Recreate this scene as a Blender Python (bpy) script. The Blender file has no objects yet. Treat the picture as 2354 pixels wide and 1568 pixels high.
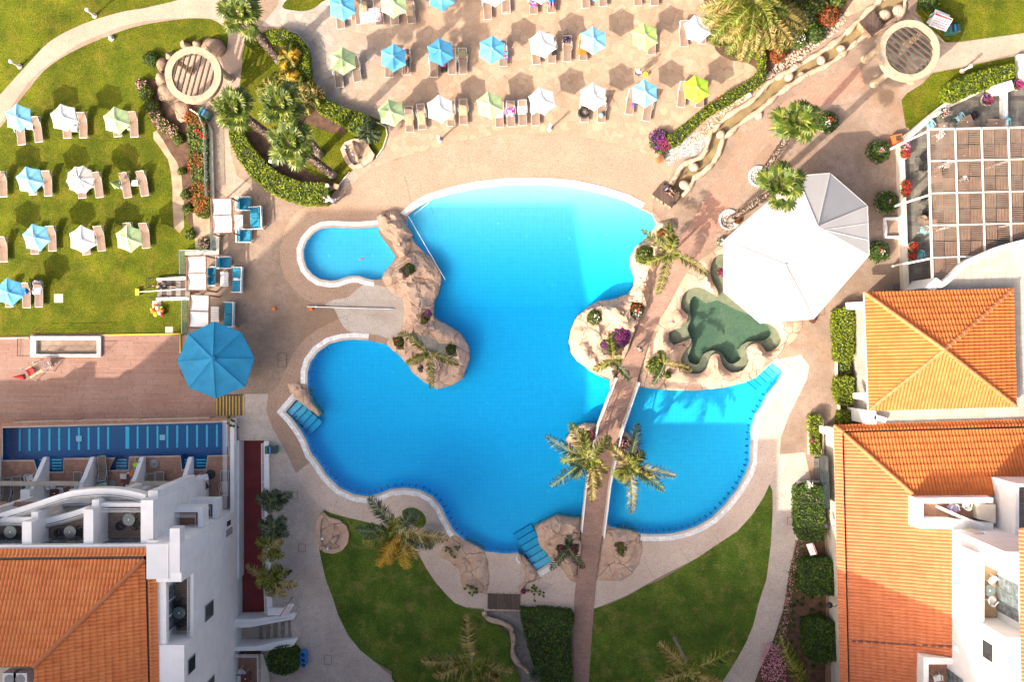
import bpy, bmesh, math, random
import numpy as np
from mathutils import Vector, Matrix, noise
from mathutils.geometry import delaunay_2d_cdt, tessellate_polygon
R = math.radians
scene = bpy.context.scene
C = scene.collection
rnd = random.Random(7)

# ------------------------------------------------------------------ camera, sky, sun, exposure
CAMH = 70.0          # drone height, metres
PX = 30.0            # photo units per metre on the ground
cam_d = bpy.data.cameras.new('camera'); cam = bpy.data.objects.new('camera', cam_d); C.objects.link(cam)
cam.location = (0, 0, CAMH); cam.rotation_euler = (0, 0, 0)
cam_d.sensor_width = 36; cam_d.lens = 36 * (PX * CAMH) / 2354.0; cam_d.clip_end = 1000
scene.camera = cam
SUN_EL, SUN_AZ = R(35), R(42)      # shadows run 42 degrees north of east
world = bpy.data.worlds.new('World'); scene.world = world; world.use_nodes = True
wn = world.node_tree.nodes; wl = world.node_tree.links
sky = wn.new('ShaderNodeTexSky'); sky.sky_type = 'NISHITA'; sky.sun_disc = False
sky.sun_elevation = SUN_EL; sky.sun_rotation = R(228); sky.air_density = 0.75; sky.dust_density = 9; sky.ozone_density = 0.3
wl.new(sky.outputs[0], wn['Background'].inputs[0]); wn['Background'].inputs[1].default_value = 0.15
sun_d = bpy.data.lights.new('sun', 'SUN'); sun = bpy.data.objects.new('sun', sun_d); C.objects.link(sun)
sun_d.energy = 3.6; sun_d.angle = R(0.5); sun_d.color = (1.0, 0.88, 0.73)
sdir = Vector((math.cos(SUN_AZ) * math.cos(SUN_EL), math.sin(SUN_AZ) * math.cos(SUN_EL), -math.sin(SUN_EL)))
sun.rotation_euler = sdir.to_track_quat('-Z', 'Y').to_euler(); sun.location = (-60, -60, 60)
scene.view_settings.view_transform = 'Standard'; scene.view_settings.look = 'None'
scene.view_settings.exposure = 1.25; scene.view_settings.gamma = 1
scene.render.engine = 'CYCLES'; scene.cycles.max_bounces = 6; scene.cycles.transparent_max_bounces = 12
scene.cycles.diffuse_bounces = 3; scene.cycles.volume_bounces = 0

# ------------------------------------------------------------------ survey helpers: plan units -> metres
def P(x, y, z=0.0):
    k = (CAMH - z) / CAMH / PX
    return Vector(((x - 1177) * k, (784 - y) * k, z))
TX = (0, 580.7, 1161.4, 1742.1); TY = (0, 522.6, 1045.3)
def t(c, r, s):
    out = []
    for q in s.split():
        a, b = q.split(','); out.append((TX[c] + float(a) / 3.0004, TY[r] + float(b) / 3.0004))
    return out
def t1(c, r, a, b): return (TX[c] + a / 3.0004, TY[r] + b / 3.0004)
def dd(s): return [tuple(float(v) for v in q.split(',')) for q in s.split()]
def v1(s):   # survey of the kids' pool corner
    return [(464.6 + a / 4.769, 406.5 + b / 4.769) for a, b in dd(s)]
def Wd(pts, z=0.0): return [tuple(P(a, b, z)[:2]) for a, b in pts]
def smooth_loop(pts, n=4):
    out = []; m = len(pts)
    for i in range(m):
        p0, p1, p2, p3 = pts[i-1], pts[i], pts[(i+1) % m], pts[(i+2) % m]
        for k in range(n):
            u = k / n
            out.append(tuple(0.5*((2*p1[j]) + (-p0[j]+p2[j])*u + (2*p0[j]-5*p1[j]+4*p2[j]-p3[j])*u*u + (-p0[j]+3*p1[j]-3*p2[j]+p3[j])*u**3) for j in (0, 1)))
    return out
def smooth_line(pts, n=4):
    out = []; m = len(pts)
    for i in range(m-1):
        p0, p1, p2, p3 = pts[max(i-1, 0)], pts[i], pts[i+1], pts[min(i+2, m-1)]
        for k in range(n):
            u = k / n
            out.append(tuple(0.5*((2*p1[j]) + (-p0[j]+p2[j])*u + (2*p0[j]-5*p1[j]+4*p2[j]-p3[j])*u*u + (-p0[j]+3*p1[j]-3*p2[j]+p3[j])*u**3) for j in range(len(p1))))
    out.append(tuple(pts[-1])); return out
def inpoly(pts, poly):
    pts = np.asarray(pts, float); x, y = pts[:, 0], pts[:, 1]; ins = np.zeros(len(pts), bool)
    m = len(poly)
    for i in range(m):
        x0, y0 = poly[i-1]; x1, y1 = poly[i]
        if y0 == y1: continue
        c = ((y0 > y) != (y1 > y)) & (x < (x1 - x0) * (y - y0) / (y1 - y0) + x0)
        ins ^= c
    return ins
def edgedist(pts, poly, closed=True):
    pts = np.asarray(pts, float); best = np.full(len(pts), 1e9); m = len(poly)
    for i in range(0 if closed else 1, m):
        a = np.array(poly[i-1], float); b = np.array(poly[i], float); ab = b - a
        L = max(ab @ ab, 1e-12); u = np.clip(((pts - a) @ ab) / L, 0, 1)
        d = np.linalg.norm(pts - (a + u[:, None] * ab), axis=1); best = np.minimum(best, d)
    return best
def area2(p): return 0.5 * sum(p[i-1][0]*p[i][1] - p[i][0]*p[i-1][1] for i in range(len(p)))
def ccw(p): return list(p) if area2(p) > 0 else list(reversed(p))
def offset_loop(poly, d):       # outward offset of a CCW loop
    poly = ccw(poly); m = len(poly); out = []
    for i in range(m):
        a = Vector(poly[i-1]); b = Vector(poly[i]); c = Vector(poly[(i+1) % m])
        n1 = (b - a); n2 = (c - b)
        if n1.length < 1e-9 or n2.length < 1e-9: out.append(tuple(b)); continue
        n1.normalize(); n2.normalize(); n1 = Vector((n1.y, -n1.x)); n2 = Vector((n2.y, -n2.x))
        n = n1 + n2
        if n.length < 1e-6: n = n1
        n.normalize(); k = d / max(n.dot(n1), 0.45); out.append((b.x + n.x*k, b.y + n.y*k))
    return out

# ------------------------------------------------------------------ mesh collector
class MB:
    def __init__(s): s.v = []; s.f = []
    def add(s, vs, fs):
        o = len(s.v); s.v.extend([tuple(q) for q in vs]); s.f.extend([tuple(i + o for i in f) for f in fs]); return s
    def box(s, cx, cy, z0, sx, sy, sz, rz=0.0, top=1.0):
        c, n = math.cos(rz), math.sin(rz); vs = []
        for k, zz in ((1.0, z0), (top, z0 + sz)):
            for ax, ay in ((-1, -1), (1, -1), (1, 1), (-1, 1)):
                x = ax*sx/2*k; y = ay*sy/2*k; vs.append((cx + x*c - y*n, cy + x*n + y*c, zz))
        return s.add(vs, [(3,2,1,0),(4,5,6,7),(0,1,5,4),(1,2,6,5),(2,3,7,6),(3,0,4,7)])
    def bar(s, a, b, w, h):
        a = Vector(a); b = Vector(b); d = (b - a); 
        if d.length < 1e-6: return s
        d.normalize(); up = Vector((0, 0, 1)) if abs(d.z) < 0.95 else Vector((0, 1, 0))
        x = d.cross(up).normalized() * (w/2); y = x.cross(d).normalized() * (h/2)
        vs = [p + i*x + j*y for p in (a, b) for i, j in ((-1,-1),(1,-1),(1,1),(-1,1))]
        return s.add(vs, [(0,1,2,3),(7,6,5,4),(0,4,5,1),(1,5,6,2),(2,6,7,3),(3,7,4,0)])
    def tube(s, pts, rad, n=6, cap=True):
        pts = [Vector(p) for p in pts]; m = len(pts)
        if not hasattr(rad, '__len__'): rad = [rad]*m
        vs = []; ref = None
        for i in range(m):
            d = (pts[min(i+1, m-1)] - pts[max(i-1, 0)])
            d = d.normalized() if d.length > 1e-9 else Vector((0,0,1))
            if ref is None: ref = Vector((0,0,1)) if abs(d.z) < 0.9 else Vector((1,0,0))
            x = (ref - d*ref.dot(d)).normalized(); y = d.cross(x); ref = x
            for k in range(n):
                a = 2*math.pi*k/n; vs.append(pts[i] + (x*math.cos(a) + y*math.sin(a))*rad[i])
        fs = [(i*n+k, i*n+(k+1) % n, (i+1)*n+(k+1) % n, (i+1)*n+k) for i in range(m-1) for k in range(n)]
        if cap: fs += [tuple(reversed(range(n))), tuple(range((m-1)*n, m*n))]
        return s.add(vs, fs)
    def lathe(s, prof, n=16, cx=0, cy=0, sx=1, sy=1, a0=0.0):
        vs = []; m = len(prof)
        for r_, z in prof:
            for k in range(n):
                a = a0 + 2*math.pi*k/n; vs.append((cx + r_*sx*math.cos(a), cy + r_*sy*math.sin(a), z))
        fs = [(i*n+k, i*n+(k+1) % n, (i+1)*n+(k+1) % n, (i+1)*n+k) for i in range(m-1) for k in range(n)]
        fs += [tuple(reversed(range(n))), tuple(range((m-1)*n, m*n))]
        return s.add(vs, fs)
    def prism(s, poly, z0, z1, bottom=True):
        poly = ccw(poly); m = len(poly)
        tris = tessellate_polygon([[Vector((a, b, 0)) for a, b in poly]])
        vs = [(a, b, z0) for a, b in poly] + [(a, b, z1) for a, b in poly]
        fs = [(i, (i+1) % m, m + (i+1) % m, m + i) for i in range(m)]
        for tr in tris:
            a, b, c = tr; A = area2([poly[a], poly[b], poly[c]])
            if A < 0: a, b, c = c, b, a
            fs.append((m+a, m+b, m+c))
            if bottom: fs.append((c, b, a))
        return s.add(vs, fs)
    def strip(s, line, w0, w1, z, z2=None, closed=False):   # band along a line from offset w0 to w1 (left is +); slab if z2
        m = len(line); L = []; Rr = []
        for i in range(m):
            if closed: a, c = Vector(line[i-1]), Vector(line[(i+1) % m])
            else: a, c = Vector(line[max(i-1, 0)]), Vector(line[min(i+1, m-1)])
            d = (c - a); d = d.normalized() if d.length > 1e-9 else Vector((1, 0)); n = Vector((-d.y, d.x)); b = Vector(line[i])
            L.append(b + n*w0); Rr.append(b + n*w1)
        k = m if closed else m - 1
        if z2 is None:
            vs = [(p.x, p.y, z) for p in L] + [(p.x, p.y, z) for p in Rr]
            fs = []
            for i in range(k):
                j = (i+1) % m; f = (i, j, m+j, m+i) if w1 > w0 else (i, m+i, m+j, j)
                fs.append(f)
            return s.add(vs, fs)
        vs = [(p.x, p.y, z) for p in L] + [(p.x, p.y, z) for p in Rr] + [(p.x, p.y, z2) for p in L] + [(p.x, p.y, z2) for p in Rr]
        fs = []
        for i in range(k):
            j = (i+1) % m
            fs += [(2*m+i, 2*m+j, 3*m+j, 3*m+i), (i, j, 2*m+j, 2*m+i), (m+i, 3*m+i, 3*m+j, m+j), (i, m+i, m+j, j)]
        if not closed: fs += [(0, 2*m, 3*m, m), (m-1, 2*m-1, 4*m-1, 3*m-1)]
        return s.add(vs, fs)
    def ico(s, c, r_, sub=1, sq=(1,1,1), jit=0.0, rz=0.0):
        vs, fs = ICO[sub]; a, b = math.cos(rz), math.sin(rz); out = []
        for q in vs:
            k = 1 + (rnd.random()-.5)*jit; x, y, z = q[0]*sq[0]*k*r_, q[1]*sq[1]*k*r_, q[2]*sq[2]*k*r_
            out.append((c[0] + x*a - y*b, c[1] + x*b + y*a, c[2] + z))
        return s.add(out, fs)
    def build(s, name, m=None, parent=None, origin=None, smooth=False, fixn=True):
        me = bpy.data.meshes.new(name)
        v = s.v if origin is None else [(a-origin[0], b-origin[1], c-origin[2]) for a, b, c in s.v]
        me.from_pydata(v, [], s.f)
        if fixn:
            bm = bmesh.new(); bm.from_mesh(me); bmesh.ops.recalc_face_normals(bm, faces=bm.faces); bm.to_mesh(me); bm.free()
        if smooth:
            me.polygons.foreach_set('use_smooth', [True]*len(me.polygons))
            if smooth == 'auto':
                try: me.set_sharp_from_angle(angle=R(40))
                except Exception: pass
        me.update()
        if m is not None: me.materials.append(m)
        o = bpy.data.objects.new(name, me); C.objects.link(o)
        if parent is not None: o.parent = parent
        elif origin is not None: o.location = origin
        return o
def _ico(sub):
    bm = bmesh.new(); bmesh.ops.create_icosphere(bm, subdivisions=sub, radius=1)
    vs = [tuple(v.co) for v in bm.verts]; fs = [tuple(v.index for v in f.verts) for f in bm.faces]; bm.free(); return vs, fs
ICO = {1: _ico(1), 2: _ico(2), 3: _ico(3)}

def tag(o, label=None, cat=None, group=None, kind=None):
    if label: o['label'] = label
    if cat: o['category'] = cat
    if group: o['group'] = group
    if kind: o['kind'] = kind
    return o
def empty(name, loc, rz=0.0):
    o = bpy.data.objects.new(name, None); o.location = loc; o.rotation_euler = (0, 0, rz); o.empty_display_size = 0.3
    C.objects.link(o); return o
def dup(root, loc=None, rz=None, label=None, cat=None, group=None):
    r = root.copy(); C.objects.link(r)
    if loc is not None: r.location = loc
    if rz is not None: r.rotation_euler = (0, 0, rz)
    tag(r, label, cat, group)
    for ch in root.children:
        c = ch.copy(); C.objects.link(c); c.parent = r
        for g in ch.children:
            d = g.copy(); C.objects.link(d); d.parent = c
    return r
def sheet(name, outer, holes, z, m, struct=True):
    """flat ground sheet with holes, all in metres"""
    loops = [outer] + list(holes); vs = []; es = []
    for lp in loops:
        o = len(vs); vs += [Vector((a, b)) for a, b in lp]; es += [(o+i, o+(i+1) % len(lp)) for i in range(len(lp))]
    r_ = delaunay_2d_cdt(vs, es, [], 0, 1e-5)
    pv, pf = r_[0], r_[2]
    cen = np.array([[sum(pv[i].x for i in f)/len(f), sum(pv[i].y for i in f)/len(f)] for f in pf])
    keep = inpoly(cen, outer)
    for h in holes: keep &= ~inpoly(cen, h)
    mb = MB(); fs = []
    for f, k in zip(pf, keep):
        if k:
            f = list(f); A = area2([tuple(pv[i]) for i in f])
            fs.append(tuple(f) if A > 0 else tuple(reversed(f)))
    mb.add([(p.x, p.y, z) for p in pv], fs)
    o = mb.build(name, m, fixn=False)
    bm = bmesh.new(); bm.from_mesh(o.data); bmesh.ops.delete(bm, geom=[v for v in bm.verts if not v.link_faces], context='VERTS'); bm.to_mesh(o.data); bm.free()
    if struct: o['kind'] = 'structure'
    return o

# ------------------------------------------------------------------ materials
class NT:
    def __init__(s, name):
        s.m = bpy.data.materials.new(name); s.m.use_nodes = True; s.n = s.m.node_tree.nodes; s.l = s.m.node_tree.links
        s.b = s.n['Principled BSDF']; s.tc = None
    def coord(s, kind='Object'):
        if s.tc is None: s.tc = s.n.new('ShaderNodeTexCoord')
        return s.tc.outputs[kind]
    def noise(s, scale, detail=3, rough=0.5, dist=0.0, vec=None):
        q = s.n.new('ShaderNodeTexNoise'); q.inputs['Scale'].default_value = scale; q.inputs['Detail'].default_value = detail
        q.inputs['Roughness'].default_value = rough; q.inputs['Distortion'].default_value = dist
        s.l.new(vec or s.coord(), q.inputs['Vector']); return q.outputs['Fac']
    def ramp(s, fac, stops):
        q = s.n.new('ShaderNodeValToRGB'); e = q.color_ramp.elements
        while len(e) < len(stops): e.new(0.5)
        for i, (p, c) in enumerate(stops):
            e[i].position = p; e[i].color = (c, c, c, 1) if not hasattr(c, '__len__') else (*c, 1)
        s.l.new(fac, q.inputs[0]); return q.outputs[0]
    def mix(s, fac, a, b, mode='MIX'):
        q = s.n.new('ShaderNodeMix'); q.data_type = 'RGBA'; q.blend_type = mode
        for sock, v in ((q.inputs[0], fac), (q.inputs[6], a), (q.inputs[7], b)):
            if isinstance(v, (int, float)): sock.default_value = v
            elif isinstance(v, tuple): sock.default_value = (*v, 1) if len(v) == 3 else v
            else: s.l.new(v, sock)
        return q.outputs[2]
    def math(s, op, a, b=0.0, c=None):
        q = s.n.new('ShaderNodeMath'); q.operation = op
        for i, v in enumerate((a, b) if c is None else (a, b, c)):
            if isinstance(v, (int, float)): q.inputs[i].default_value = v
            else: s.l.new(v, q.inputs[i])
        return q.outputs[0]
    def xyz(s, vec=None):
        q = s.n.new('ShaderNodeSeparateXYZ'); s.l.new(vec or s.coord(), q.inputs[0]); return q.outputs
    def mapping(s, rot=0.0, scale=(1,1,1)):
        q = s.n.new('ShaderNodeMapping'); q.inputs['Rotation'].default_value[2] = rot; q.inputs['Scale'].default_value = scale
        s.l.new(s.coord(), q.inputs[0]); return q.outputs[0]
    def voro(s, scale, feature='F1', vec=None, out='Distance', rand=1.0):
        q = s.n.new('ShaderNodeTexVoronoi'); q.feature = feature; q.inputs['Scale'].default_value = scale; q.inputs['Randomness'].default_value = rand
        s.l.new(vec or s.coord(), q.inputs['Vector']); return q.outputs[out]
    def bump(s, h, strength=0.3, dist=0.05):
        q = s.n.new('ShaderNodeBump'); q.inputs['Strength'].default_value = strength; q.inputs['Distance'].default_value = dist
        s.l.new(h, q.inputs['Height']); s.l.new(q.outputs[0], s.b.inputs['Normal'])
    def col(s, c):
        if isinstance(c, tuple): s.b.inputs['Base Color'].default_value = (*c, 1)
        else: s.l.new(c, s.b.inputs['Base Color'])
    def rough(s, r_): s.b.inputs['Roughness'].default_value = r_; return s

def simple(name, c, rough=0.7, var=0.15, scale=3.0, fine=25.0, bump=0.0, metal=0.0, c2=None, spec=None):
    q = NT(name); d = tuple(v*(1-var) for v in c) if c2 is None else c2
    l_ = tuple(min(v*(1+var*0.6), 0.95) for v in c)
    a = q.mix(q.ramp(q.noise(scale, 4), [(0.3, 0.0), (0.7, 1.0)]), d, l_)
    f = q.ramp(q.noise(fine, 2), [(0.25, 1-var*0.7), (0.75, 1.0)])
    q.col(q.mix(1.0, a, f, 'MULTIPLY')); q.rough(rough); q.b.inputs['Metallic'].default_value = metal
    if spec is not None: q.b.inputs['Specular IOR Level'].default_value = spec
    if bump: q.bump(q.noise(fine, 3), bump, 0.02)
    return q.m
def island(name, stops, rough=0.55, transl=0.25, spec=0.3):
    """leaf-like material: every separate leaf gets its own tone"""
    q = NT(name); g = q.n.new('ShaderNodeNewGeometry'); r_ = g.outputs['Random Per Island']
    c = q.ramp(r_, stops)
    big = q.ramp(q.noise(0.9, 2), [(0.3, 0.72), (0.7, 1.15)])
    c = q.mix(1.0, c, big, 'MULTIPLY'); q.col(c); q.rough(rough); q.b.inputs['Specular IOR Level'].default_value = spec
    if transl:
        tr = q.n.new('ShaderNodeBsdfTranslucent'); q.l.new(c, tr.inputs[0]); mx = q.n.new('ShaderNodeMixShader'); mx.inputs[0].default_value = transl
        q.l.new(q.b.outputs[0], mx.inputs[1]); q.l.new(tr.outputs[0], mx.inputs[2]); q.l.new(mx.outputs[0], q.n['Material Output'].inputs[0])
    return q.m

def m_concrete(name, base, dark, stain, joints=0.0, fine=14, bumps=0.25, stain_lo=0.60):
    q = NT(name)
    c = q.mix(q.ramp(q.noise(0.35, 5, 0.6), [(0.32, 0.0), (0.68, 1.0)]), base, dark)
    c = q.mix(q.ramp(q.noise(0.16, 6, 0.68, 0.6), [(stain_lo, 0.0), (stain_lo+.14, 0.75)]), c, stain)
    c = q.mix(q.ramp(q.noise(1.9, 5, 0.65), [(0.42, 0.0), (0.72, 0.75)]), c, dark)
    fn = q.noise(fine, 4, 0.7)
    c = q.mix(1.0, c, q.ramp(fn, [(0.32, 0.62), (0.68, 1.15)]), 'MULTIPLY')
    st = q.noise(3.2, 4, 0.6, 1.5)
    c = q.mix(q.ramp(st, [(0.57, 0.0), (0.68, 0.5)]), c, tuple(v*0.6 for v in dark))
    q.col(c); q.rough(0.8); q.b.inputs['Specular IOR Level'].default_value = 0.25
    q.bump(fn, bumps, 0.02); return q.m
def m_flag():
    q = NT('flagstone_paving')
    vec = q.mapping(0.3)
    vn = q.n.new('ShaderNodeTexNoise'); vn.inputs['Scale'].default_value = 1.2; q.l.new(q.coord(), vn.inputs['Vector'])
    vv = q.mix(0.12, vec, vn.outputs['Color'])
    ed = q.voro(2.3, 'DISTANCE_TO_EDGE', vv); cellc = q.n.new('ShaderNodeTexVoronoi'); cellc.inputs['Scale'].default_value = 2.3; q.l.new(vv, cellc.inputs['Vector'])
    rr = q.n.new('ShaderNodeSeparateColor'); q.l.new(cellc.outputs['Color'], rr.inputs[0])
    c = q.ramp(rr.outputs[0], [(0.0, (0.36, 0.24, 0.16)), (0.5, (0.41, 0.28, 0.19)), (1.0, (0.45, 0.32, 0.22))])
    west = q.ramp(q.math('ADD', q.math('MULTIPLY_ADD', q.xyz()[0], 0.09, 1.25), q.math('MULTIPLY', q.noise(0.35, 4), 0.8)), [(0.35, 1.0), (0.95, 0.0)])
    grey = q.ramp(rr.outputs[1], [(0.0, (0.33, 0.28, 0.24)), (1.0, (0.44, 0.38, 0.33))])
    c = q.mix(west, c, grey)
    c = q.mix(q.ramp(q.noise(0.5, 5, 0.65), [(0.52, 0.0), (0.75, 0.55)]), c, (0.36, 0.22, 0.14))
    c = q.mix(q.ramp(ed, [(0.0, 0.6), (0.03, 0.0)]), c, (0.20, 0.125, 0.08))
    fn = q.noise(11, 5, 0.7); c = q.mix(1.0, c, q.ramp(fn, [(0.3, 0.74), (0.7, 1.1)]), 'MULTIPLY')
    q.col(c); q.rough(0.85); q.bump(q.math('MULTIPLY', q.ramp(ed, [(0.0, 0.0), (0.04, 1.0)]), fn), 0.3, 0.03); return q.m
def m_grass(name, a, b, dry, lo=0.56):
    q = NT(name)
    c = q.mix(q.ramp(q.noise(0.55, 5, 0.65), [(0.35, 0.0), (0.65, 1.0)]), a, b)
    c = q.mix(q.ramp(q.noise(0.85, 6, 0.7, 0.5), [(lo, 0.0), (lo+.2, 0.6)]), c, dry)
    fn = q.noise(9, 6, 0.85); c = q.mix(1.0, c, q.ramp(fn, [(0.36, 0.35), (0.66, 1.6)]), 'MULTIPLY')
    mow = q.noise(0.22, 2); c = q.mix(1.0, c, q.ramp(mow, [(0.35, 0.82), (0.65, 1.1)]), 'MULTIPLY')
    q.col(c); q.rough(0.9); q.b.inputs['Specular IOR Level'].default_value = 0.15; q.bump(q.noise(14, 4, 0.8), 0.9, 0.08); return q.m
def m_planks(name, c1, c2, w=0.14, gap=(0.05, 0.03, 0.025), length=2.4, axis=0, pale=None):
    q = NT(name); x = q.xyz(); u, v = (x[0], x[1]) if axis == 0 else (x[1], x[0])
    row = q.math('FLOOR', q.math('DIVIDE', v, w))
    fr = q.math('FRACT', q.math('DIVIDE', v, w))
    off = q.math('MULTIPLY', q.math('SINE', q.math('MULTIPLY', row, 12.9898)), 43.7)
    uu = q.math('ADD', q.math('DIVIDE', u, length), q.math('FRACT', off))
    cell = q.math('ADD', q.math('FLOOR', uu), q.math('MULTIPLY', row, 7.31))
    rn = q.math('FRACT', q.math('MULTIPLY', q.math('SINE', q.math('MULTIPLY', cell, 78.233)), 437.58))
    c = q.mix(rn, c1, c2)
    if pale: c = q.mix(q.ramp(q.noise(0.35, 4, 0.6), [(0.45, 0.0), (0.75, 0.8)]), c, pale)
    c = q.mix(1.0, c, q.ramp(q.noise(6, 4, 0.7), [(0.3, 0.8), (0.7, 1.1)]), 'MULTIPLY')
    g = q.math('LESS_THAN', fr, 0.15); e = q.math('LESS_THAN', q.math('FRACT', uu), 0.012)
    c = q.mix(q.math('MAXIMUM', g, e), c, gap)
    q.col(c); q.rough(0.65); return q.m
def m_grid(name, base, line, sx, sy, lw=0.05, var=0.1, rough=0.6, rot=0.0, noise_c=None, tilevar=0.15, bev=False):
    q = NT(name); x = q.xyz(q.mapping(rot))
    fx = q.math('FRACT', q.math('DIVIDE', x[0], sx)); fy = q.math('FRACT', q.math('DIVIDE', x[1], sy))
    cell = q.math('ADD', q.math('FLOOR', q.math('DIVIDE', x[0], sx)), q.math('MULTIPLY', q.math('FLOOR', q.math('DIVIDE', x[1], sy)), 5.17))
    rn = q.math('FRACT', q.math('MULTIPLY', q.math('SINE', q.math('MULTIPLY', cell, 12.7)), 437.58))
    c = q.mix(rn, tuple(v*(1-tilevar) for v in base), tuple(min(.95, v*(1+tilevar)) for v in base))
    if noise_c: c = q.mix(q.ramp(q.noise(0.8, 5, 0.6), [(0.45, 0.0), (0.7, 0.7)]), c, noise_c)
    c = q.mix(1.0, c, q.ramp(q.noise(8, 3, 0.6), [(0.3, 1-var), (0.7, 1+var*.5)]), 'MULTIPLY')
    g = q.math('MAXIMUM', q.math('LESS_THAN', fx, lw), q.math('LESS_THAN', fy, lw*sx/sy))
    c = q.mix(g, c, line); q.col(c); q.rough(rough); return q.m

M = {}
M['ground'] = m_concrete('stamped_concrete', (0.41, 0.30, 0.23), (0.24, 0.17, 0.125), (0.31, 0.185, 0.105), stain_lo=.52)
M['surround'] = m_concrete('smooth_pink_concrete', (0.45, 0.315, 0.235), (0.36, 0.24, 0.165), (0.40, 0.24, 0.14), fine=10, bumps=0.12, stain_lo=0.58)
M['path'] = m_concrete('pale_path_concrete', (0.49, 0.365, 0.285), (0.38, 0.27, 0.205), (0.38, 0.24, 0.15))
M['walk'] = m_concrete('pale_shade_lifted_walkway', (0.62, 0.53, 0.455), (0.45, 0.37, 0.31), (0.44, 0.34, 0.27))  # pale concrete, lightened further to counter the shade over the lower walkways
M['bleach'] = m_concrete('bleached_concrete', (0.60, 0.54, 0.47), (0.50, 0.43, 0.36), (0.36, 0.24, 0.16), stain_lo=0.56)
M['flag'] = m_flag()
M['lawn'] = m_grass('sunny_lawn', (0.128, 0.145, 0.006), (0.064, 0.088, 0.004), (0.22, 0.165, 0.020), 0.49)
M['lawn2'] = m_grass('shade_lifted_lawn', (0.125, 0.19, 0.022), (0.058, 0.112, 0.014), (0.32, 0.24, 0.07), 0.50)  # grass of the lower lawns, base lightened to offset their shade
M['brick'] = m_grid('red_brick_paving', (0.40, 0.215, 0.15), (0.27, 0.15, 0.11), 0.24, 0.08, 0.05, 0.2, 0.8, R(-55), (0.30, 0.16, 0.11))
M['brick2'] = m_grid('bridge_paving', (0.36, 0.215, 0.16), (0.27, 0.17, 0.13), 0.6, 0.2, 0.03, 0.25, 0.85, R(4), (0.25, 0.16, 0.12), 0.1)
M['soil'] = simple('garden_soil', (0.13, 0.07, 0.042), 0.95, 0.5, 2.0, 18, 0.6)
M['sand'] = simple('sandy_soil', (0.42, 0.30, 0.20), 0.95, 0.3, 1.5, 14, 0.5)
M['white'] = simple('white_render', (0.88, 0.86, 0.83), 0.85, 0.07, 1.2, 12, 0.1)
M['whitecop'] = m_grid('white_gutter_tile', (0.72, 0.72, 0.70), (0.50, 0.52, 0.52), 0.25, 0.25, 0.06, 0.08, 0.5)
M['cream'] = simple('cream_render', (0.66, 0.58, 0.47), 0.85, 0.12, 1.0, 10, 0.1)
M['beige'] = simple('beige_coping', (0.52, 0.44, 0.36), 0.8, 0.15, 1.5, 12)
M['wplast'] = simple('white_plastic', (0.82, 0.82, 0.80), 0.4, 0.04)
M['wpaint'] = simple('white_painted_wood', (0.80, 0.80, 0.78), 0.5, 0.06, 4)
M['steel'] = simple('brushed_steel', (0.55, 0.56, 0.57), 0.3, 0.1, metal=0.9)
M['alu'] = simple('pale_aluminium', (0.70, 0.70, 0.69), 0.4, 0.08, metal=0.3)
M['taupe'] = simple('taupe_sling_fabric', (0.25, 0.168, 0.122), 0.85, 0.12, 2.5, 60)
M['brownf'] = simple('brown_sling_fabric', (0.20, 0.15, 0.11), 0.85, 0.12, 2.5, 60)
M['black'] = simple('black_metal', (0.02, 0.02, 0.022), 0.5, 0.2)
M['wicker'] = simple('dark_wicker', (0.035, 0.037, 0.042), 0.7, 0.4, 6, 70, 0.5)
M['dglass'] = simple('frosted_table_glass', (0.12, 0.15, 0.15), 0.2, 0.1)
M['wood'] = simple('brown_wood', (0.22, 0.10, 0.05), 0.6, 0.3, 4, 30)
M['dkwood'] = m_planks('dark_boards', (0.075, 0.045, 0.032), (0.13, 0.08, 0.06), 0.09, (0.01, 0.008, 0.008), 3.0, 1)
M['deck'] = m_planks('terracotta_decking', (0.31, 0.165, 0.12), (0.25, 0.128, 0.09), 0.165, (0.11, 0.055, 0.04), 2.6, 0, (0.37, 0.225, 0.175))
M['wooddeck'] = m_planks('balcony_boards', (0.24, 0.17, 0.135), (0.31, 0.235, 0.19), 0.16, (0.12, 0.09, 0.07), 1.2, 0)
M['terratile'] = m_grid('terracotta_floor_tile', (0.36, 0.19, 0.125), (0.28, 0.16, 0.11), 0.33, 0.33, 0.04, 0.25, 0.75)
M['red'] = simple('red_rubber_floor', (0.20, 0.03, 0.03), 0.85, 0.2, 1.0, 20)
M['slate'] = m_grid('slate_paving', (0.15, 0.135, 0.11), (0.22, 0.19, 0.15), 0.55, 0.4, 0.03, 0.2, 0.7, 0, (0.08, 0.085, 0.09), 0.35)
M['paver'] = m_grid('roof_pavers', (0.36, 0.325, 0.28), (0.22, 0.18, 0.14), 0.5, 0.5, 0.03, 0.15, 0.8, 0, (0.48, 0.44, 0.39), 0.08)
M['canvas'] = simple('white_canvas', (0.78, 0.77, 0.75), 0.8, 0.05, 1.2, 30)
M['tent'] = simple('tent_membrane', (0.50, 0.48, 0.46), 0.6, 0.06, 0.8, 6)
M['c_blue'] = simple('sky_blue_canvas', (0.115, 0.46, 0.70), 0.8, 0.08, 1.5, 30)
M['c_lblue'] = simple('pale_blue_canvas', (0.22, 0.55, 0.74), 0.8, 0.08, 1.5, 30)
M['c_green'] = simple('pale_green_canvas', (0.40, 0.52, 0.25), 0.8, 0.10, 1.5, 30)
M['c_lime'] = simple('lime_canvas', (0.40, 0.62, 0.04), 0.8, 0.08, 1.5, 30)
M['c_ylime'] = simple('yellow_green_canvas', (0.45, 0.60, 0.17), 0.8, 0.08, 1.5, 30)
M['c_white'] = simple('ivory_canvas', (0.74, 0.72, 0.70), 0.8, 0.05, 1.5, 30)
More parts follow.
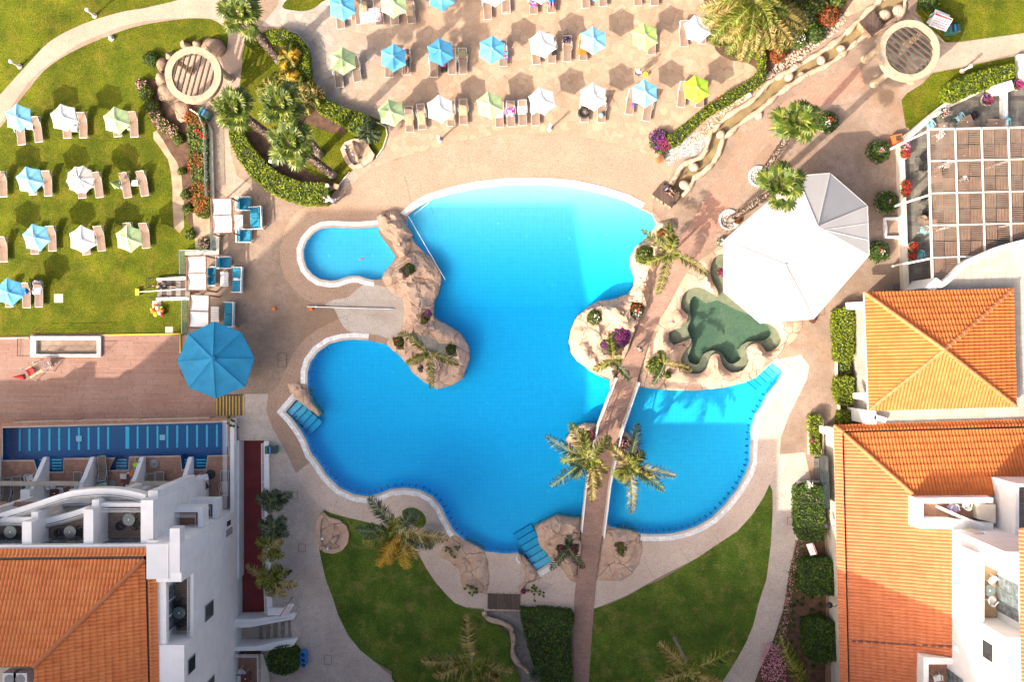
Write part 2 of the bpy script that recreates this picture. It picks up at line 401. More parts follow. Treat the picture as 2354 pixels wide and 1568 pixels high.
M['c_taupe'] = simple('greige_canvas', (0.60, 0.55, 0.50), 0.8, 0.05, 1.5, 30)
M['c_big'] = simple('cobalt_shade_cloth', (0.008, 0.22, 0.42), 0.8, 0.16, 1.6, 22, 0.2)
M['turq'] = simple('turquoise_cushion', (0.012, 0.24, 0.38), 0.8, 0.12, 3, 40)
M['stone'] = simple('ring_limestone', (0.46, 0.34, 0.22), 0.85, 0.3, 1.6, 8, 0.3, c2=(0.30, 0.25, 0.19))
M['pebble'] = island('river_pebbles', [(0.0, (0.30, 0.22, 0.16)), (0.5, (0.43, 0.34, 0.26)), (1.0, (0.56, 0.48, 0.39))], 0.8, 0)
M['wpebble'] = island('white_pebbles', [(0.0, (0.45, 0.43, 0.41)), (1.0, (0.78, 0.76, 0.74))], 0.7, 0)
def m_rock(name, a, b, d, crack=0.9):
    q = NT(name)
    vn = q.n.new('ShaderNodeTexNoise'); vn.inputs['Scale'].default_value = 0.7; q.l.new(q.coord(), vn.inputs['Vector'])
    vv = q.mix(0.35, q.coord(), vn.outputs['Color'])
    c = q.mix(q.ramp(q.noise(0.8, 5, 0.6), [(0.35, 0.0), (0.65, 1.0)]), a, b)
    c = q.mix(q.ramp(q.noise(2.2, 5, 0.65, 0.7), [(0.54, 0.0), (0.8, 0.6)]), c, d)
    ed = q.voro(crack, 'DISTANCE_TO_EDGE', vv)
    msk = q.ramp(q.noise(0.6, 2), [(0.38, 0.0), (0.48, 0.85)])
    ck = q.math('MULTIPLY', q.ramp(ed, [(0.0, 1.0), (0.02, 0.0)]), msk)
    c = q.mix(ck, c, tuple(v*0.35 for v in d))
    fn = q.noise(7, 5, 0.7); c = q.mix(1.0, c, q.ramp(fn, [(0.3, 0.8), (0.7, 1.1)]), 'MULTIPLY')
    q.col(c); q.rough(0.9); q.b.inputs['Specular IOR Level'].default_value = 0.2
    q.bump(q.math('ADD', q.noise(2.5, 6, 0.7), q.math('MULTIPLY', ck, -0.6)), 0.6, 0.12); return q.m
M['rock'] = m_rock('moulded_rock', (0.50, 0.335, 0.235), (0.60, 0.425, 0.31), (0.36, 0.22, 0.15))
M['boulder'] = m_rock('natural_boulder', (0.25, 0.16, 0.105), (0.36, 0.27, 0.20), (0.15, 0.09, 0.055))
def m_tileroof(name, a, b, d):
    q = NT(name); c = q.mix(q.ramp(q.noise(1.3, 4, 0.6), [(0.3, 0.0), (0.7, 1.0)]), a, b)
    c = q.mix(q.ramp(q.noise(5, 3, 0.6), [(0.58, 0.0), (0.78, 0.45)]), c, d)
    c = q.mix(q.ramp(q.noise(6.5, 1, 0.5), [(0.80, 0.0), (0.83, 0.7)]), c, (0.7, 0.66, 0.62))
    q.col(c); q.rough(0.7); q.b.inputs['Specular IOR Level'].default_value = 0.3; return q.m
M['roof'] = m_tileroof('clay_roof_tile', (0.48, 0.125, 0.030), (0.60, 0.18, 0.045), (0.34, 0.085, 0.035))
M['roof2'] = m_tileroof('clay_roof_tile_sunlit', (0.50, 0.15, 0.06), (0.58, 0.20, 0.085), (0.42, 0.14, 0.07))  # paler copy for the west slopes, strong sun painted into the tile
M['roof3'] = m_tileroof('clay_roof_tile_shade_lifted', (0.66, 0.19, 0.055), (0.78, 0.28, 0.09), (0.50, 0.12, 0.04))  # left wing tile, colour raised to make up for the shaded roof
M['south'] = m_concrete('light_painted_south_concrete', (0.70, 0.56, 0.455), (0.56, 0.43, 0.345), (0.46, 0.34, 0.26), stain_lo=.6)  # copy of the surround concrete, its brighter light painted into the colour
M['ridge'] = m_tileroof('ridge_tile', (0.50, 0.16, 0.055), (0.58, 0.22, 0.09), (0.40, 0.12, 0.05))
# foliage
M['hedge'] = island('hedge_leaves', [(0.0, (0.035, 0.065, 0.004)), (0.5, (0.13, 0.19, 0.007)), (1.0, (0.32, 0.36, 0.015))])
M['bush'] = island('shrub_leaves', [(0.0, (0.018, 0.045, 0.008)), (0.6, (0.055, 0.11, 0.012)), (1.0, (0.13, 0.19, 0.02))])
M['cover'] = island('ground_cover_leaves', [(0.0, (0.03, 0.05, 0.008)), (0.55, (0.09, 0.14, 0.015)), (1.0, (0.25, 0.27, 0.04))])
M['core'] = simple('inner_twigs', (0.025, 0.032, 0.010), 0.95, 0.4, 5)
M['frond'] = island('palm_leaflets', [(0.0, (0.06, 0.10, 0.010)), (0.5, (0.15, 0.20, 0.018)), (0.82, (0.32, 0.30, 0.05)), (1.0, (0.52, 0.38, 0.14))], 0.5, 0.3)
M['frondd'] = island('dry_palm_leaflets', [(0.0, (0.14, 0.12, 0.025)), (0.5, (0.34, 0.27, 0.07)), (1.0, (0.60, 0.46, 0.20))], 0.5, 0.3)
M['frondy'] = island('yellow_palm_leaflets', [(0.0, (0.42, 0.24, 0.02)), (0.6, (0.60, 0.36, 0.03)), (1.0, (0.65, 0.46, 0.08))], 0.5, 0.3)
M['frondk'] = island('deep_green_leaflets', [(0.0, (0.03, 0.06, 0.03)), (0.6, (0.075, 0.12, 0.055)), (1.0, (0.2, 0.25, 0.14))], 0.5, 0.25)
M['fan'] = island('fan_palm_leaves', [(0.0, (0.04, 0.075, 0.008)), (0.6, (0.105, 0.155, 0.015)), (1.0, (0.28, 0.29, 0.05))], 0.45, 0.25, 0.5)
M['yucca'] = island('agave_blades', [(0.0, (0.09, 0.13, 0.075)), (0.6, (0.17, 0.22, 0.14)), (1.0, (0.32, 0.36, 0.25))], 0.5, 0.15)
M['bark'] = island('shaggy_bark', [(0.0, (0.16, 0.10, 0.07)), (0.5, (0.38, 0.27, 0.20)), (1.0, (0.66, 0.52, 0.42))], 0.9, 0)
M['trunk'] = simple('grey_palm_trunk', (0.30, 0.25, 0.21), 0.9, 0.35, 5, 30, 0.5)
for nm, a, b in (('magenta', (0.16, 0.01, 0.06), (0.55, 0.04, 0.22)), ('redf', (0.22, 0.01, 0.01), (0.60, 0.05, 0.03)), ('purple', (0.05, 0.01, 0.07), (0.30, 0.05, 0.32)),
                 ('whitef', (0.7, 0.66, 0.6), (0.85, 0.83, 0.8)), ('orangef', (0.14, 0.03, 0.006), (0.42, 0.11, 0.015)), ('pinkf', (0.62, 0.22, 0.30), (0.78, 0.42, 0.46)), ('rust', (0.16, 0.035, 0.01), (0.38, 0.10, 0.02))):
    M[nm] = island(nm + '_petals', [(0.0, a), (1.0, b)], 0.6, 0.2)
def m_glass():
    q = NT('clear_glass'); q.b.inputs['Base Color'].default_value = (0.8, 0.9, 0.9, 1); q.rough(0.05)
    tr = q.n.new('ShaderNodeBsdfTransparent'); tr.inputs[0].default_value = (0.86, 0.93, 0.92, 1); mx = q.n.new('ShaderNodeMixShader'); mx.inputs[0].default_value = 0.8
    q.l.new(q.b.outputs[0], mx.inputs[1]); q.l.new(tr.outputs[0], mx.inputs[2]); q.l.new(mx.outputs[0], q.n['Material Output'].inputs[0]); return q.m
M['glass'] = m_glass()
M['window'] = simple('window_glass', (0.04, 0.055, 0.06), 0.12, 0.3, 1.5, 6)
M['shutter'] = simple('sliding_door_glass', (0.20, 0.24, 0.25), 0.15, 0.5, 2.5, 5)
def m_water(name, tint, density, ripple=0.25, sc=2.2):
    q = NT(name); n = q.n; l = q.l; n.remove(q.b)
    tr = n.new('ShaderNodeBsdfTransparent'); tr.inputs[0].default_value = (0.97, 1, 1, 1)
    gl = n.new('ShaderNodeBsdfGlossy'); gl.inputs['Roughness'].default_value = 0.08
    fr = n.new('ShaderNodeFresnel'); fr.inputs['IOR'].default_value = 1.2
    bp = n.new('ShaderNodeBump'); bp.inputs['Strength'].default_value = ripple; bp.inputs['Distance'].default_value = 0.05
    l.new(q.noise(sc, 4, 0.6), bp.inputs['Height']); l.new(bp.outputs[0], gl.inputs['Normal']); l.new(bp.outputs[0], fr.inputs['Normal'])
    mx = n.new('ShaderNodeMixShader'); ge = n.new('ShaderNodeNewGeometry'); l.new(q.math('MULTIPLY', fr.outputs[0], q.math('SUBTRACT', 1.0, ge.outputs['Backfacing'])), mx.inputs[0]); l.new(tr.outputs[0], mx.inputs[1]); l.new(gl.outputs[0], mx.inputs[2])
    l.new(mx.outputs[0], n['Material Output'].inputs['Surface'])
    va = n.new('ShaderNodeVolumeAbsorption'); va.inputs['Color'].default_value = (*tint, 1); va.inputs['Density'].default_value = density
    l.new(va.outputs[0], n['Material Output'].inputs['Volume']); return q.m
M['water'] = m_water('pool_water', (0.0, 0.87, 1.0), 1.2)
M['wdark'] = m_water('lap_pool_water', (0.02, 0.75, 1.0), 0.5, .1)
M['wgreen'] = m_water('spa_water', (0.45, 0.72, 0.62), 0.6)
M['wstream'] = m_water('stream_water', (0.6, 0.55, 0.3), 0.8)
def m_pooltile(name, base, line, grid=0.32):
    q = NT(name); x = q.xyz(); warp = q.math('MULTIPLY', q.math('SUBTRACT', q.noise(1.6, 3, 0.6), 0.5), 0.10)
    fx = q.math('FRACT', q.math('DIVIDE', q.math('ADD', x[0], warp), grid)); fy = q.math('FRACT', q.math('DIVIDE', q.math('ADD', x[1], warp), grid))
    g = q.math('MAXIMUM', q.math('LESS_THAN', fx, 0.09), q.math('LESS_THAN', fy, 0.09))
    c = q.mix(q.math('MULTIPLY', g, 0.4), base, line)
    c = q.mix(1.0, c, q.ramp(q.noise(2.5, 5, 0.7), [(0.3, 0.93), (0.7, 1.05)]), 'MULTIPLY')
    q.col(c); q.rough(0.5); return q.m
M['ptile'] = m_pooltile('pool_mosaic', (0.42, 0.66, 0.78), (0.22, 0.50, 0.68))
M['ptiled'] = m_pooltile('dark_pool_mosaic', (0.003, 0.085, 0.23), (0.02, 0.20, 0.42), 0.22)
M['plane'] = simple('lane_mosaic', (0.12, 0.75, 0.85), 0.5, 0.1)
M['stepm'] = simple('step_mosaic', (0.13, 0.46, 0.62), 0.5, 0.1)
M['ptick'] = simple('navy_mosaic', (0.01, 0.11, 0.30), 0.5, 0.15)
M['spatile'] = m_concrete('spa_plaster', (0.20, 0.23, 0.16), (0.12, 0.16, 0.12), (0.26, 0.25, 0.16), stain_lo=.5)
M['sparim'] = simple('spa_ledge_plaster', (0.24, 0.22, 0.15), 0.8, 0.2)
M['bed'] = simple('stream_bed', (0.33, 0.23, 0.12), 0.9, 0.3, 1.2, 14, 0.3)
M['gravel'] = simple('grey_gravel', (0.30, 0.27, 0.24), 0.95, 0.3, 3, 30, 0.8)
M['palebed'] = simple('pale_plaster_bed', (0.52, 0.50, 0.40), 0.8, 0.15, 1.0, 14)
for nm, c in (('orange', (0.80, 0.16, 0.01)), ('redp', (0.50, 0.02, 0.02)), ('yellow', (0.80, 0.50, 0.02)), ('bluep', (0.02, 0.20, 0.62)), ('navy', (0.02, 0.03, 0.12)),
              ('tan', (0.50, 0.35, 0.21)), ('pinkt', (0.62, 0.06, 0.30)), ('lilac', (0.55, 0.42, 0.58)), ('olive', (0.28, 0.27, 0.12)), ('tealp', (0.10, 0.38, 0.42)), ('lteal', (0.25, 0.50, 0.56)),
              ('gcan', (0.04, 0.16, 0.12)), ('gacid', (0.35, 0.70, 0.03)), ('skin', (0.45, 0.24, 0.15)), ('hair', (0.05, 0.03, 0.02)), ('greyh', (0.35, 0.32, 0.29)), ('bin', (0.015, 0.03, 0.03)),
              ('copper', (0.55, 0.14, 0.035)), ('rosew', (0.14, 0.04, 0.028)), ('rosec', (0.50, 0.33, 0.28)), ('grey', (0.32, 0.32, 0.31))):
    M[nm] = simple(nm + '_material', c, 0.65, 0.12, 3)
def m_spots(name, base, spots, scale=9, thr=0.3):
    q = NT(name); v = q.n.new('ShaderNodeTexVoronoi'); v.inputs['Scale'].default_value = scale; q.l.new(q.coord(), v.inputs['Vector'])
    s = q.n.new('ShaderNodeSeparateColor'); q.l.new(v.outputs['Color'], s.inputs[0])
    c = q.ramp(s.outputs[0], [(i/len(spots), k) for i, k in enumerate(spots)]); q.n[-1].color_ramp.interpolation = 'CONSTANT' if False else 'LINEAR'
    q.col(q.mix(q.math('LESS_THAN', v.outputs['Distance'], thr), base, c)); q.rough(0.9); return q.m
M['t_dots'] = m_spots('dotted_towel', (0.015, 0.012, 0.04), [(0.8, 0.8, 0.8), (0.8, 0.3, 0.1), (0.5, 0.4, 0.7)], 11, 0.35)
M['t_pink'] = m_spots('pink_patterned_towel', (0.70, 0.05, 0.32), [(0.8, 0.5, 0.6), (0.1, 0.5, 0.7), (0.8, 0.8, 0.8), (0.1, 0.02, 0.1)], 5, 0.5)
M['t_white'] = m_spots('printed_white_towel', (0.75, 0.72, 0.66), [(0.75, 0.1, 0.03), (0.05, 0.15, 0.3), (0.8, 0.6, 0.05)], 4, 0.33)
M['t_flower'] = m_spots('flower_print_towel', (0.58, 0.44, 0.46), [(0.16, 0.07, 0.12), (0.25, 0.12, 0.17)], 7.5, 0.32)
M['t_rb'] = m_spots('red_blue_towel', (0.03, 0.45, 0.62), [(0.6, 0.02, 0.05), (0.08, 0.10, 0.5), (0.7, 0.05, 0.1)], 4, 0.6)
M['t_lilac'] = m_spots('lilac_print_towel', (0.60, 0.48, 0.60), [(0.7, 0.62, 0.7), (0.4, 0.3, 0.5)], 5, 0.4)
# ================================================================== THE SETTING: ground, pools, lawns, paths
main_D = dd('935,497 955,480 985,462 1040,445 1100,432 1180,424 1250,424 1320,430 1380,443 1440,462 1475,480 1500,492 1512,520 1480,560 1462,590 1462,640 1460,670 1425,692 1370,700 1330,730 1320,790 1335,835 1370,862 1405,876 1430,882 1470,888 1530,894 1600,895 1660,890 1710,878 1740,866 1755,852 1775,833 1800,854 1789,876 1765,906 1752,933 1738,952 1728,989 1725,1045 1725,1062 1715,1089 1695,1125 1668,1159 1638,1189 1605,1209 1575,1220 1545,1227 1511,1229 1478,1228 1445,1222 1408,1214 1375,1206 1340,1204 1290,1240 1262,1262 1270,1290 1233,1314 1190,1272 1161,1274 1114,1269 1094,1259 1067,1242 1044,1222 1027,1192 1014,1165 994,1142 967,1127 931,1122 897,1125 874,1135 847,1142 814,1137 781,1122 751,1092 727,1055 717,1045 704,1012 691,989 671,962 657,947 681,919 707,915 707,882 707,856 714,832 731,809 757,791 787,783 814,781 847,783 886,792 930,802 965,770 965,700 985,640 985,590 955,560 935,530')
kids_D = v1('1930,548 1700,568 1560,562 1420,555 1320,565 1230,610 1150,700 1112,800 1115,900 1150,1000 1210,1070 1290,1120 1390,1138 1480,1135 1560,1105 1640,1085 1720,1088 1800,1115 1890,1132 1985,1120 2080,960 2120,870 2000,700 1940,620')
spa_D = t(2, 1, '1510,180 1440,215 1415,290 1430,370 1462,430 1468,478 1400,440 1340,415 1265,430 1222,480 1215,560 1262,602 1250,650 1215,690 1130,725 1160,810 1282,765 1268,820 1228,870 1212,940 1265,1000 1340,1008 1390,970 1412,900 1442,872 1480,880 1500,950 1560,1000 1640,985 1680,915 1662,845 1700,805 1760,800') + \
        t(3, 1, '60,860 125,835 160,775 125,700 60,660 20,650') + dd('1770,720 1700,640 1672,600')
stream_c = dd('2052,-30 2046,17 2010,45 1975,70 1929,110 1885,140 1842,163 1775,205 1741,240 1700,266 1665,295 1645,320 1628,367 1582,395 1562,432 1520,462')
stream_w = [30, 30, 26, 17, 16, 17, 14, 17, 14, 15, 16, 16, 15, 20, 20, 12]
def ribbon(c, w):
    L, Rr = [], []
    for i, p in enumerate(c):
        a = Vector(c[max(i-1, 0)]); b = Vector(c[min(i+1, len(c)-1)]); d = (b-a).normalized(); n = Vector((-d.y, d.x)); q = Vector(p)
        L.append(tuple(q + n*w[i])); Rr.append(tuple(q - n*w[i]))
    return L, Rr
sc_s = smooth_line(stream_c, 3); sw_s = [v[0] for v in smooth_line([(w, 0) for w in stream_w], 3)]
sL, sR = ribbon(sc_s, sw_s)
stream_D = sL + sR[::-1]
pale_D = dd('1116,1269 1124,1291 1126,1340 1160,1342 1192,1340 1205,1318 1197,1280 1161,1274')
low_D = dd('-900,962 537,962 543,1013 607,1013 612,1424 668,1424 672,1478 600,1494 600,2200 -900,2200')
lap_c = dd('8,984 523,971 526,1046 478,1047 474,1078 420,1079 416,1047 298,1049 296,1080 252,1081 266,1052 148,1053 146,1084 88,1085 80,1057 8,1058')
main_W, kids_W, spa_W, stream_W, pale_W, low_W = (ccw(Wd(smooth_loop(main_D[:26], 1) + main_D[26:])), ccw(Wd(kids_D)), ccw(Wd(smooth_loop(spa_D, 2))), ccw(Wd(stream_D)), ccw(Wd(pale_D)), ccw(Wd(low_D)))
HOLES = [main_W, kids_W, spa_W, stream_W, low_W]
big = [(-150, -150), (150, -150), (150, 150), (-150, 150)]
# creek below the southern footbridge
creek_D = dd('1119,1402 1195,1404 1212,1450 1232,1510 1228,1568 1226,1620 1200,1620 1196,1560 1175,1520 1176,1470 1150,1440 1119,1425')
creek_W = ccw(Wd(creek_D))
sheet('ground', big, HOLES + [creek_W], 0.0, M['ground'])

def basin(name, poly, depth_fn, m_floor, m_wall, water=None, wz=-0.10, step=1.2, top=-0.002):
    """floor that follows depth_fn, walls round the rim and the body of water"""
    xs = [p[0] for p in poly]; ys = [p[1] for p in poly]
    g = [(x, y) for x in np.arange(min(xs), max(xs), step) for y in np.arange(min(ys), max(ys), step)]
    g = np.array(g) if g else np.zeros((0, 2))
    if len(g): g = g[inpoly(g, poly) & (edgedist(g, poly) > step*0.4)]
    vs = [Vector(p) for p in poly] + [Vector((float(a), float(b))) for a, b in g]
    n = len(poly); r_ = delaunay_2d_cdt(vs, [(i, (i+1) % n) for i in range(n)], [], 0, 1e-5); pv, pf = r_[0], r_[2]
    cen = np.array([[sum(pv[i].x for i in f)/len(f), sum(pv[i].y for i in f)/len(f)] for f in pf]); keep = inpoly(cen, poly)
    fs = [tuple(f) if area2([tuple(pv[i]) for i in f]) > 0 else tuple(reversed(f)) for f, k in zip(pf, keep) if k]
    mb = MB(); mb.add([(p.x, p.y, -depth_fn(p.x, p.y)) for p in pv], fs)
    fl = mb.build(name + '_floor', m_floor, fixn=False); fl['kind'] = 'structure'
    w = MB(); m = len(poly)
    w.add([(a, b, top) for a, b in poly] + [(a, b, -depth_fn(a, b) - 0.02) for a, b in poly], [(i, m+i, m+(i+1) % m, (i+1) % m) for i in range(m)])
    wo = w.build(name + '_wall', m_wall, fixn=False); wo['kind'] = 'structure'
    if water:
        q = MB(); op = offset_loop(poly, 0.04); q.prism(op, -3.2, wz); o = q.build(name + '_water', water); o['kind'] = 'structure'
def main_depth(x, y):
    d = 0.32 + max(0.0, min(1.0, (11.8 - y) / 9.0)) * 1.2
    if y < -6: d = 1.6 - min(1.0, (-6 - y)/9.0) * 0.25
    if x > 9 and y < 0: d = 1.15 
    return d
basin('pool', main_W, main_depth, M['ptile'], M['ptile'], M['water'])
basin('kids_pool', kids_W, lambda x, y: 0.75, M['ptile'], M['ptile'], M['water'])
spa_deep = Wd(smooth_loop(t(2, 1, '1480,500 1400,520 1330,470 1285,500 1280,580 1290,640 1262,700 1300,800 1265,900 1300,945 1345,940 1370,880 1440,850 1500,870 1540,930 1590,940 1640,900 1620,840 1680,790 1800,780 1850,720 1800,640 1600,560'), 2))
def spa_depth(x, y): return 0.95
basin('spa_pool', spa_W, spa_depth, M['spatile'], M['sparim'], M['wgreen'], -0.14, 0.8)
mb = MB(); 
def ledge(mb, outer, inner, z0, z1):
    lo = [outer, inner]; vs = []; es = []
    for lp in lo:
        o = len(vs); vs += [Vector(p) for p in lp]; es += [(o+i, o+(i+1) % len(lp)) for i in range(len(lp))]
    r_ = delaunay_2d_cdt(vs, es, [], 0, 1e-5); pv, pf = r_[0], r_[2]
    cen = np.array([[sum(pv[i].x for i in f)/len(f), sum(pv[i].y for i in f)/len(f)] for f in pf])
    keep = inpoly(cen, outer) & ~inpoly(cen, inner)
    mb.add([(p.x, p.y, z1) for p in pv], [tuple(f) if area2([tuple(pv[i]) for i in f]) > 0 else tuple(reversed(f)) for f, k in zip(pf, keep) if k])
    inner = ccw(inner); m = len(inner)
    mb.add([(a, b, z0) for a, b in inner] + [(a, b, z1) for a, b in inner], [(i, m+i, m+(i+1) % m, (i+1) % m) for i in range(m)])
ledge(mb, offset_loop(spa_W, -0.01), ccw(spa_deep), -0.95, -0.42)
o = mb.build('spa_bench', M['sparim'], fixn=False); o['kind'] = 'structure'
basin('stream', stream_W, lambda x, y: 0.28, M['bed'], M['rock'], M['wstream'], -0.10, 1.0)
basin('creek', creek_W, lambda x, y: 0.3, M['gravel'], M['rock'])
sheet('shallow_basin', pale_W, [], -0.05 + 0.058, M['palebed'])

# steps down into the pool
def pool_steps(a0, a1, dirv, n, w, label):
    """treads from edge a0-a1 going along dirv (plan units)"""
    mb = MB(); ed = MB()
    A0, A1 = P(*a0), P(*a1); d = Vector((dirv[0], -dirv[1], 0)).normalized()
    for i in range(n):
        p, q = A0 + d*w*i, A1 + d*w*i; z = -0.22 - 0.17*i
        mb.add([(p.x, p.y, z), (q.x, q.y, z), ((q+d*w).x, (q+d*w).y, z), ((p+d*w).x, (p+d*w).y, z), ((p+d*w).x, (p+d*w).y, z-0.2), ((q+d*w).x, (q+d*w).y, z-0.2)], [(0, 1, 2, 3), (3, 2, 5, 4)])
        e0, e1 = p + d*(w-0.06), q + d*(w-0.06)
        ed.add([(e0.x, e0.y, z+.004), (e1.x, e1.y, z+.004), ((q+d*w).x, (q+d*w).y, z+.004), ((p+d*w).x, (p+d*w).y, z+.004)], [(0, 1, 2, 3)])
    o = mb.build('pool_steps', M['stepm']); tag(o, label, 'steps', kind='structure'); 
    e = ed.build('step_nosing', M['ptick'], o)
pool_steps((659, 947), (684, 921), (1.0, 1.02), 5, 0.50, 'submerged pool steps at the western tip')
pool_steps((1232, 1313), (1272, 1289), (-0.62, -0.92), 6, 0.52, 'submerged pool steps at the southern tip')
pool_steps((1776, 835), (1799, 855), (-0.95, 0.75), 5, 0.46, 'submerged pool steps at the eastern tip')

# dark tile ticks on the ledge round the pool rim
tk = MB(); acc = 0.0; loop = main_W
cenm = Vector((0, 0))
for i in range(len(loop)):
    a = Vector(loop[i-1]); b = Vector(loop[i]); L = (b-a).length; d = (b-a).normalized() if L > 1e-6 else Vector((1, 0)); n = Vector((-d.y, d.x))
    while acc < L:
        p = a + d*acc; px, py = p.x*30+1177, 784-p.y*30
        rim = (py > 900 and not (1230 < px < 1420 and py > 1150)) or (px < 760 and py > 780)
        if rim and not (px > 1380 and py < 930 and px < 1720):
            q = p + n*0.10; s = d*0.065; u = n*0.27
            tk.add([(*(q-s), -0.30), (*(q+s), -0.30), (*(q+s+u), -0.30), (*(q-s+u), -0.30)], [(0, 1, 2, 3)])
        acc += 0.52
    acc -= L
o = tk.build('pool_ledge_tiles', M['ptick'], fixn=False); o['kind'] = 'structure'
# white drains on the pool floor
dr = MB()
for x, y in t(1, 1, '1322,62 1620,72 1330,150 1568,422 1597,757 602,975 948,1003 746,1180 1168,1195 1413,1130 835,1348 485,1385 1232,1342 1615,1225') + t(2, 1, '707,42 447,70 726,148 149,50 330,388 311,747 277,1102 1598,1207') + t(2, 2, '307,275 44,462 1243,346 1406,8') + t(1, 0, '1694,1534') + t(1, 2, '1487,273 1131,70 724,60'):
    w = P(x, y); dr.lathe([(0.085, -main_depth(w.x, w.y)+0.003), (0.07, -main_depth(w.x, w.y)+0.03)], 10, w.x, w.y)
for x, y in v1('1372,854 1850,854'):
    w = P(x, y); dr.lathe([(0.085, -0.747), (0.07, -0.72)], 10, w.x, w.y)
o = dr.build('pool_floor_inlets', M['wplast']); o['kind'] = 'structure'

# smooth ring of concrete round the pools
surr_D = dd('716,471 690,480 665,505 650,540 643,575 645,610 655,640 675,665 700,688 722,697 755,697 790,697 808,704 806,722 780,732 731,756 697,782 674,812 661,839 641,882 617,912 612,942 627,985 644,1012 661,1045 681,1088 704,1132 741,1168 760,1180 840,1200 880,1215 930,1235 952,1262 970,1300 1000,1345 1030,1380 1070,1396 1112,1400 1115,1405 1320,1408 1362,1402 1440,1370 1520,1325 1600,1285 1680,1240 1740,1180 1772,1112 1792,1045 1795,1006 1815,952 1855,872 1860,842 1842,816 1812,794 1770,780 1700,760 1600,700 1550,600 1530,520 1500,485 1500,445 1538,413 1495,357 1411,330 1328,313 1261,306 1161,307 1047,327 964,350 881,377 847,393 814,417 780,440')
surr_W = ccw(Wd(surr_D))
sheet('pool_surround', surr_W, HOLES, 0.006, M['surround'])
sheet('bleached_concrete', ccw(Wd(smooth_loop(t(1, 1, '660,480 760,400 900,405 1000,460 1060,560 1050,680 960,770 880,745 780,735 660,715 600,640 560,560 500,535 560,500'), 3))), HOLES, 0.011, M['bleach'])
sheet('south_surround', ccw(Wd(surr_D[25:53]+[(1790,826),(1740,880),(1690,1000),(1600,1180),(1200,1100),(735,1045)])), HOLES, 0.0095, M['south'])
gr = MB()
gr.strip(smooth_line(Wd(surr_D[:26]), 1), -0.012, 0.012, 0.013); gr.strip(Wd(surr_D[-14:-1]), -0.012, 0.012, 0.013)
for a, b in ((v1('1250,310')[0], v1('1290,495')[0]), (v1('1640,300')[0], v1('1645,490')[0]), (v1('2230,0')[0], v1('2310,330')[0]), (t1(1, 0, 1040, 1170), t1(1, 0, 1090, 1400)), (t1(1, 0, 1220, 1040), t1(1, 0, 1310, 1350)), (t1(1, 0, 1460, 960), t1(1, 0, 1540, 1290)),
             (t1(2, 0, 25, 920), t1(2, 0, 35, 1260)), (t1(2, 0, 312, 920), t1(2, 0, 300, 1262)), (t1(2, 0, 590, 960), t1(2, 0, 545, 1280)), (t1(1, 1, 625, 400), t1(1, 1, 640, 520)), (t1(1, 1, 655, 620), t1(1, 1, 668, 730)), (t1(1, 2, 560, 380), t1(1, 2, 590, 300)), (t1(1, 2, 770, 340), t1(1, 2, 760, 440)),
             (t1(2, 2, 1420, 520), t1(2, 2, 1480, 610)), (t1(2, 2, 1200, 640), t1(2, 2, 1275, 745)), (t1(2, 2, 960, 740), t1(2, 2, 1035, 870)), (t1(1, 1, 290, 880), t1(1, 1, 390, 930))):
    gr.strip([tuple(P(*a)[:2]), tuple(P(*b)[:2])], -0.011, 0.011, 0.0135)
o = gr.build('expansion_joints', M['bed'], fixn=False); o['kind'] = 'structure'
# manhole outlines in the walkway
mh = MB()
for x, y, w, h in [(*t1(1, 2, 285, 282), 16, 16), (*t1(1, 2, 341, 644), 16, 17), (*t1(1, 2, 520, 1418), 17, 21), (*t1(3, 2, 228, 458), 16, 16), (*t1(1, 1, 205, 915), 20, 32), (*t1(3, 1, 437, 580), 16, 16)]:
    p = P(x, y); w /= 30; h /= 30; q = [(p.x-w/2, p.y-h/2), (p.x+w/2, p.y-h/2), (p.x+w/2, p.y+h/2), (p.x-w/2, p.y+h/2)]
    mh.strip(q, -0.02, 0.02, 0.016, closed=True)
o = mh.build('manhole_frames', M['soil'], fixn=False); o['kind'] = 'structure'

# coping: beige inner edge + white gutter, as closed rings cut where the rocks sit on them
def coping(name, poly, gaps, wi=0.17, wo=0.52):
    poly = ccw(poly); m = len(poly); A = MB(); B = MB()
    o1 = offset_loop(poly, 0.0); o2 = offset_loop(poly, wi); o3 = offset_loop(poly, wo)
    for i in range(m):
        a = poly[i-1]; b = poly[i]; cx, cy = (a[0]+b[0])*15+1177, 784-(a[1]+b[1])*15
        if any(x0 < cx < x1 and y0 < cy < y1 for x0, y0, x1, y1 in gaps): continue
        for mbx, L, Rr, z in ((A, o1, o2, 0.045), (B, o2, o3, 0.055)):
            p, q, r_, s_ = L[i-1], L[i], Rr[i], Rr[i-1]
            k = len(mbx.v); mbx.v += [(*p, z), (*q, z), (*r_, z), (*s_, z), (*p, -0.06), (*q, -0.06), (*r_, 0.0), (*s_, 0.0)]
            mbx.f += [(k, k+3, k+2, k+1), (k, k+1, k+5, k+4), (k+3, k+7, k+6, k+2)]
    r1 = A.build(name + '_edge', M['beige'], fixn=False); r1['kind'] = 'structure'; r2 = B.build(name + '_gutter', M['whitecop'], fixn=False); r2['kind'] = 'structure'
coping('pool_coping', main_W, [(860, 490, 1080, 900), (1475, 478, 1560, 700), (1300, 640, 1550, 1010), (1400, 860, 1765, 900), (1225, 1150, 1460, 1300), (1050, 1242, 1212, 1290), (686, 900, 720, 925)])
coping('kids_pool_coping', kids_W, [(866, 480, 1000, 720)])

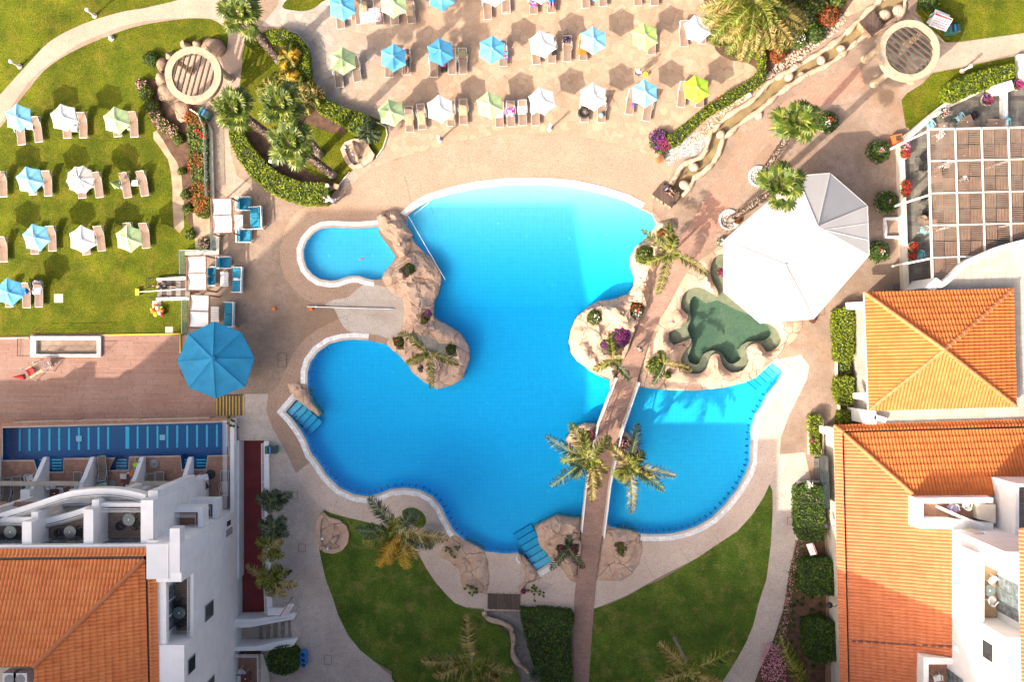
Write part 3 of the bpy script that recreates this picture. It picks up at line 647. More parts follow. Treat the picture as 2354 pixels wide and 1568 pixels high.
# lawns, beds and paths (thin sheets, each a few millimetres above the one below)
def lay(name, D, z, m, n=3, holes=()): 
    return sheet(name, ccw(Wd(smooth_loop(D, n) if n > 1 else D)), list(holes), z, m)
lay('terrace_paving', dd('600,60 640,10 640,-60 2100,-60 2060,-10 1985,20 1900,60 1800,130 1760,210 1700,250 1560,345 1538,413 1495,357 1411,330 1328,313 1261,306 1161,307 1047,327 964,350 905,366 860,395 838,414 800,440 775,470 750,440 780,330 850,300 800,260 720,235 705,180 705,110 690,80 650,60'), 0.004, M['flag'], 1, [low_W])
lay('upper_lawn', t(0, 0, '-300,-300 1190,-60 1050,40 860,75 650,135 480,205 330,295 210,420 100,540 0,650 -120,760 -400,900'), 0.012, M['lawn'])
path_line = dd('-60,330 -15,265 25,205 60,160 95,130 125,110 170,80 220,58 270,38 330,25 400,18 470,18 530,24 575,34')
pth = MB(); pth.strip(smooth_line(Wd(path_line), 3), -0.78, 0.78, 0.008)
pth.strip(Wd(dd('505,40 530,80 538,130 520,190 500,240 495,300 502,360 520,420 560,450')), -0.9, 1.0, 0.0085)
o = pth.build('garden_path', M['path'], fixn=False); o['kind'] = 'structure'
lay('parasol_lawn', t(0, 0, '-200,1000 0,880 60,790 190,625 300,490 420,400 560,325 700,265 900,190 1100,150 1300,125 1450,130 1530,170 1570,215 1565,330 1500,390 1200,420 1100,480 1080,560 1060,640 1130,740 1250,830 1290,900 1300,1000 1320,1100 1330,1250 1340,1400 1330,1568') + t(0, 1, '1330,60 1440,165 1290,200 1290,480 1290,740 1000,740 -200,760') + dd('-200,775'), 0.012, M['lawn'], 2)
lay('shrub_bed', t(0, 0, '1010,560 1080,560 1100,640 1200,760 1270,830 1300,800 1420,800 1440,900 1450,1568 1320,1568 1270,1400 1250,1200 1180,1060 1080,900 1010,760'), 0.018, M['soil'], 3)
lay('sandy_bed', t(0, 0, '1080,900 1180,1060 1250,1200 1270,1568 1200,1568 1190,1300 1160,1100 1060,960'), 0.020, M['sand'], 2)
lay('sandy_bed', dd('443,490 483,490 483,575 450,575'), 0.022, M['sand'], 1)
lay('grass_patch', t(1, 0, '205,45 300,-40 560,-40 480,10 430,50 370,72 300,72'), 0.012, M['lawn'])
lay('palm_garden', [(464.6 + a*.30565, b*.30565) for a, b in dd('320,340 480,230 560,215 700,260 780,340 800,420 805,600 830,670 960,770 1100,830 1260,870 1380,930 1390,1010 1350,1120 1290,1200 1120,1290 1030,1400 940,1500 840,1530 700,1510 500,1420 350,1300 240,1120 200,990 290,870 280,700 300,500')], 0.012, M['lawn'], 2)
lay('palm_bed', [(464.6 + a*.30565, b*.30565) for a, b in dd('330,1000 520,1010 640,1150 760,1260 900,1340 980,1370 960,1420 700,1400 480,1290 370,1150')], 0.018, M['soil'])
lay('palm_bed', [(464.6 + a*.30565, b*.30565) for a, b in dd('560,320 650,320 680,400 660,500 620,420')], 0.018, M['soil'])
lay('palm_bed', [(464.6 + a*.30565, b*.30565) for a, b in dd('640,680 860,700 920,860 1090,980 1000,1000 860,960 740,900 640,800')], 0.018, M['soil'])
low1_D = t(1, 2, '490,385 560,410 660,440 760,460 900,490 990,540 1060,600 1140,680 1200,790 1260,880 1330,960 1400,1030 1470,1060 1560,1068 1595,1075 1600,1110 1620,1140') + dd('1150,1440 1176,1470 1175,1520 1196,1560 1200,1640 960,1640 900,1560') + t(1, 2, '960,1500 840,1430 740,1350 660,1250 590,1110 550,980 510,880 480,760 460,660 470,560 450,440')
lay('west_garden_lawn', low1_D, 0.014, M['lawn2'], 1)
lay('east_garden_lawn', t(2, 2, '608,1065 700,1040 830,985 960,910 1060,870 1200,790 1330,710 1470,615 1600,530 1700,420 1786,290') + t(3, 2, '80,205 100,250 103,380 90,620 60,860 0,1040') + t(2, 2, '1740,1060 1710,1180 1660,1300 1600,1410 1500,1568 1480,1700 570,1700'), 0.014, M['lawn2'], 1)
lay('grass_patch', t(1, 2, '1080,368 1130,372 1180,410 1198,460 1180,500 1140,505 1090,480 1040,440 1035,390'), 0.014, M['lawn2'])
lay('northeast_lawn', t(3, 0, '1110,-60 1090,80 1150,160 1250,240 1290,290 1400,285 1836,225 2400,150 2400,-200 1110,-200'), 0.012, M['lawn'], 1)
lay('east_lawn', t(3, 0, '1200,505 1400,465 1600,420 1836,375 1836,560 1640,570 1300,710 1180,800 1060,900 1020,870 990,690 1030,640 1130,580'), 0.012, M['lawn'], 1)
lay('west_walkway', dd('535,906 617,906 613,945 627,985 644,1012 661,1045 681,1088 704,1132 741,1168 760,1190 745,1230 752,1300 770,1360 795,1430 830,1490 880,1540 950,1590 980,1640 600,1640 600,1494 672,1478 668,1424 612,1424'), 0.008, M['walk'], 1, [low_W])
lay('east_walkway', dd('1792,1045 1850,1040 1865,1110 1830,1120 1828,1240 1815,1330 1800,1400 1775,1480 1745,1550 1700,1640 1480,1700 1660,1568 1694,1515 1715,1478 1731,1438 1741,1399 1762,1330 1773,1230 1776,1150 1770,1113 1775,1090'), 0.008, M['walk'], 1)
lay('stone_path', t(3, 0, '1240,300 1400,290 1836,228 2400,150 2400,330 1836,350 1600,410 1400,455 1220,495 1150,500'), 0.008, M['path'], 1)
lay('brick_path', dd('1975,150 1989,197 1925,230 1865,250 1809,297 1742,353 1708,423 1681,467 1651,523 1625,556 1604,590 1560,590 1560,556 1585,522 1641,423 1708,333 1742,290 1805,233 1875,187'), 0.016, M['brick'], 1)
lay('flower_soil', t(3, 2, '270,600 460,600 470,700 470,1000 465,1568 465,1800 -100,1800 0,1510 100,1300 170,1100 220,800'), 0.016, M['soil'], 1)
lay('restaurant_patio', dd('2070,316 2100,300 2160,255 2235,215 2290,190 2340,185 2560,170 2560,680 2080,680 2074,400'), 0.012, M['slate'], 1)
lay('paved_plot', dd('2034,656 2080,645 2080,680 2034,680'), 0.014, M['slate'], 1)
lay('stepping_slab', t(0, 1, '374,460 436,460 436,520 374,520'), 0.02, M['beige'], 1)
lay('stepping_slab', t(0, 1, '1140,685 1193,685 1193,730 1140,730'), 0.02, M['beige'], 1)
lay('stepping_slab', t(0, 1, '1050,508 1112,508 1112,560 1050,560'), 0.02, M['beige'], 1)

# pebbles (too many to count): river stones along the stream, white stones by the flower bed and palm rings
def pebbles(name, D, size, m, dens, label):
    poly = Wd(D); xs = [p[0] for p in poly]; ys = [p[1] for p in poly]; A = abs(area2(poly)); n = int(A*dens)
    mb = MB(); k = 0
    while k < n:
        x, y = rnd.uniform(min(xs), max(xs)), rnd.uniform(min(ys), max(ys))
        if inpoly([(x, y)], poly)[0]:
            s = size*rnd.uniform(.55, 1.2); mb.ico((x, y, s*.25), s, 1, (1, rnd.uniform(.6, .9), .6), .25, rnd.uniform(0, 6)); k += 1
    o = mb.build(name, m, fixn=False); tag(o, label, 'pebbles', kind='stuff'); return o
peb_band = dd('1582,330 1620,318 1640,290 1680,255 1720,225 1760,192 1800,165 1836,140 1880,105 1920,75 1950,40 1935,30 1900,55 1870,75 1850,100 1820,120 1790,140 1762,172 1720,205 1690,228 1640,268 1600,305')
pebbles('river_pebbles', peb_band, 0.095, M['pebble'], 85, 'bed of tan river pebbles between the hedge and the stream')
wp_D = t(2, 0, '1150,1000 1320,905 1385,935 1390,980 1350,1040 1300,1080 1230,1080 1130,1142 1095,1090')
lay('pebble_base', wp_D, 0.012, M['gravel'], 2); lay('pebble_base', peb_band, 0.010, M['bed'], 1)
pebbles('white_pebbles', wp_D, 0.055, M['wpebble'], 110, 'patch of white pebbles at the end of the hedge by the stream')
gs = t(1, 2, '125,390 210,380 265,400 272,500 290,600 270,680 300,760 340,850 350,980 320,1040 300,1095 125,1095')
lay('gravel_base', gs, 0.012, M['walk'], 1)
pebbles('grey_gravel', gs, 0.05, island('gravel_stones', [(0.0, (0.38, 0.36, 0.32)), (1.0, (0.68, 0.66, 0.60))], 0.9, 0), 55, 'strip of grey gravel beside the red path')

# ================================================================== moulded rock
def rock_mass(name, D, h, label, holes=(), seed=0, step=0.17, skirt=-2.6, edge=0.9, low=None, cat='rock', mt='rock', terr=0.22, z0=0.0):
    poly = ccw(Wd(D)); dense = []
    for i in range(len(poly)):
        a, b = poly[i-1], poly[i]; L = math.dist(a, b); k = max(1, int(L/step))
        for j in range(k):
            u = j/k; w = 0.05*noise.noise(Vector((a[0]+(b[0]-a[0])*u, a[1]+(b[1]-a[1])*u, seed))*1.7) * 2
            dense.append((a[0]+(b[0]-a[0])*u + w, a[1]+(b[1]-a[1])*u + w*.7))
    xs = [p[0] for p in dense]; ys = [p[1] for p in dense]; r2 = random.Random(seed)
    g = np.array([(x + r2.uniform(-.05, .05), y + r2.uniform(-.05, .05)) for x in np.arange(min(xs), max(xs), step) for y in np.arange(min(ys), max(ys), step)])
    g = g[inpoly(g, dense) & (edgedist(g, dense) > step*0.5)]
    n = len(dense); vs = [Vector(p) for p in dense] + [Vector((float(a), float(b))) for a, b in g]
    r_ = delaunay_2d_cdt(vs, [(i, (i+1) % n) for i in range(n)], [], 0, 1e-5); pv, pf = r_[0], r_[2]
    pts = np.array([[p.x, p.y] for p in pv]); dist = edgedist(pts, dense)
    hl = [Wd(hh[0]) for hh in holes]; zz = []
    hin = [inpoly(pts, q) for q in hl]; hd = [edgedist(pts, q) for q in hl]
    for i, (x, y) in enumerate(pts):
        u = min(1.0, dist[i]/edge); e = math.sin(u*math.pi/2)
        f = 0.62 + 0.45*noise.fractal(Vector((x*.55, y*.55, seed*3.1)), 1.0, 2.0, 4) + 0.30*noise.noise(Vector((x*.28, y*.28, seed)))
        z = h*e*max(0.25, f)
        w = (x*math.cos(seed) + y*math.sin(seed))*0.5 + noise.noise(Vector((x*.6, y*.6, 9+seed)))
        z += 0.13*h*math.sin(w*5.0) * u
        q = z/terr; fq = q - math.floor(q); z = terr*(math.floor(q) + (fq**3 if fq < .5 else 1-(1-fq)**3)*1.0)*0.9 + z*0.1
        z += 0.09*noise.noise(Vector((x*2.3, y*2.3, seed)))*u
        for k_, hh in enumerate(holes):
            if hin[k_][i]: z = min(z, hh[1])
            elif hd[k_][i] < 0.4 : z = max(z, hh[1]+0.12)
        zz.append(z0 + max(z, 0.03 + 0.10*u))
    keep = inpoly(np.array([[sum(pv[i].x for i in f)/len(f), sum(pv[i].y for i in f)/len(f)] for f in pf]), dense)
    mb = MB(); mb.add([(p.x, p.y, z) for p, z in zip(pv, zz)], [tuple(f) if area2([tuple(pv[i]) for i in f]) > 0 else tuple(reversed(f)) for f, k in zip(pf, keep) if k])
    # skirt down to the pool floor
    mb.add([(p[0], p[1], zz[i] if i < len(zz) else 0) for i, p in enumerate(dense)] + [(p[0]*1.0, p[1], z0 + skirt) for p in dense], [(i, n+i, n+(i+1) % n, (i+1) % n) for i in range(n)])
    c = (sum(xs)/len(xs), sum(ys)/len(ys), 0.0)
    o = mb.build(name, M[mt], None, c, smooth='auto'); tag(o, label, cat)
    bm = bmesh.new(); bm.from_mesh(o.data); bmesh.ops.remove_doubles(bm, verts=bm.verts, dist=0.001); bmesh.ops.recalc_face_normals(bm, faces=bm.faces); bm.to_mesh(o.data); bm.free()
    return o
def soilfill(D, z, parent=None, m='soil'):
    mb = MB(); p = Wd(D, 0); mb.prism(p, z-0.06, z); c = parent.location if parent else None
    return mb.build('planting_soil', M[m], parent, c)
R1 = v1('1915,430 1960,385 2100,360 2160,380 2190,440 2230,500 2260,560 2312,640 2255,690 2300,705 2292,790 2260,840 2260,900 2160,880 2110,800 2080,700 1990,650 1940,560')
r1 = rock_mass('rock_outcrop', R1, 1.15, 'craggy moulded rock ridge between the kids pool and the main pool', seed=1, edge=.5)
R2 = t(1, 1, '1130,158 1200,190 1250,230 1290,300 1300,380 1280,450 1255,500 1245,560 1250,620 1290,650 1360,680 1440,730 1480,800 1497,910 1450,1045 1380,1090 1270,1118 1190,1075 1120,1020 1070,950 1020,890 960,840 915,800 960,765 1020,720 1040,650 1048,560 1030,490 980,465 920,410 890,350 905,310 960,250 1030,190')
h2a = t(1, 1, '1025,285 1085,245 1135,305 1065,355'); h2b = t(1, 1, '1170,590 1225,575 1230,630 1190,670 1165,640'); h2c = t(1, 1, '1110,720 1180,735 1300,800 1400,815 1415,880 1330,880 1200,850 1130,800'); h2d = t(1, 1, '970,760 1045,770 1050,830 1000,830')
r2 = rock_mass('rock_island', R2, 1.25, 'long moulded rock island with planting pockets in the middle of the pool', [(h2a, 0.7), (h2b, 0.45), (h2c, 0.5), (h2d, 0.3)], seed=2)
for q, z in ((h2a, .80), (h2b, .55), (h2d, .40)): soilfill(q, z, r2)
s = soilfill(h2c, .60, r2, 'gravel')
R3 = t(1, 1, '245,1075 300,1070 375,1080 380,1140 410,1210 468,1285 460,1303 430,1290 350,1220 300,1185 255,1140')
rock_mass('rock_spur', R3, 0.55, 'small pointed rock spur beside the western pool steps', seed=3, edge=.5)
R4 = t(2, 1, '1150,-60 1060,-40 985,60 905,130 865,200 865,270 895,330 890,400 850,460 740,497 650,505 570,550 500,610 455,700 440,790 450,860 500,925 580,990 660,1020 725,1050 727,1110 748,1110 775,1000 815,900 860,800 880,730 920,620 990,500 1020,400 1040,310 1080,200 1150,80 1190,0')
h4a = t(2, 1, '870,525 930,520 948,590 890,640 855,600'); h4b = t(2, 1, '750,700 855,700 845,780 790,880 700,860 670,790 735,770'); h4c = t(2, 1, '570,600 640,580 660,640 610,690 575,650'); h4d = t(2, 1, '900,160 1010,140 1020,220 930,240')
r4 = rock_mass('rock_island', R4, 1.25, 'large curved rock bank west of the brick path with flower pockets', [(h4a, .5), (h4b, .4), (h4c, .7), (h4d, .5)], seed=4)
for q, z in ((h4a, .6), (h4b, .5), (h4c, .8), (h4d, .6)): soilfill(q, z, r4)
R5o = t(2, 1, '915,1100 1100,1122 1300,1128 1500,1108 1650,1072 1740,1032') + t(3, 1, '0,1018 60,965 130,900 165,880 200,820 270,760 300,690 310,640 200,610 100,600') + dd('1740,700 1690,600 1690,560') + t(2, 1, '1500,100 1440,160 1340,230 1260,300 1200,400 1140,520 1060,640 1000,740 975,820 940,930')
# ring of rock round the spa: split as outline with the spa as a hole
def rock_ring(name, D, holeW, h, label, seed, step=.26):
    poly = ccw(Wd(D)); hole = ccw(offset_loop(holeW, 0.02)); allp = []; loops = []
    for lp in (poly, hole):
        ds = []
        for i in range(len(lp)):
            a, b = lp[i-1], lp[i]; k = max(1, int(math.dist(a, b)/step))
            ds += [(a[0]+(b[0]-a[0])*j/k, a[1]+(b[1]-a[1])*j/k) for j in range(k)]
        loops.append(ds)
    xs = [p[0] for p in poly]; ys = [p[1] for p in poly]
    g = np.array([(x + rnd.uniform(-.05, .05), y + rnd.uniform(-.05, .05)) for x in np.arange(min(xs), max(xs), step) for y in np.arange(min(ys), max(ys), step)])
    g = g[inpoly(g, poly) & ~inpoly(g, hole) & (edgedist(g, poly) > step*.5) & (edgedist(g, hole) > step*.5)]
    vs = []; es = []
    for lp in loops:
        o = len(vs); vs += [Vector(p) for p in lp]; es += [(o+i, o+(i+1) % len(lp)) for i in range(len(lp))]
    nb = len(vs); vs += [Vector((float(a), float(b))) for a, b in g]
    r_ = delaunay_2d_cdt(vs, es, [], 0, 1e-5); pv, pf = r_[0], r_[2]
    pts = np.array([[p.x, p.y] for p in pv]); dist = np.minimum(edgedist(pts, poly), edgedist(pts, hole)*1.3); zz = []
    for i, (x, y) in enumerate(pts):
        u = min(1.0, dist[i]/.8); e = math.sin(u*math.pi/2)
        z = h*e*(0.6 + .5*noise.fractal(Vector((x*.5, y*.5, seed*3.1)), 1.0, 2.0, 4)); q = z/.2; fq = q-math.floor(q)
        z = .2*(math.floor(q) + (fq**3 if fq < .5 else 1-(1-fq)**3))*.7 + z*.3; zz.append(max(z, 0.04+.1*u))
    cen = np.array([[sum(pv[i].x for i in f)/len(f), sum(pv[i].y for i in f)/len(f)] for f in pf]); keep = inpoly(cen, poly) & ~inpoly(cen, hole)
    mb = MB(); mb.add([(p.x, p.y, z) for p, z in zip(pv, zz)], [tuple(f) for f, k in zip(pf, keep) if k])
    for lp in loops:
        n = len(lp); mb.add([(a, b, .04) for a, b in lp] + [(a, b, -2.4 if lp is loops[0] else -.9) for a, b in lp], [(i, n+i, n+(i+1) % n, (i+1) % n) for i in range(n)])
    c = (sum(xs)/len(xs), sum(ys)/len(ys), 0.0); o = mb.build(name, M['rock'], None, c, smooth='auto'); tag(o, label, 'rock'); return o
rock_ring('rock_bank', R5o, spa_W, 0.75, 'moulded rock bank wrapped round the green spa pool', 5)
rock_mass('rock_island', dd('1300,1012 1318,985 1345,974 1375,976 1368,1010 1362,1050 1352,1075 1325,1070 1305,1045'), 0.9, 'rock islet on the west side of the bridge under two palms', seed=6, edge=.6)
rock_mass('rock_island', dd('1418,995 1440,994 1462,1010 1470,1035 1465,1065 1440,1085 1402,1080 1405,1040'), 0.9, 'rock islet on the east side of the bridge under a palm', seed=7, edge=.6)
R7 = t(2, 2, '205,500 360,420 440,435 528,440 530,520 515,700 490,885 450,870 400,800 330,740 285,680 240,640 220,580')
h7 = t(2, 2, '355,630 400,605 495,615 490,690 440,700 370,690')
r7 = rock_mass('rock_bank', R7, 1.0, 'flat-topped rock bank west of the bridge beside the southern pool steps', [(h7, .4)], seed=8); soilfill(h7, .5, r7)
R8 = t(2, 2, '665,570 700,470 720,510 830,520 940,545 950,650 920,760 870,830 800,870 720,875 630,860 650,700 655,600')
h8 = t(2, 2, '760,600 800,580 825,620 815,680 770,670')
r8 = rock_mass('rock_bank', R8, 0.75, 'rounded rock bank east of the bridge with a dry waterfall bowl', [(h8, .4)], seed=9); soilfill(h8, .5, r8)
R9 = t(1, 2, '1370,540 1460,590 1600,665 1625,740 1632,880 1615,965 1570,955 1460,930 1440,880 1430,790 1360,740 1290,710 1285,680 1330,620')
rock_mass('rock_bank', R9, 0.7, 'cracked rock bank along the south shore of the pool', seed=10, step=.22)
rock_mass('rock_bank', t(2, 2, '70,684 125,700 190,780 250,850 200,875 150,890 120,960 100,985 95,900 130,870 135,820 100,750'), 0.5, 'narrow rock rim between the shallow basin and the steps', seed=11, edge=.4)
# small fountain basins
def bowl(D, label, seed, wet=None):
    poly = ccw(Wd(D)); c = (sum(p[0] for p in poly)/len(poly), sum(p[1] for p in poly)/len(poly), 0.0)
    root = empty('fountain_basin', c); tag(root, label, 'fountain')
    inner = offset_loop(poly, -0.34); mb = MB(); mb.strip(poly, 0.0, 0.34, 0.0, 0.32, True)
    o = mb.build('stone_rim', M['rock'], root, c)
    b = MB(); b.prism(offset_loop(poly, -0.30), 0.02, 0.08); b.build('basin_floor', M['rock'], root, c)
    return root, c
f1, c1 = bowl(t(1, 2, '440,500 450,440 490,395 530,430 600,450 650,490 668,550 660,610 620,660 560,680 500,670 460,640 445,580'), 'dry stone fountain bowl with three white lamps beside the western lawn', 1)
f2, c2 = bowl(t(1, 0, '640,985 700,960 785,965 810,1020 845,1070 830,1110 760,1160 700,1175 655,1140 630,1090 610,1030'), 'stone fountain bowl with three lamps near the palm garden', 2, True)
def lampcap(root, c, pts, D=True):
    for x, y in pts:
        p = P(x, y, .3); mb = MB(); mb.lathe([(0.13, .08), (0.13, .12), (0.03, .14), (0.03, .30), (0.11, .31), (0.12, .36), (0.05, .40)], 10, p.x, p.y); mb.build('lamp', M['steel'], root, c)
lampcap(f1, c1, t(1, 2, '480,582 552,604 517,652')); lampcap(f2, c2, t(1, 0, '641,1010 694,1058 718,995'))
for x, y in t(2, 2, '868,788 800,838'):
    p = P(x, y, .3); mb = MB(); mb.lathe([(0.12, .2), (0.12, .36), (0.03, .4), (0.03, .5), (0.11, .51), (0.05, .58)], 10, p.x, p.y); o = mb.build('basin_lamp', M['steel'], None, (p.x, p.y, .2))
    tag(o, 'small steel lamp in the rock bowl east of the bridge, ' + ('upper one' if y < 1315 else 'lower one'), 'lamp')
mb = MB(); mb.tube([(c2[0]-.3, c2[1]+.9, .3), (c2[0]-.1, c2[1]+.2, .75), (c2[0]+.05, c2[1]-.5, .2)], [.1, .16, .1], 8); mb.build('spout_rock', M['rock'], f2, c2, smooth=True)
mb = MB(); mb.tube([(c1[0]+.5, c1[1]-.2, .1), (c1[0]+.1, c1[1]-.6, .35), (c1[0]-.1, c1[1]-.9, .1)], [.15, .25, .12], 8); mb.build('spout_rock', M['rock'], f1, c1, smooth=True)
# stream kerbs: moulded stones in a chain along both banks
def kerb(line, label, seed, r0=.21, nm='stream_kerb', zc=.10):
    r2 = random.Random(seed); L = smooth_line([tuple(P(*p)[:2]) for p in line], 3); pts = []; rad = []; acc = 0
    for i in range(len(L)-1):
        a, b = Vector(L[i]), Vector(L[i+1]); k = max(1, int((b-a).length/.22))
        for j in range(k): pts.append(a + (b-a)*j/k)
    for i, p in enumerate(pts):
        ph = i*.22; lump = abs(math.sin(ph*math.pi/r2.choice((1.15, 1.15, 1.2)) + seed)); rad.append(r0*(.30 + .85*lump**.5 + .45*noise.noise(Vector((p.x, p.y, seed)))))
    P3 = [(p.x + .08*noise.noise(Vector((p.x*2, p.y*2, 1))), p.y + .08*noise.noise(Vector((p.x*2, p.y*2, 5))), zc) for p in pts]
    mb = MB(); mb.tube(P3, rad, 8); c = (P3[len(P3)//2][0], P3[len(P3)//2][1], 0)
    o = mb.build(nm, M['rock'], None, c, smooth=True); tag(o, label, 'kerb'); return o
kerb(sL[1:-2:2], 'lumpy moulded stone kerb along the hedge side of the stream' if sL[10][1] < sR[10][1] else 'lumpy moulded stone kerb along the brick path side of the stream', 3)
kerb(sR[1:-2:2], 'lumpy moulded stone kerb along the brick path side of the stream' if sL[10][1] < sR[10][1] else 'lumpy moulded stone kerb along the hedge side of the stream', 5)
kerb(t(1, 2, '1600,1080 1600,1110 1640,1140 1720,1160 1786,1200') + t(2, 2, '45,1225 60,1290 50,1360 90,1440 150,1490 185,1520'), 'winding stone kerb of the dry creek on the western lawn', 7, .2)
for i, (x, y, r_) in enumerate([(*t1(3, 0, 575, 333), .36), (*t1(3, 0, 215, 525), .42), (*t1(3, 0, 305, 520), .32), (*t1(3, 0, 875, 100), .5), (*t1(3, 0, 968, 68), .5), (*t1(3, 0, 437, 415), .4), (*t1(2, 0, 1300, 1150), .42), (*t1(2, 0, 1487, 925), .38), (*t1(3, 0, 5, 790), .4), (*t1(2, 0, 1235, 1275), .45)]):
    p = P(x, y); mb = MB(); mb.ico((p.x, p.y, 0.0), r_, 2, (1, .85, .75), .08, i); o = mb.build('stream_boulder', M['rock'], None, (p.x, p.y, 0), smooth=True)
    tag(o, ['smooth boulder in the stream level with the middle of the brick path end', 'larger of two neighbouring boulders in the stream above the white pebbles', 'smaller of two neighbouring boulders in the stream above the white pebbles', 'boulder in the stream right beside the dark footbridge by the round pergola', 'boulder in the stream at the top edge of the photo', 'boulder against the hedge-side kerb where the stream bends', 'boulder in the stream beside the white pebble patch', 'boulder in the stream narrows above the white pebble patch', 'boulder on the path-side kerb near the leaning fan palm', 'big boulder in the stream just behind the sitting platform'][i], 'boulder', 'boulders in the stream')
# natural boulders round the left pergola
for i, (x, y, rx, ry, lab) in enumerate([(*t1(0, 0, 1465, 320), 75, 60, 'largest brown boulder behind the left round pergola'), (*t1(0, 0, 1357, 300), 36, 30, 'middle boulder behind the left round pergola'), (*t1(0, 0, 1270, 310), 40, 22, 'small flat boulder behind the left round pergola'),
     (*t1(0, 0, 1115, 440), 42, 50, 'pale boulder at the upper left rim of the left round pergola'), (*t1(0, 0, 1110, 540), 40, 48, 'tan boulder at the left rim of the round pergola'), (*t1(0, 0, 1150, 640), 60, 60, 'tan boulder at the lower left rim of the round pergola'), (*t1(0, 0, 1260, 760), 62, 70, 'grey boulder below the left round pergola'), (*t1(0, 0, 1170, 390), 22, 26, 'smallest boulder touching the left round pergola')]):
    p = P(x, y, .3); mb = MB(); mb.ico((p.x, p.y, .12), 1, 3, (rx/90*1.02, ry/90*1.02, .6), .03, rnd.uniform(-.3, .3))
    mb.v = [(a + .28*noise.noise(Vector((a*1.6, b*1.6, c*2))), b + .28*noise.noise(Vector((a*1.6, b*1.6, 4+c*2))), c + .22*noise.noise(Vector((a*1.3, b*1.3, 8)))) for a, b, c in mb.v]
    o = mb.build('boulder', M['boulder'], None, (p.x, p.y, 0), smooth='auto'); tag(o, lab, 'boulder', 'boulders round the left pergola')
# ================================================================== parasols and loungers
def canopy_mesh(nseg, rad, z_rim, z_top, sag=0.07, val=0.10, seed=0, z_tilt=(0, 0)):
    mb = MB(); A = 2*math.pi/nseg; rings = 6; per = 4; m = nseg*per; vs = []
    for j in range(rings+1):
        u = max(j/rings, 0.04)
        for k in range(m):
            a = A*k/per; s = k % per; f = s/per
            e = math.cos(A/2)/math.cos(a % A - A/2)
            rr = rad*u*e*(1 - 0.06*math.sin(math.pi*f)*u)
            z = z_top + (z_rim - z_top)*u - sag*math.sin(math.pi*f)*math.sin(math.pi*min(u, .95))*0.9 + 0.03*math.sin(math.pi*u)
            vs.append((rr*math.cos(a), rr*math.sin(a), z + z_tilt[0]*rr*math.cos(a) + z_tilt[1]*rr*math.sin(a)))
    fs = [(j*m+k, j*m+(k+1) % m, (j+1)*m+(k+1) % m, (j+1)*m+k) for j in range(rings) for k in range(m)]
    o = len(vs)
    for k in range(m):
        x, y, z = vs[rings*m+k]; vs.append((x*0.985, y*0.985, z-val*(1 - .15*math.sin(math.pi*(k % per)/per))))
    fs += [(rings*m+k, rings*m+(k+1) % m, o+(k+1) % m, o+k) for k in range(m)]
    mb.add(vs, fs); return mb
def make_parasol(nseg, mat, rad=1.08, zr=2.28, zt=2.69, sc=1.0):
    root = empty('parasol', (0, 0, 0))
    mb = MB(); mb.tube([(0, 0, 0.0), (0, 0, zt+.02)], 0.022, 8); mb.build('pole', M['alu'], root)
    mb = MB(); mb.lathe([(.24, 0.0), (.25, .05), (.22, .09), (.05, .10), (.04, .30), (.03, .31)], 16); mb.build('base', M['grey'], root)
    c = canopy_mesh(nseg, rad, zr, zt).build('canopy', mat, root, fixn=False)
    mb = MB()
    for k in range(nseg):
        a = 2*math.pi*k/nseg; mb.tube([(math.cos(a)*.03, math.sin(a)*.03, zt-.05), (math.cos(a)*rad*.97, math.sin(a)*rad*.97, zr-.03)], .008, 4)
        mb.tube([(math.cos(a)*.03, math.sin(a)*.03, zr-.35), (math.cos(a)*rad*.5, math.sin(a)*rad*.5, (zr+zt)/2-.05)], .007, 4)
    mb.build('ribs', M['alu'], root)
    mb = MB(); n = nseg*2
    prof = [(.03, zt+.035), (.17, zt-.015), (.175, zt-.035)]
    mb.lathe(prof, n); mb.build('vent_cap', mat, root)
    mb = MB(); mb.lathe([(.02, zt+.02), (.035, zt+.05), (.03, zt+.09), (.005, zt+.11)], 8)
    for k in range(2):
        a = 1.0 + k*2.6; mb.tube([(.05*math.cos(a+j*.5)*1.6, .05*math.sin(a+j*.5)*1.6, zt+.04+.01*j) for j in range(5)], .008, 4)
    mb.build('finial', M['wplast'], root); return root
PROTO = {}
def parasol(D, col, rz, label, group, nseg=6, z=2.5):
    key = (col, nseg); p = P(*D, z); loc = (p.x, p.y, 0)
    if key not in PROTO:
        PROTO[key] = o = make_parasol(nseg, M[col]); o.location = loc; o.rotation_euler = (0, 0, rz)
    else: o = dup(PROTO[key], loc, rz)
    tag(o, label, 'parasol', group); return o
GL, GT = 'parasols on the western lawn', 'parasols on the paved terrace'
blue, lb, wh, gn = 'c_blue', 'c_lblue', 'c_white', 'c_green'
for (c, r, x, y), col, rz, lab in [((0, 0, 118, 806), lb, .15, 'pale blue parasol at the left end of the back lawn row beside the path'), ((0, 0, 432, 806), wh, .25, 'white parasol in the middle of the back row on the lawn'), ((0, 0, 797, 825), gn, .2, 'pale green parasol at the right end of the back row on the lawn'),
     ((0, 0, 195, 1238), lb, .3, 'pale blue parasol at the left of the second lawn row'), ((0, 1, 240, 68), lb, .3, 'blue parasol at the left of the third lawn row'), ((0, 1, 560, 80), wh, .1, 'white parasol in the middle of the third lawn row'),
     ((0, 1, 882, 75), gn, .15, 'pale green parasol at the right of the third lawn row'), ((0, 1, 55, 445), blue, .2, 'blue parasol over the front left loungers, cut by the left edge of the photo'), ((0, 0, -150, 1235), wh, .1, 'parasol just outside the left edge in the second lawn row'), ((0, 1, -150, 75), wh, .1, 'parasol just outside the left edge in the third lawn row')]:
    parasol(t1(c, r, x, y), col, rz + math.pi/6, lab, GL)
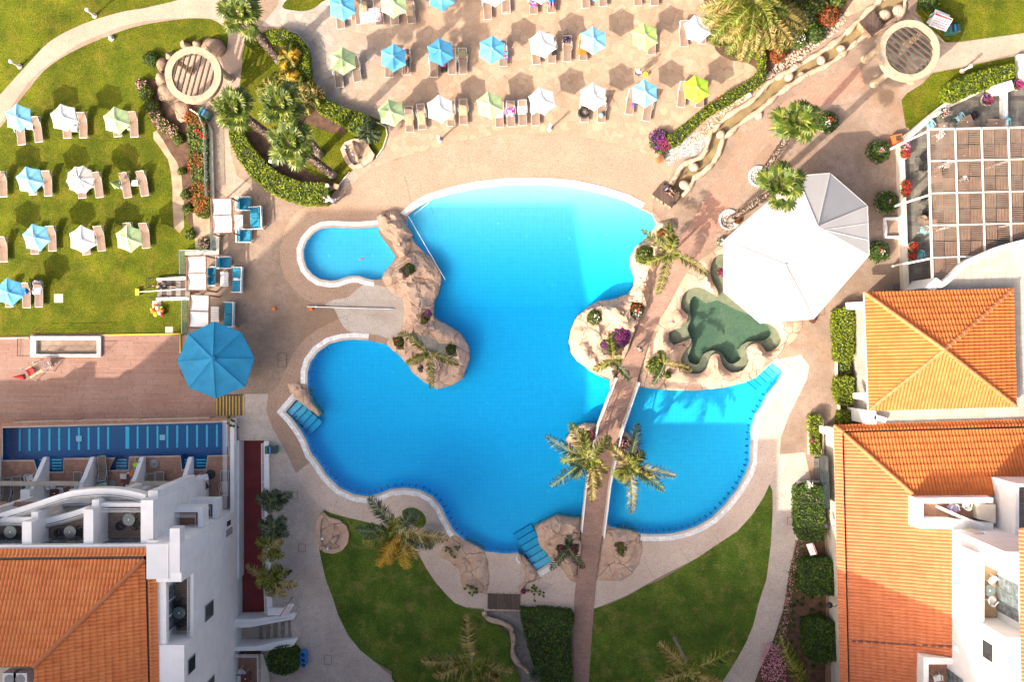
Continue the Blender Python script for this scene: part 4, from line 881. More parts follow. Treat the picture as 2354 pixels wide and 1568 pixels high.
parasol(t1(0, 0, 545, 1235), 'c_taupe', .1, 'greige ten-sided parasol in the second lawn row', GL, 10)
for (c, r, x, y), col, rz, lab in [((1, 0, 615, 38), blue, .1, 'blue parasol with palm shadows at the left of the top row on the terrace'), ((1, 0, 970, 18), gn, .0, 'pale green parasol in the top row beside the flower-print towel'), ((1, 0, 1300, -30), blue, .1, 'blue parasol cut by the top edge above the second terrace row'), ((1, 0, 1665, -62), wh, .1, 'white parasol cut by the top edge of the photo'),
     ((1, 0, 620, 412), gn, .05, 'pale green parasol on grey flagstones at the left of the second terrace row'), ((1, 0, 970, 390), blue, .0, 'blue parasol over a sunbather in the second terrace row'), ((1, 0, 1295, 350), blue, .12, 'blue parasol beside the lounger with an olive towel'), ((1, 0, 1650, 335), blue, -.05, 'blue parasol next to the white one in the second terrace row'),
     ((1, 0, 955, 772), gn, .25, 'pale green parasol at the left end of the front terrace row by the hedge'), ((1, 0, 1292, 745), wh, .1, 'white parasol between tan towelled loungers in the front terrace row'), ((1, 0, 1635, 720), gn, .15, 'pale green parasol beside the pink towel in the front terrace row'),
     ((2, 0, 258, 295), wh, .2, 'white parasol beside the dotted dark towel'), ((2, 0, 608, 270), lb, .0, 'pale blue parasol over the orange towel'), ((2, 0, 965, 245), 'c_ylime', .1, 'yellow-green parasol near the standing attendant'), ((2, 0, 1330, 190), wh, .2, 'white parasol touching the big date palm'),
     ((2, 0, 255, 690), wh, .2, 'white parasol right of the printed white towel in the front terrace row'), ((2, 0, 610, 660), wh, .05, 'white parasol above the black swim ring'), ((2, 0, 965, 638), lb, .05, 'pale blue parasol just below the standing attendant'), ((2, 0, 1322, 608), 'c_lime', .1, 'vivid lime parasol beside the long hedge'),
     ((2, 0, 240, -80), wh, .1, 'parasol above the top edge over the bright towels'), ((2, 0, 620, -100), blue, .1, 'parasol above the top edge right of the bright towels'), ((2, 0, 960, -110), gn, .1, 'parasol above the top edge near the date palm')]:
    parasol(t1(c, r, x, y), col, rz + math.pi/6, lab, GT)

def make_lounger(mat, up=0.42):
    root = empty('sun_lounger', (0, 0, 0)); W2 = .30; h = .34
    fr = MB()
    for s in (-1, 1): fr.tube([(s*W2, -.98, h), (s*W2, .25, h), (s*W2, .95, h)], .02, 6)
    for y in (-.98, .95): fr.tube([(-W2, y, h), (W2, y, h)], .018, 6)
    fr.build('frame', M['alu'], root)
    st = MB(); n = 10; vs = []
    for j in range(n+1):
        y = -.97 + 1.2*j/n
        for x in (-.285, 0, .285): vs.append((x, y, h + .02 - (.02 if x == 0 else 0)))
    st.add(vs, [(3*j+k, 3*j+k+1, 3*j+4+k, 3*j+3+k) for j in range(n) for k in (0, 1)]); st.build('seat', mat, root)
    L = .76; a = math.asin(up/L) if up else 0; bk = MB(); vs = []
    for j in range(7):
        u = L*j/6
        for x in (-.285, 0, .285): vs.append((x, .23 + u*math.cos(a), h + .025 + u*math.sin(a) - (.02 if x == 0 else 0)))
    bk.add(vs, [(3*j+k, 3*j+k+1, 3*j+4+k, 3*j+3+k) for j in range(6) for k in (0, 1)])
    b = bk.build('backrest', mat, root)
    f2 = MB()
    for s in (-1, 1): f2.tube([(s*W2, .23, h+.01), (s*W2, .23+L*math.cos(a), h+.01+L*math.sin(a))], .017, 6)
    f2.tube([(-W2, .23+L*math.cos(a), h+.01+L*math.sin(a)), (W2, .23+L*math.cos(a), h+.01+L*math.sin(a))], .017, 6); f2.build('back_frame', M['alu'], root)
    for x in (-W2, W2):
        for y in (-.85, .6): 
            lg = MB(); lg.tube([(x, y, h), (x*1.05, y + (.06 if y > 0 else -.04), 0)], .017, 6); lg.build('leg', M['alu'], root)
        am = MB(); s = 1 if x > 0 else -1
        am.tube([(x, -.1, h), (x + s*.07, .0, h+.16), (x + s*.09, .25, h+.24), (x + s*.07, .48, h+.20), (x, .55, h+.02)], .016, 5); am.build('armrest', M['alu'], root)
    return root
LPRO = {}
def lounger(D, rz, label, group, mat='taupe', flat=False):
    p = P(*D, .4); loc = (p.x, p.y, 0); key = (mat, flat)
    if key not in LPRO:
        LPRO[key] = o = make_lounger(M[mat], 0.0 if flat else .40); o.location = loc; o.rotation_euler = (0, 0, rz)
    else: o = dup(LPRO[key], loc, rz)
    tag(o, label, 'sun lounger', group); return loc, rz
LL, LT, LH = 'sun loungers on the western lawn', 'sun loungers on the paved terrace', 'sun loungers on the hotel terraces'
def lw(c, r, x, yb, rz, lab, g, mat='taupe', flat=False): return lounger(t1(c, r, x, yb-88), rz, lab, g, mat, flat)
for c, r, x, yb, rz, lab in [(0, 0, 140, 996, .09, 'lounger mostly under the pale blue parasol at the left of the back lawn row'), (0, 0, 256, 977, .13, 'lounger right of the pale blue parasol in the back lawn row'), (0, 0, 458, 950, .05, 'lounger half hidden under the white parasol in the back lawn row'), (0, 0, 571, 948, .02, 'lounger right of the white parasol in the back lawn row'),
        (0, 0, 806, 940, .05, 'lounger with only its foot end showing under the green parasol in the back lawn row'), (0, 0, 921, 943, .05, 'lounger right of the green parasol in the back lawn row'), (0, 0, 18, 1355, .03, 'lounger cut by the left edge in the second lawn row'), (0, 0, 222, 1340, .03, 'lounger hidden under the pale blue parasol of the second lawn row'), (0, 0, 328, 1350, .03, 'lounger right of the blue parasol in the second lawn row'),
        (0, 0, 560, 1364, .08, 'lounger mostly under the greige ten-sided parasol'), (0, 0, 675, 1360, .12, 'lounger right of the greige ten-sided parasol'), (0, 0, 867, 1362, .16, 'lounger left of the folded green parasol'), (0, 0, 985, 1350, .16, 'lounger right of the folded green parasol'),
        (0, 1, 236, 182, .03, 'lounger under the blue parasol in the third lawn row'), (0, 1, 357, 162, .03, 'lounger right of the blue parasol in the third lawn row'), (0, 1, 585, 187, .12, 'lounger under the white parasol in the third lawn row'), (0, 1, 690, 162, .12, 'lounger right of the white parasol in the third lawn row'), (0, 1, 1000, 142, .08, 'lounger right of the green parasol in the third lawn row'), (0, 1, 890, 140, .08, 'lounger hidden under the green parasol of the third lawn row'),
        (0, 1, 20, 237, .03, 'lounger cut by the left edge in the third lawn row'), (0, 1, 60, 549, .03, 'lounger under the blue parasol at the lower left'), (0, 1, 180, 554, .02, 'lounger with a bundled blue towel at its head'), (0, 1, 266, 549, .0, 'lounger carrying a lilac towel at the lower left')]:
    lw(c, r, x, yb, rz, lab, LL)
for c, r, x, yb, rz, lab in [(1, 0, 600, 194, .12, 'lounger under the left end of the top terrace row, pale towel on it'), (1, 0, 730, 162, .12, 'lounger left of the flower-print towel in the top row'), (1, 0, 868, 166, .1, 'lounger under the right half of the flower-print towel'), (1, 0, 975, 166, .08, 'lounger below the pale green parasol of the top row'), (1, 0, 1088, 156, .1, 'lounger right of the green parasol in the top row with a tan towel'),
        (1, 0, 940, 529, .0, 'lounger under the left side of the sunbather\'s blue parasol'), (1, 0, 1060, 512, .02, 'lounger with a sunbather under the blue parasol'), (1, 0, 1250, 527, .0, 'lounger left of the pink and black bag'), (1, 0, 1375, 508, .02, 'lounger between the pink bag and the olive towel'), (1, 0, 1450, 506, .03, 'lounger with an olive towel over its head end'), (1, 0, 1726, 453, .02, 'lounger right of the fourth blue parasol in the second terrace row'),
        (1, 0, 1080, 908, .06, 'leftmost tan towelled lounger in the front terrace row'), (1, 0, 1165, 890, .07, 'second tan towelled lounger from the left in the front terrace row'), (1, 0, 1368, 866, .0, 'lounger half under the white parasol with a tan towel'), (1, 0, 1453, 856, .0, 'tan towelled lounger standing free right of the white parasol'), (1, 0, 1703, 873, .0, 'lounger with a striped towel under the green parasol of the front row'),
        (1, 0, 1618, 128, .06, 'lounger at the top edge left of the white parasol'), (1, 0, 1742, 88, .06, 'lounger at the top edge right of the white parasol'), (2, 0, 5, 78, .06, 'lounger at the top edge left of the red and blue towel'), (2, 0, 196, 92, .0, 'lounger with a red and blue towel at the top edge'), (2, 0, 320, 80, .0, 'lounger with a sunbather on a blue towel at the top edge'),
        (2, 0, 555, 50, .04, 'left one of the first pair of loungers cut by the top edge'), (2, 0, 672, 38, .04, 'right one of the first pair of loungers cut by the top edge'), (2, 0, 916, 33, .0, 'left one of the second pair of loungers cut by the top edge'), (2, 0, 1030, 33, .0, 'right one of the second pair of loungers cut by the top edge'),
        (2, 0, 210, 440, .06, 'lounger under the left of the white parasol in the second terrace row'), (2, 0, 322, 430, .0, 'lounger with a black bag under the white parasol'), (2, 0, 428, 420, -.02, 'lounger with a dotted dark towel at its head'), (2, 0, 538, 412, .0, 'lounger with an orange towel'), (2, 0, 1010, 372, .0, 'lounger under the yellow-green parasol'),
        (2, 0, 1232, 316, .03, 'lounger left of the white parasol by the date palm'), (2, 0, 1358, 298, .0, 'lounger under the white parasol by the date palm'), (2, 0, 38, 870, .03, 'lounger with a pink patterned towel'), (2, 0, 120, 862, .03, 'lounger with a printed white towel'), (2, 0, 208, 862, .02, 'lounger with a teal towel under the white parasol'),
        (2, 0, 546, 838, .0, 'lounger with the black swim ring'), (2, 0, 664, 842, -.02, 'lounger with a blue and green beach ball'), (2, 0, 868, 786, -.17, 'lounger with a red dotted bag'), (2, 0, 985, 832, -.17, 'lounger right of the one with the red dotted bag'), (2, 0, 1222, 735, -.12, 'lounger left of the vivid lime parasol'), (2, 0, 1345, 738, -.05, 'lounger under the vivid lime parasol')]:
    lw(c, r, x, yb, rz, lab, LT)
lw(1, 0, 590, 600, .12, 'dark brown lounger in the shade left of the grey flagstone parasol', LT, 'brownf'); lw(1, 0, 712, 560, .15, 'dark brown lounger in the shade right of the grey flagstone parasol', LT, 'brownf')  # the shade on this pair is put into a darker fabric

# towels and things lying on the loungers
def towel(c, r, x, y, w, l, rz, mat, label, z=.40, drape=0.03, nm='towel', tilt=0.0, cat='towel'):
    p = P(*t1(c, r, x, y), z); root = None; mb = MB(); nx, ny = 10, 16; vs = []
    for j in range(ny+1):
        for i in range(nx+1):
            u, v = i/nx-.5, j/ny-.5; q = noise.noise(Vector((u*4+x, v*6+y, 1)))
            yy = v*l; zz = .02*q + drape*noise.noise(Vector((u*9+x, v*3, 7))) + (max(0, yy+tilt-.0)*.55 if tilt else 0)
            if abs(u) > .44: zz -= .05
            vs.append((u*w*(1+.05*q), yy*(1+.03*q), zz))
    mb.add(vs, [(j*(nx+1)+i, j*(nx+1)+i+1, (j+1)*(nx+1)+i+1, (j+1)*(nx+1)+i) for j in range(ny) for i in range(nx)])
    o = mb.build(nm, M[mat], None, None, smooth=True, fixn=False); o.location = (p.x, p.y, z + .035); o.rotation_euler = (0, 0, rz); tag(o, label, cat); return o
towel(1, 0, 812, 105, 1.62, 1.1, .12, 't_flower', 'purple flower-print towel spread over two loungers in the top row', .42)
towel(1, 0, 1445, 350, .66, .72, .0, 'olive', 'olive green towel over the head end of a lounger', .62, .02)
towel(1, 0, 1080, 815, .62, 1.1, .06, 'tan', 'tan towel on the leftmost front row lounger', .40)
towel(1, 0, 1165, 790, .62, 1.55, .07, 'tan', 'long tan towel on the second front row lounger', .40)
towel(1, 0, 1366, 800, .62, .6, .0, 'tan', 'tan towel peeking out under the white parasol', .40)
towel(1, 0, 1455, 750, .64, 1.0, .0, 'tan', 'smooth tan towel on the free standing lounger', .45)
towel(1, 0, 1703, 785, .62, .6, .0, 't_white', 'black and white striped towel under the front green parasol', .40)
towel(1, 0, 1085, 60, .6, 1.0, .1, 'tan', 'tan towel right of the green parasol in the top row', .45)
towel(1, 0, 765, 45, .6, .8, .1, 'tan', 'tan towel above the flower-print towel', .50)
towel(2, 0, 35, 748, .68, 1.25, .03, 't_pink', 'bright pink patterned towel on a lounger', .46, .02)
towel(2, 0, 118, 738, .66, 1.1, .03, 't_white', 'white beach towel with a red and yellow print', .46, .02)
towel(2, 0, 192, 765, .35, .5, .4, 'lteal', 'crumpled teal towel under the white parasol', .42, .08)
towel(2, 0, 428, 265, .62, .62, -.02, 't_dots', 'dark towel with white dots over the head of a lounger', .68, .02)
towel(2, 0, 534, 305, .72, 1.55, .0, 'orange', 'plain orange towel hanging over a lounger', .50, .02)
towel(2, 0, 196, 10, .66, .75, .0, 't_rb', 'red and blue patterned towel at the top edge', .42)
towel(2, 0, 320, 5, .66, .8, .0, 't_rb', 'blue towel under a sunbather\'s legs at the top edge', .40)
towel(0, 1, 258, 415, .62, 1.05, -.02, 't_lilac', 'lilac patterned towel on a lawn lounger', .46)
towel(0, 1, 160, 430, .55, .8, .1, 'bluep', 'bundled royal blue towel on a lawn lounger', .50, .10)
towel(2, 0, 8, 385, .3, .6, .1, 't_rb', 'blue towel corner on the lounger right of the fourth blue parasol', .44)
def thingy(name, label, cat, D, z, parts, rz=0):
    p = P(*D, z); root = empty(name, (p.x, p.y, 0), rz); tag(root, label, cat)
    for nm, mat, mb in parts: mb.build(nm, M[mat], root)
    return root
thingy('beach_bag', 'pink and black beach bag between two loungers', 'bag', t1(1, 0, 1316, 455), .3, [('body', 'pinkt', MB().box(0, .1, .02, .42, .35, .4, 0, .85)), ('base', 'black', MB().box(0, -.18, .0, .46, .42, .35, .1, .8)), ('handle', 'black', MB().tube([(-.12, .1, .4), (0, .1, .6), (.12, .1, .4)], .015))])
thingy('beach_bag', 'black mesh bag on a lounger under the white parasol', 'bag', t1(2, 0, 335, 350), .4, [('body', 'black', MB().box(0, 0, .38, .38, .62, .22, .2, .7)), ('handle', 'black', MB().tube([(-.2, -.2, .5), (-.25, 0, .7), (-.2, .2, .5)], .012))])
thingy('beach_bag', 'small red bag with white dots on a lounger', 'bag', t1(2, 0, 882, 730), .4, [('body', 't_rb', MB().ico((0, 0, .48), .17, 2, (1, 1, .7), .1)), ('handle', 'redp', MB().tube([(-.08, 0, .55), (0, 0, .72), (.08, 0, .55)], .012))])
rg = MB(); vs = []; n1, n2 = 40, 12
for i in range(n1):
    a = 2*math.pi*i/n1; 
    for k in range(n2):
        b_ = 2*math.pi*k/n2; q = .105*(1 + .10*(i % 2)); vs.append(((.33 + q*math.cos(b_))*math.cos(a), (.33 + q*math.cos(b_))*math.sin(a), .48 + q*math.sin(b_)))
rg.add(vs, [(i*n2+k, ((i+1) % n1)*n2+k, ((i+1) % n1)*n2+(k+1) % n2, i*n2+(k+1) % n2) for i in range(n1) for k in range(n2)])
thingy('swim_ring', 'black tyre-shaped inflatable swim ring on a lounger', 'swim ring', t1(2, 0, 540, 778), .45, [('tube', 'black', rg), ('valve', 'wplast', MB().lathe([(.02, .57), (.02, .6)], 6, .33, 0))])
thingy('beach_ball', 'blue and green beach ball on a lounger', 'ball', t1(2, 0, 662, 795), .45, [('ball', 'lteal', MB().ico((0, 0, .55), .2, 3, (1, 1, .9))), ('panel', 'gacid', MB().ico((-.02, -.08, .53), .17, 2, (1, .8, .9)))])
for nm, lab, D in (('side_table', 'white slatted side table between the first two lawn loungers', t1(0, 0, 205, 872)), ('side_table', 'white side table between the two middle loungers of the back lawn row', t1(0, 0, 512, 888)), ('side_table', 'white side table between the loungers by the folded green parasol', t1(0, 0, 930, 1262)), ('side_table', 'white side table between loungers in the top terrace row', t1(1, 0, 662, 105)), ('side_table', 'white side table right of the green top row parasol', t1(1, 0, 1040, 72))):
    pl = MB(); 
    for k in range(6): pl.box(-.2+.08*k, 0, .42, .065, .45, .02)
    thingy(nm, lab, 'table', D, .4, [('table_top', 'wplast', pl)] + [('leg', 'wplast', MB().box(a, b, 0, .04, .04, .42)) for a in (-.18, .18) for b in (-.18, .18)])
# folded parasol
fp = empty('folded_parasol', tuple(P(*t1(0, 0, 850, 1290))[:2]) + (0,)); tag(fp, 'folded pale green parasol leaning between two lawn loungers', 'parasol')
mb = MB(); mb.tube([(0, 0, 0), (0, 0, 2.3)], .022); mb.build('pole', M['alu'], fp); MB().lathe([(.24, 0), (.22, .09), (.05, .1), (.04, .3)], 14).build('base', M['grey'], fp)
mb = MB()
for k in range(6):
    a = k*1.047; c, s_ = math.cos(a), math.sin(a)
    mb.add([(0, 0, 2.35), (.30*c-.10*s_, .30*s_+.10*c, 1.15), (.36*c, .36*s_, 1.05), (.30*c+.10*s_, .30*s_-.10*c, 1.15), (.06*c, .06*s_, 1.2)], [(0, 1, 2), (0, 2, 3), (0, 4, 1), (0, 3, 4)])
mb.build('canopy', M['c_green'], fp, fixn=False)

# big octagonal parasol
bp_v = t(0, 1, '1480,650 1665,725 1755,905 1690,1100 1490,1182 1305,1110 1222,925 1300,735'); pc = P(*t1(0, 1, 1478, 905), 3.6)
bp = empty('shade_parasol', (pc.x, pc.y, 0)); tag(bp, 'huge cobalt blue octagonal shade parasol between the deck and the walkway', 'parasol')
mb = MB(); rim = [P(*q, 2.95) - Vector((pc.x, pc.y, 0)) for q in bp_v]; per = 6; vs = []; rings = 8
for j in range(rings+1):
    u = max(j/rings, .02)
    for k in range(8):
        a, b = rim[k], rim[(k+1) % 8]
        for s_ in range(per):
            f = s_/per; q = a.lerp(b, f); vs.append((q.x*u, q.y*u, 3.95 - 1.0*u - .07*math.sin(math.pi*f)*math.sin(math.pi*u)))
m_ = 8*per; fs = [(j*m_+k, (j+1)*m_+k, (j+1)*m_+(k+1) % m_, j*m_+(k+1) % m_) for j in range(rings) for k in range(m_)]
o_ = len(vs); vs += [(x*.99, y*.99, z-.22) for x, y, z in vs[rings*m_:(rings+1)*m_]]; fs += [(rings*m_+k, o_+k, o_+(k+1) % m_, rings*m_+(k+1) % m_) for k in range(m_)]
mb.add(vs, fs); mb.build('canopy', M['c_big'], bp, fixn=False)
for k in range(8):
    MB().tube([(0, 0, 3.93)] + [(rim[k].x*u, rim[k].y*u, 3.96-1.0*u+.01) for u in (.5, 1.0)], .025, 5).build('rib', M['c_big'], bp)
MB().tube([(0, 0, 0), (0, 0, 3.95)], .06, 10).build('pole', M['wood'], bp); MB().lathe([(.25, 3.9), (.2, 4.0), (.02, 4.08)], 16).build('cap', M['c_big'], bp); MB().box(0, 0, 0, .9, .9, .12).build('base', M['grey'], bp)

# ================================================================== cabanas and lounge furniture
def slab(D4, z, th): 
    mb = MB(); mb.prism(Wd(D4, z), z-th, z); return mb
def cabana(D4, gapf, label, z=2.3, split=True):
    q = [P(*d, z) for d in D4]; c = (q[0]+q[2])/2; c = Vector((c.x, c.y, 0)); root = empty('cabana', c); tag(root, label, 'cabana')
    a, b, cc, d = q   # tl, tr, br, bl
    def sailp(u0, u1):
        mb = MB(); vs = []; nx, ny = 10, 8
        for j in range(ny+1):
            v = u0 + (u1-u0)*j/ny
            for i in range(nx+1):
                u = .06 + .88*i/nx; p = a.lerp(b, u).lerp(d.lerp(cc, u), v); s_ = math.sin(math.pi*j/ny)
                vs.append((p.x, p.y, z - .02 - .10*s_ + .02*math.sin(i*2.1+j)))
        mb.add(vs, [(j*(nx+1)+i, (j+1)*(nx+1)+i, (j+1)*(nx+1)+i+1, j*(nx+1)+i+1) for j in range(ny) for i in range(nx)]); return mb
    for u0, u1 in ((.02, gapf-.015), (gapf+.02, .98)): sailp(u0, u1).build('canvas', M['canvas'], root, c, fixn=False, smooth=True)
    fr = MB()
    for p, r_ in ((a, d), (b, cc)): fr.bar(p, r_, .09, .1)
    for v in (0, gapf, 1): fr.bar(a.lerp(d, v), b.lerp(cc, v), .05, .06)
    fr.build('roof_frame', M['wood'], root, c)
    for p in q: MB().bar((p.x, p.y, 0), (p.x, p.y, z), .1, .1).build('post', M['wood'], root, c)
    return root
cabana(dd('485,457 532,455 535,535 488,537'), .48, 'white canvas cabana at the top, nearest the glass fence corner')
cabana(t(0, 1, '1285,205 1420,195 1425,435 1290,435'), .5, 'white canvas cabana in the middle, beside the lawn stairs')
cabana(t(0, 1, '1310,465 1445,470 1440,692 1298,690'), .5, 'white canvas cabana just above the big blue parasol')
def sofa(D, w, l, rz, label, seats=1, arms=True, nm='garden_sofa'):
    """seat faces local -x; back along +x"""
    p = P(*D, .45); root = empty(nm, (p.x, p.y, 0), rz); tag(root, label, 'sofa' if seats > 1 else 'armchair')
    fr = MB()
    for k in range(8): fr.box(-w/2+.05+(w-.1)*k/7, 0, .22, .06, l-.1, .025)
    for s in (-1, 1):
        fr.bar((-w/2, s*(l/2-.03), .55), (w/2, s*(l/2-.03), .55), .06, .04)
        for x in (-w/2+.04, w/2-.04): fr.bar((x, s*(l/2-.03), 0), (x, s*(l/2-.03), .55), .05, .05)
    fr.build('frame', M['wpaint'], root)
    bk = MB(); bk.bar((w/2-.02, -l/2, .78), (w/2-.02, l/2, .78), .07, .05); bk.bar((w/2-.1, -l/2, .3), (w/2-.1, l/2, .3), .05, .05)
    for k in range(int(l/.12)): bk.bar((w/2-.1, -l/2+.06+k*.12, .3), (w/2-.02, -l/2+.06+k*.12, .78), .03, .02)
    bk.build('backrest', M['wpaint'], root)
    sl = (l-.16)/seats
    for k in range(seats):
        yc = -l/2+.08+sl*(k+.5)
        c = MB(); c.box(-.08, yc, .26, w-.26, sl-.03, .13, 0, .97); o = c.build('seat_cushion', M['turq'], root)
        c = MB(); c.box(w/2-.22, yc, .38, .16, sl-.06, .34, 0, .9); c.build('back_cushion', M['turq'], root)
    return root
def coffee(D, w, l, rz, label):
    p = P(*D, .4); root = empty('coffee_table', (p.x, p.y, 0), rz); tag(root, label, 'table'); mb = MB()
    for k in range(9): mb.box(0, -l/2+.05+(l-.1)*k/8, .38, w, (l/9)*.82, .03)
    mb.build('table_top', M['wpaint'], root)
    for a in (-1, 1):
        for b in (-1, 1): MB().box(a*(w/2-.05), b*(l/2-.06), 0, .06, .06, .38).build('leg', M['wpaint'], root)
sofa(dd('560,468')[0], 1.05, 1.1, math.pi, 'blue cushioned white armchair at the top of the first cabana group'); sofa(dd('561,542')[0], 1.05, 1.05, math.pi, 'blue cushioned white armchair at the bottom of the first cabana group')
sofa(dd('588,501')[0], 1.0, 1.75, .05, 'sunlit blue sofa facing the first cabana', 2)
coffee(dd('549,510')[0], .62, 1.05, 0, 'white slatted coffee table of the first cabana group')
sofa(t1(0, 1, 1543, 243), 1.05, .95, math.pi, 'blue cushioned white armchair at the top of the middle cabana group'); sofa(t1(0, 1, 1635, 362), .85, 1.95, -.03, 'two-seat blue sofa with a middle arm facing the middle cabana', 2)
coffee(t1(0, 1, 1548, 358), .6, 1.1, 0, 'white slatted coffee table of the middle cabana group'); sofa(t1(0, 1, 1450, 338), .75, 1.5, math.pi, 'blue sofa half under the middle cabana', 2)
sofa(t1(0, 1, 1578, 602), .85, 1.95, -.03, 'two-seat blue sofa just above the big blue parasol', 2); coffee(t1(0, 1, 1482, 600), .6, 1.15, 0, 'white slatted coffee table just above the big blue parasol'); sofa(dd('508,500')[0], .8, 1.6, math.pi, 'blue sofa hidden under the first cabana', 2)
towel(0, 1, 1638, 358, .6, .2, .0, 't_white', 'colourful drink tray cloth on the middle arm of the sofa', .6, .01, 'tray_cloth', cat='cloth')

# ================================================================== stone ring pergolas
def ring_pergola(C_, ro, ri, z, ang, nb, label, cols):
    c = P(*C_, z); c0 = Vector((c.x, c.y, 0)); k = (CAMH-z)/CAMH/PX; root = empty('round_pergola', c0); tag(root, label, 'pergola')
    mb = MB(); n = 40; vs = []
    for zz, a, b in ((z-.5, ri, ro), (z, ri, ro)):
        for r_ in (a, b):
            for i in range(n): an = 2*math.pi*i/n; q = r_*k*(1+.006*math.sin(i*7.1)); vs.append((q*math.cos(an), q*math.sin(an), zz))
    fs = []
    for i in range(n):
        j = (i+1) % n; fs += [(2*n+i, 3*n+i, 3*n+j, 2*n+j), (i, j, n+j, n+i), (n+i, n+j, 3*n+j, 3*n+i), (i, 2*n+i, 2*n+j, j)]
    mb.add(vs, fs); mb.build('stone_ring', M['stone'], root)
    d = Vector((math.cos(ang), math.sin(ang), 0)); nn = Vector((-d.y, d.x, 0)); R_ = ri*k
    for i in range(nb):
        o = (-1 + 2*(i+.5)/nb)*R_; h = math.sqrt(max(0, R_*R_-o*o))+.05
        MB().bar(nn*o - d*h + Vector((0, 0, z-.12)), nn*o + d*h + Vector((0, 0, z-.12)), .085, .16).build('beam', M['pergbeam'], root)
    for a in cols:
        r_ = (ri+ro)/2*k; MB().lathe([(.34, 0), (.34, .15), (.25, .22), (.22, z-.7), (.30, z-.52)], 14, r_*math.cos(a), r_*math.sin(a)).build('column', M['stone'], root)
M['pergbeam'] = simple('weathered_beam', (0.10, 0.065, 0.045), 0.8, 0.2, 4)
ring_pergola((443.4, 171), 65, 49, 3.3, R(75), 8, 'round stone ring pergola on the left with eight steep beams', [R(-60), R(20), R(140), R(220)])
ring_pergola((2090.4, 115), 70, 55, 3.3, R(-39), 9, 'round stone ring pergola on the right with diagonal beams', [R(-130), R(170), R(50), R(-40)])
lay('pergola_floor', dd('395,130 490,130 505,170 490,215 440,235 395,215 380,170'), 0.03, M['path'])
lay('pergola_floor', dd('2040,80 2080,60 2130,70 2150,110 2130,160 2090,180 2045,160 2030,120'), 0.018, M['slate'])

# ================================================================== lamps, bins, signs and small furniture
def bollard(D, lean, label, h=1.05, nm='bollard_lamp'):
    p = P(*D); root = empty(nm, (p.x, p.y, 0)); tag(root, label, 'lamp post', 'path lamps')
    MB().lathe([(.20, 0), (.20, .1), (.10, .14)], 12).build('base', M['beige'], root)
    MB().lathe([(.085, .1), (.08, h-.25)], 12).build('post', M['alu'], root)
    MB().lathe([(.11, h-.25), (.12, h-.05), (.14, h-.04), (.13, h), (.03, h+.06)], 12).build('lamp_head', M['wplast'], root)
for D, lab in ((t1(0, 0, 655, 108), 'path lamp on the upper lawn edge near the top of the photo'), (t1(0, 0, 138, 458), 'path lamp on the upper lawn at the far left'), (t1(1, 0, 1290, 968), 'lamp post standing between the front loungers and the pool, left one'), (t1(2, 0, 308, 890), 'lamp post standing between the front loungers and the pool, right one'), (t1(3, 0, 1408, 490), 'path lamp beside the hedge at the upper right'), (t1(1, 0, 155, 1135), 'lamp in the palm garden soil behind the hedge'), (t1(1, 0, 540, 1297), 'lamp between the hedge end and the wooden box')):
    bollard(D, 0, lab, 1.4)
for D, lab in ((t1(0, 0, 772, 265), 'pale stone stub on the lawn beside the curved path'), (t1(2, 0, 1680, 655), 'white globe lamp on the river pebbles')):
    p = P(*D); root = empty('ground_light', (p.x, p.y, 0)); tag(root, lab, 'lamp'); MB().lathe([(.22, 0), (.22, .12), (.16, .14)], 14).build('base', M['beige'], root); MB().ico((0, 0, .25), .15, 2).build('globe', M['canvas'], root)
def bin_(D, rz, label, lid='bluep'):
    p = P(*D, .8); root = empty('litter_bin', (p.x, p.y, 0), rz); tag(root, label, 'bin')
    MB().box(0, 0, 0, .8, .55, .9, 0, 1.05).build('body', M['gcan'], root); MB().box(.08, 0, .905, .62, .5, .07, 0, .95).build('lid', M['bin'], root); MB().box(0, 0, .98, .12, .5, .03).build('stripe', M[lid], root)
    for s in (-1, 1): MB().lathe([(.08, 0), (.08, .06)], 10, -.3, s*.26).build('wheel', M['black'], root)
bin_(t1(0, 0, 1408, 778), -.5, 'dark bin with a blue stripe at the top of the glass fence'); bin_(t1(3, 0, 1355, 195), .1, 'dark green and blue wheeled bin on the shaded lawn'); bin_(dd('622,1035')[0], 0, 'dark bin with blue label against the white railing')
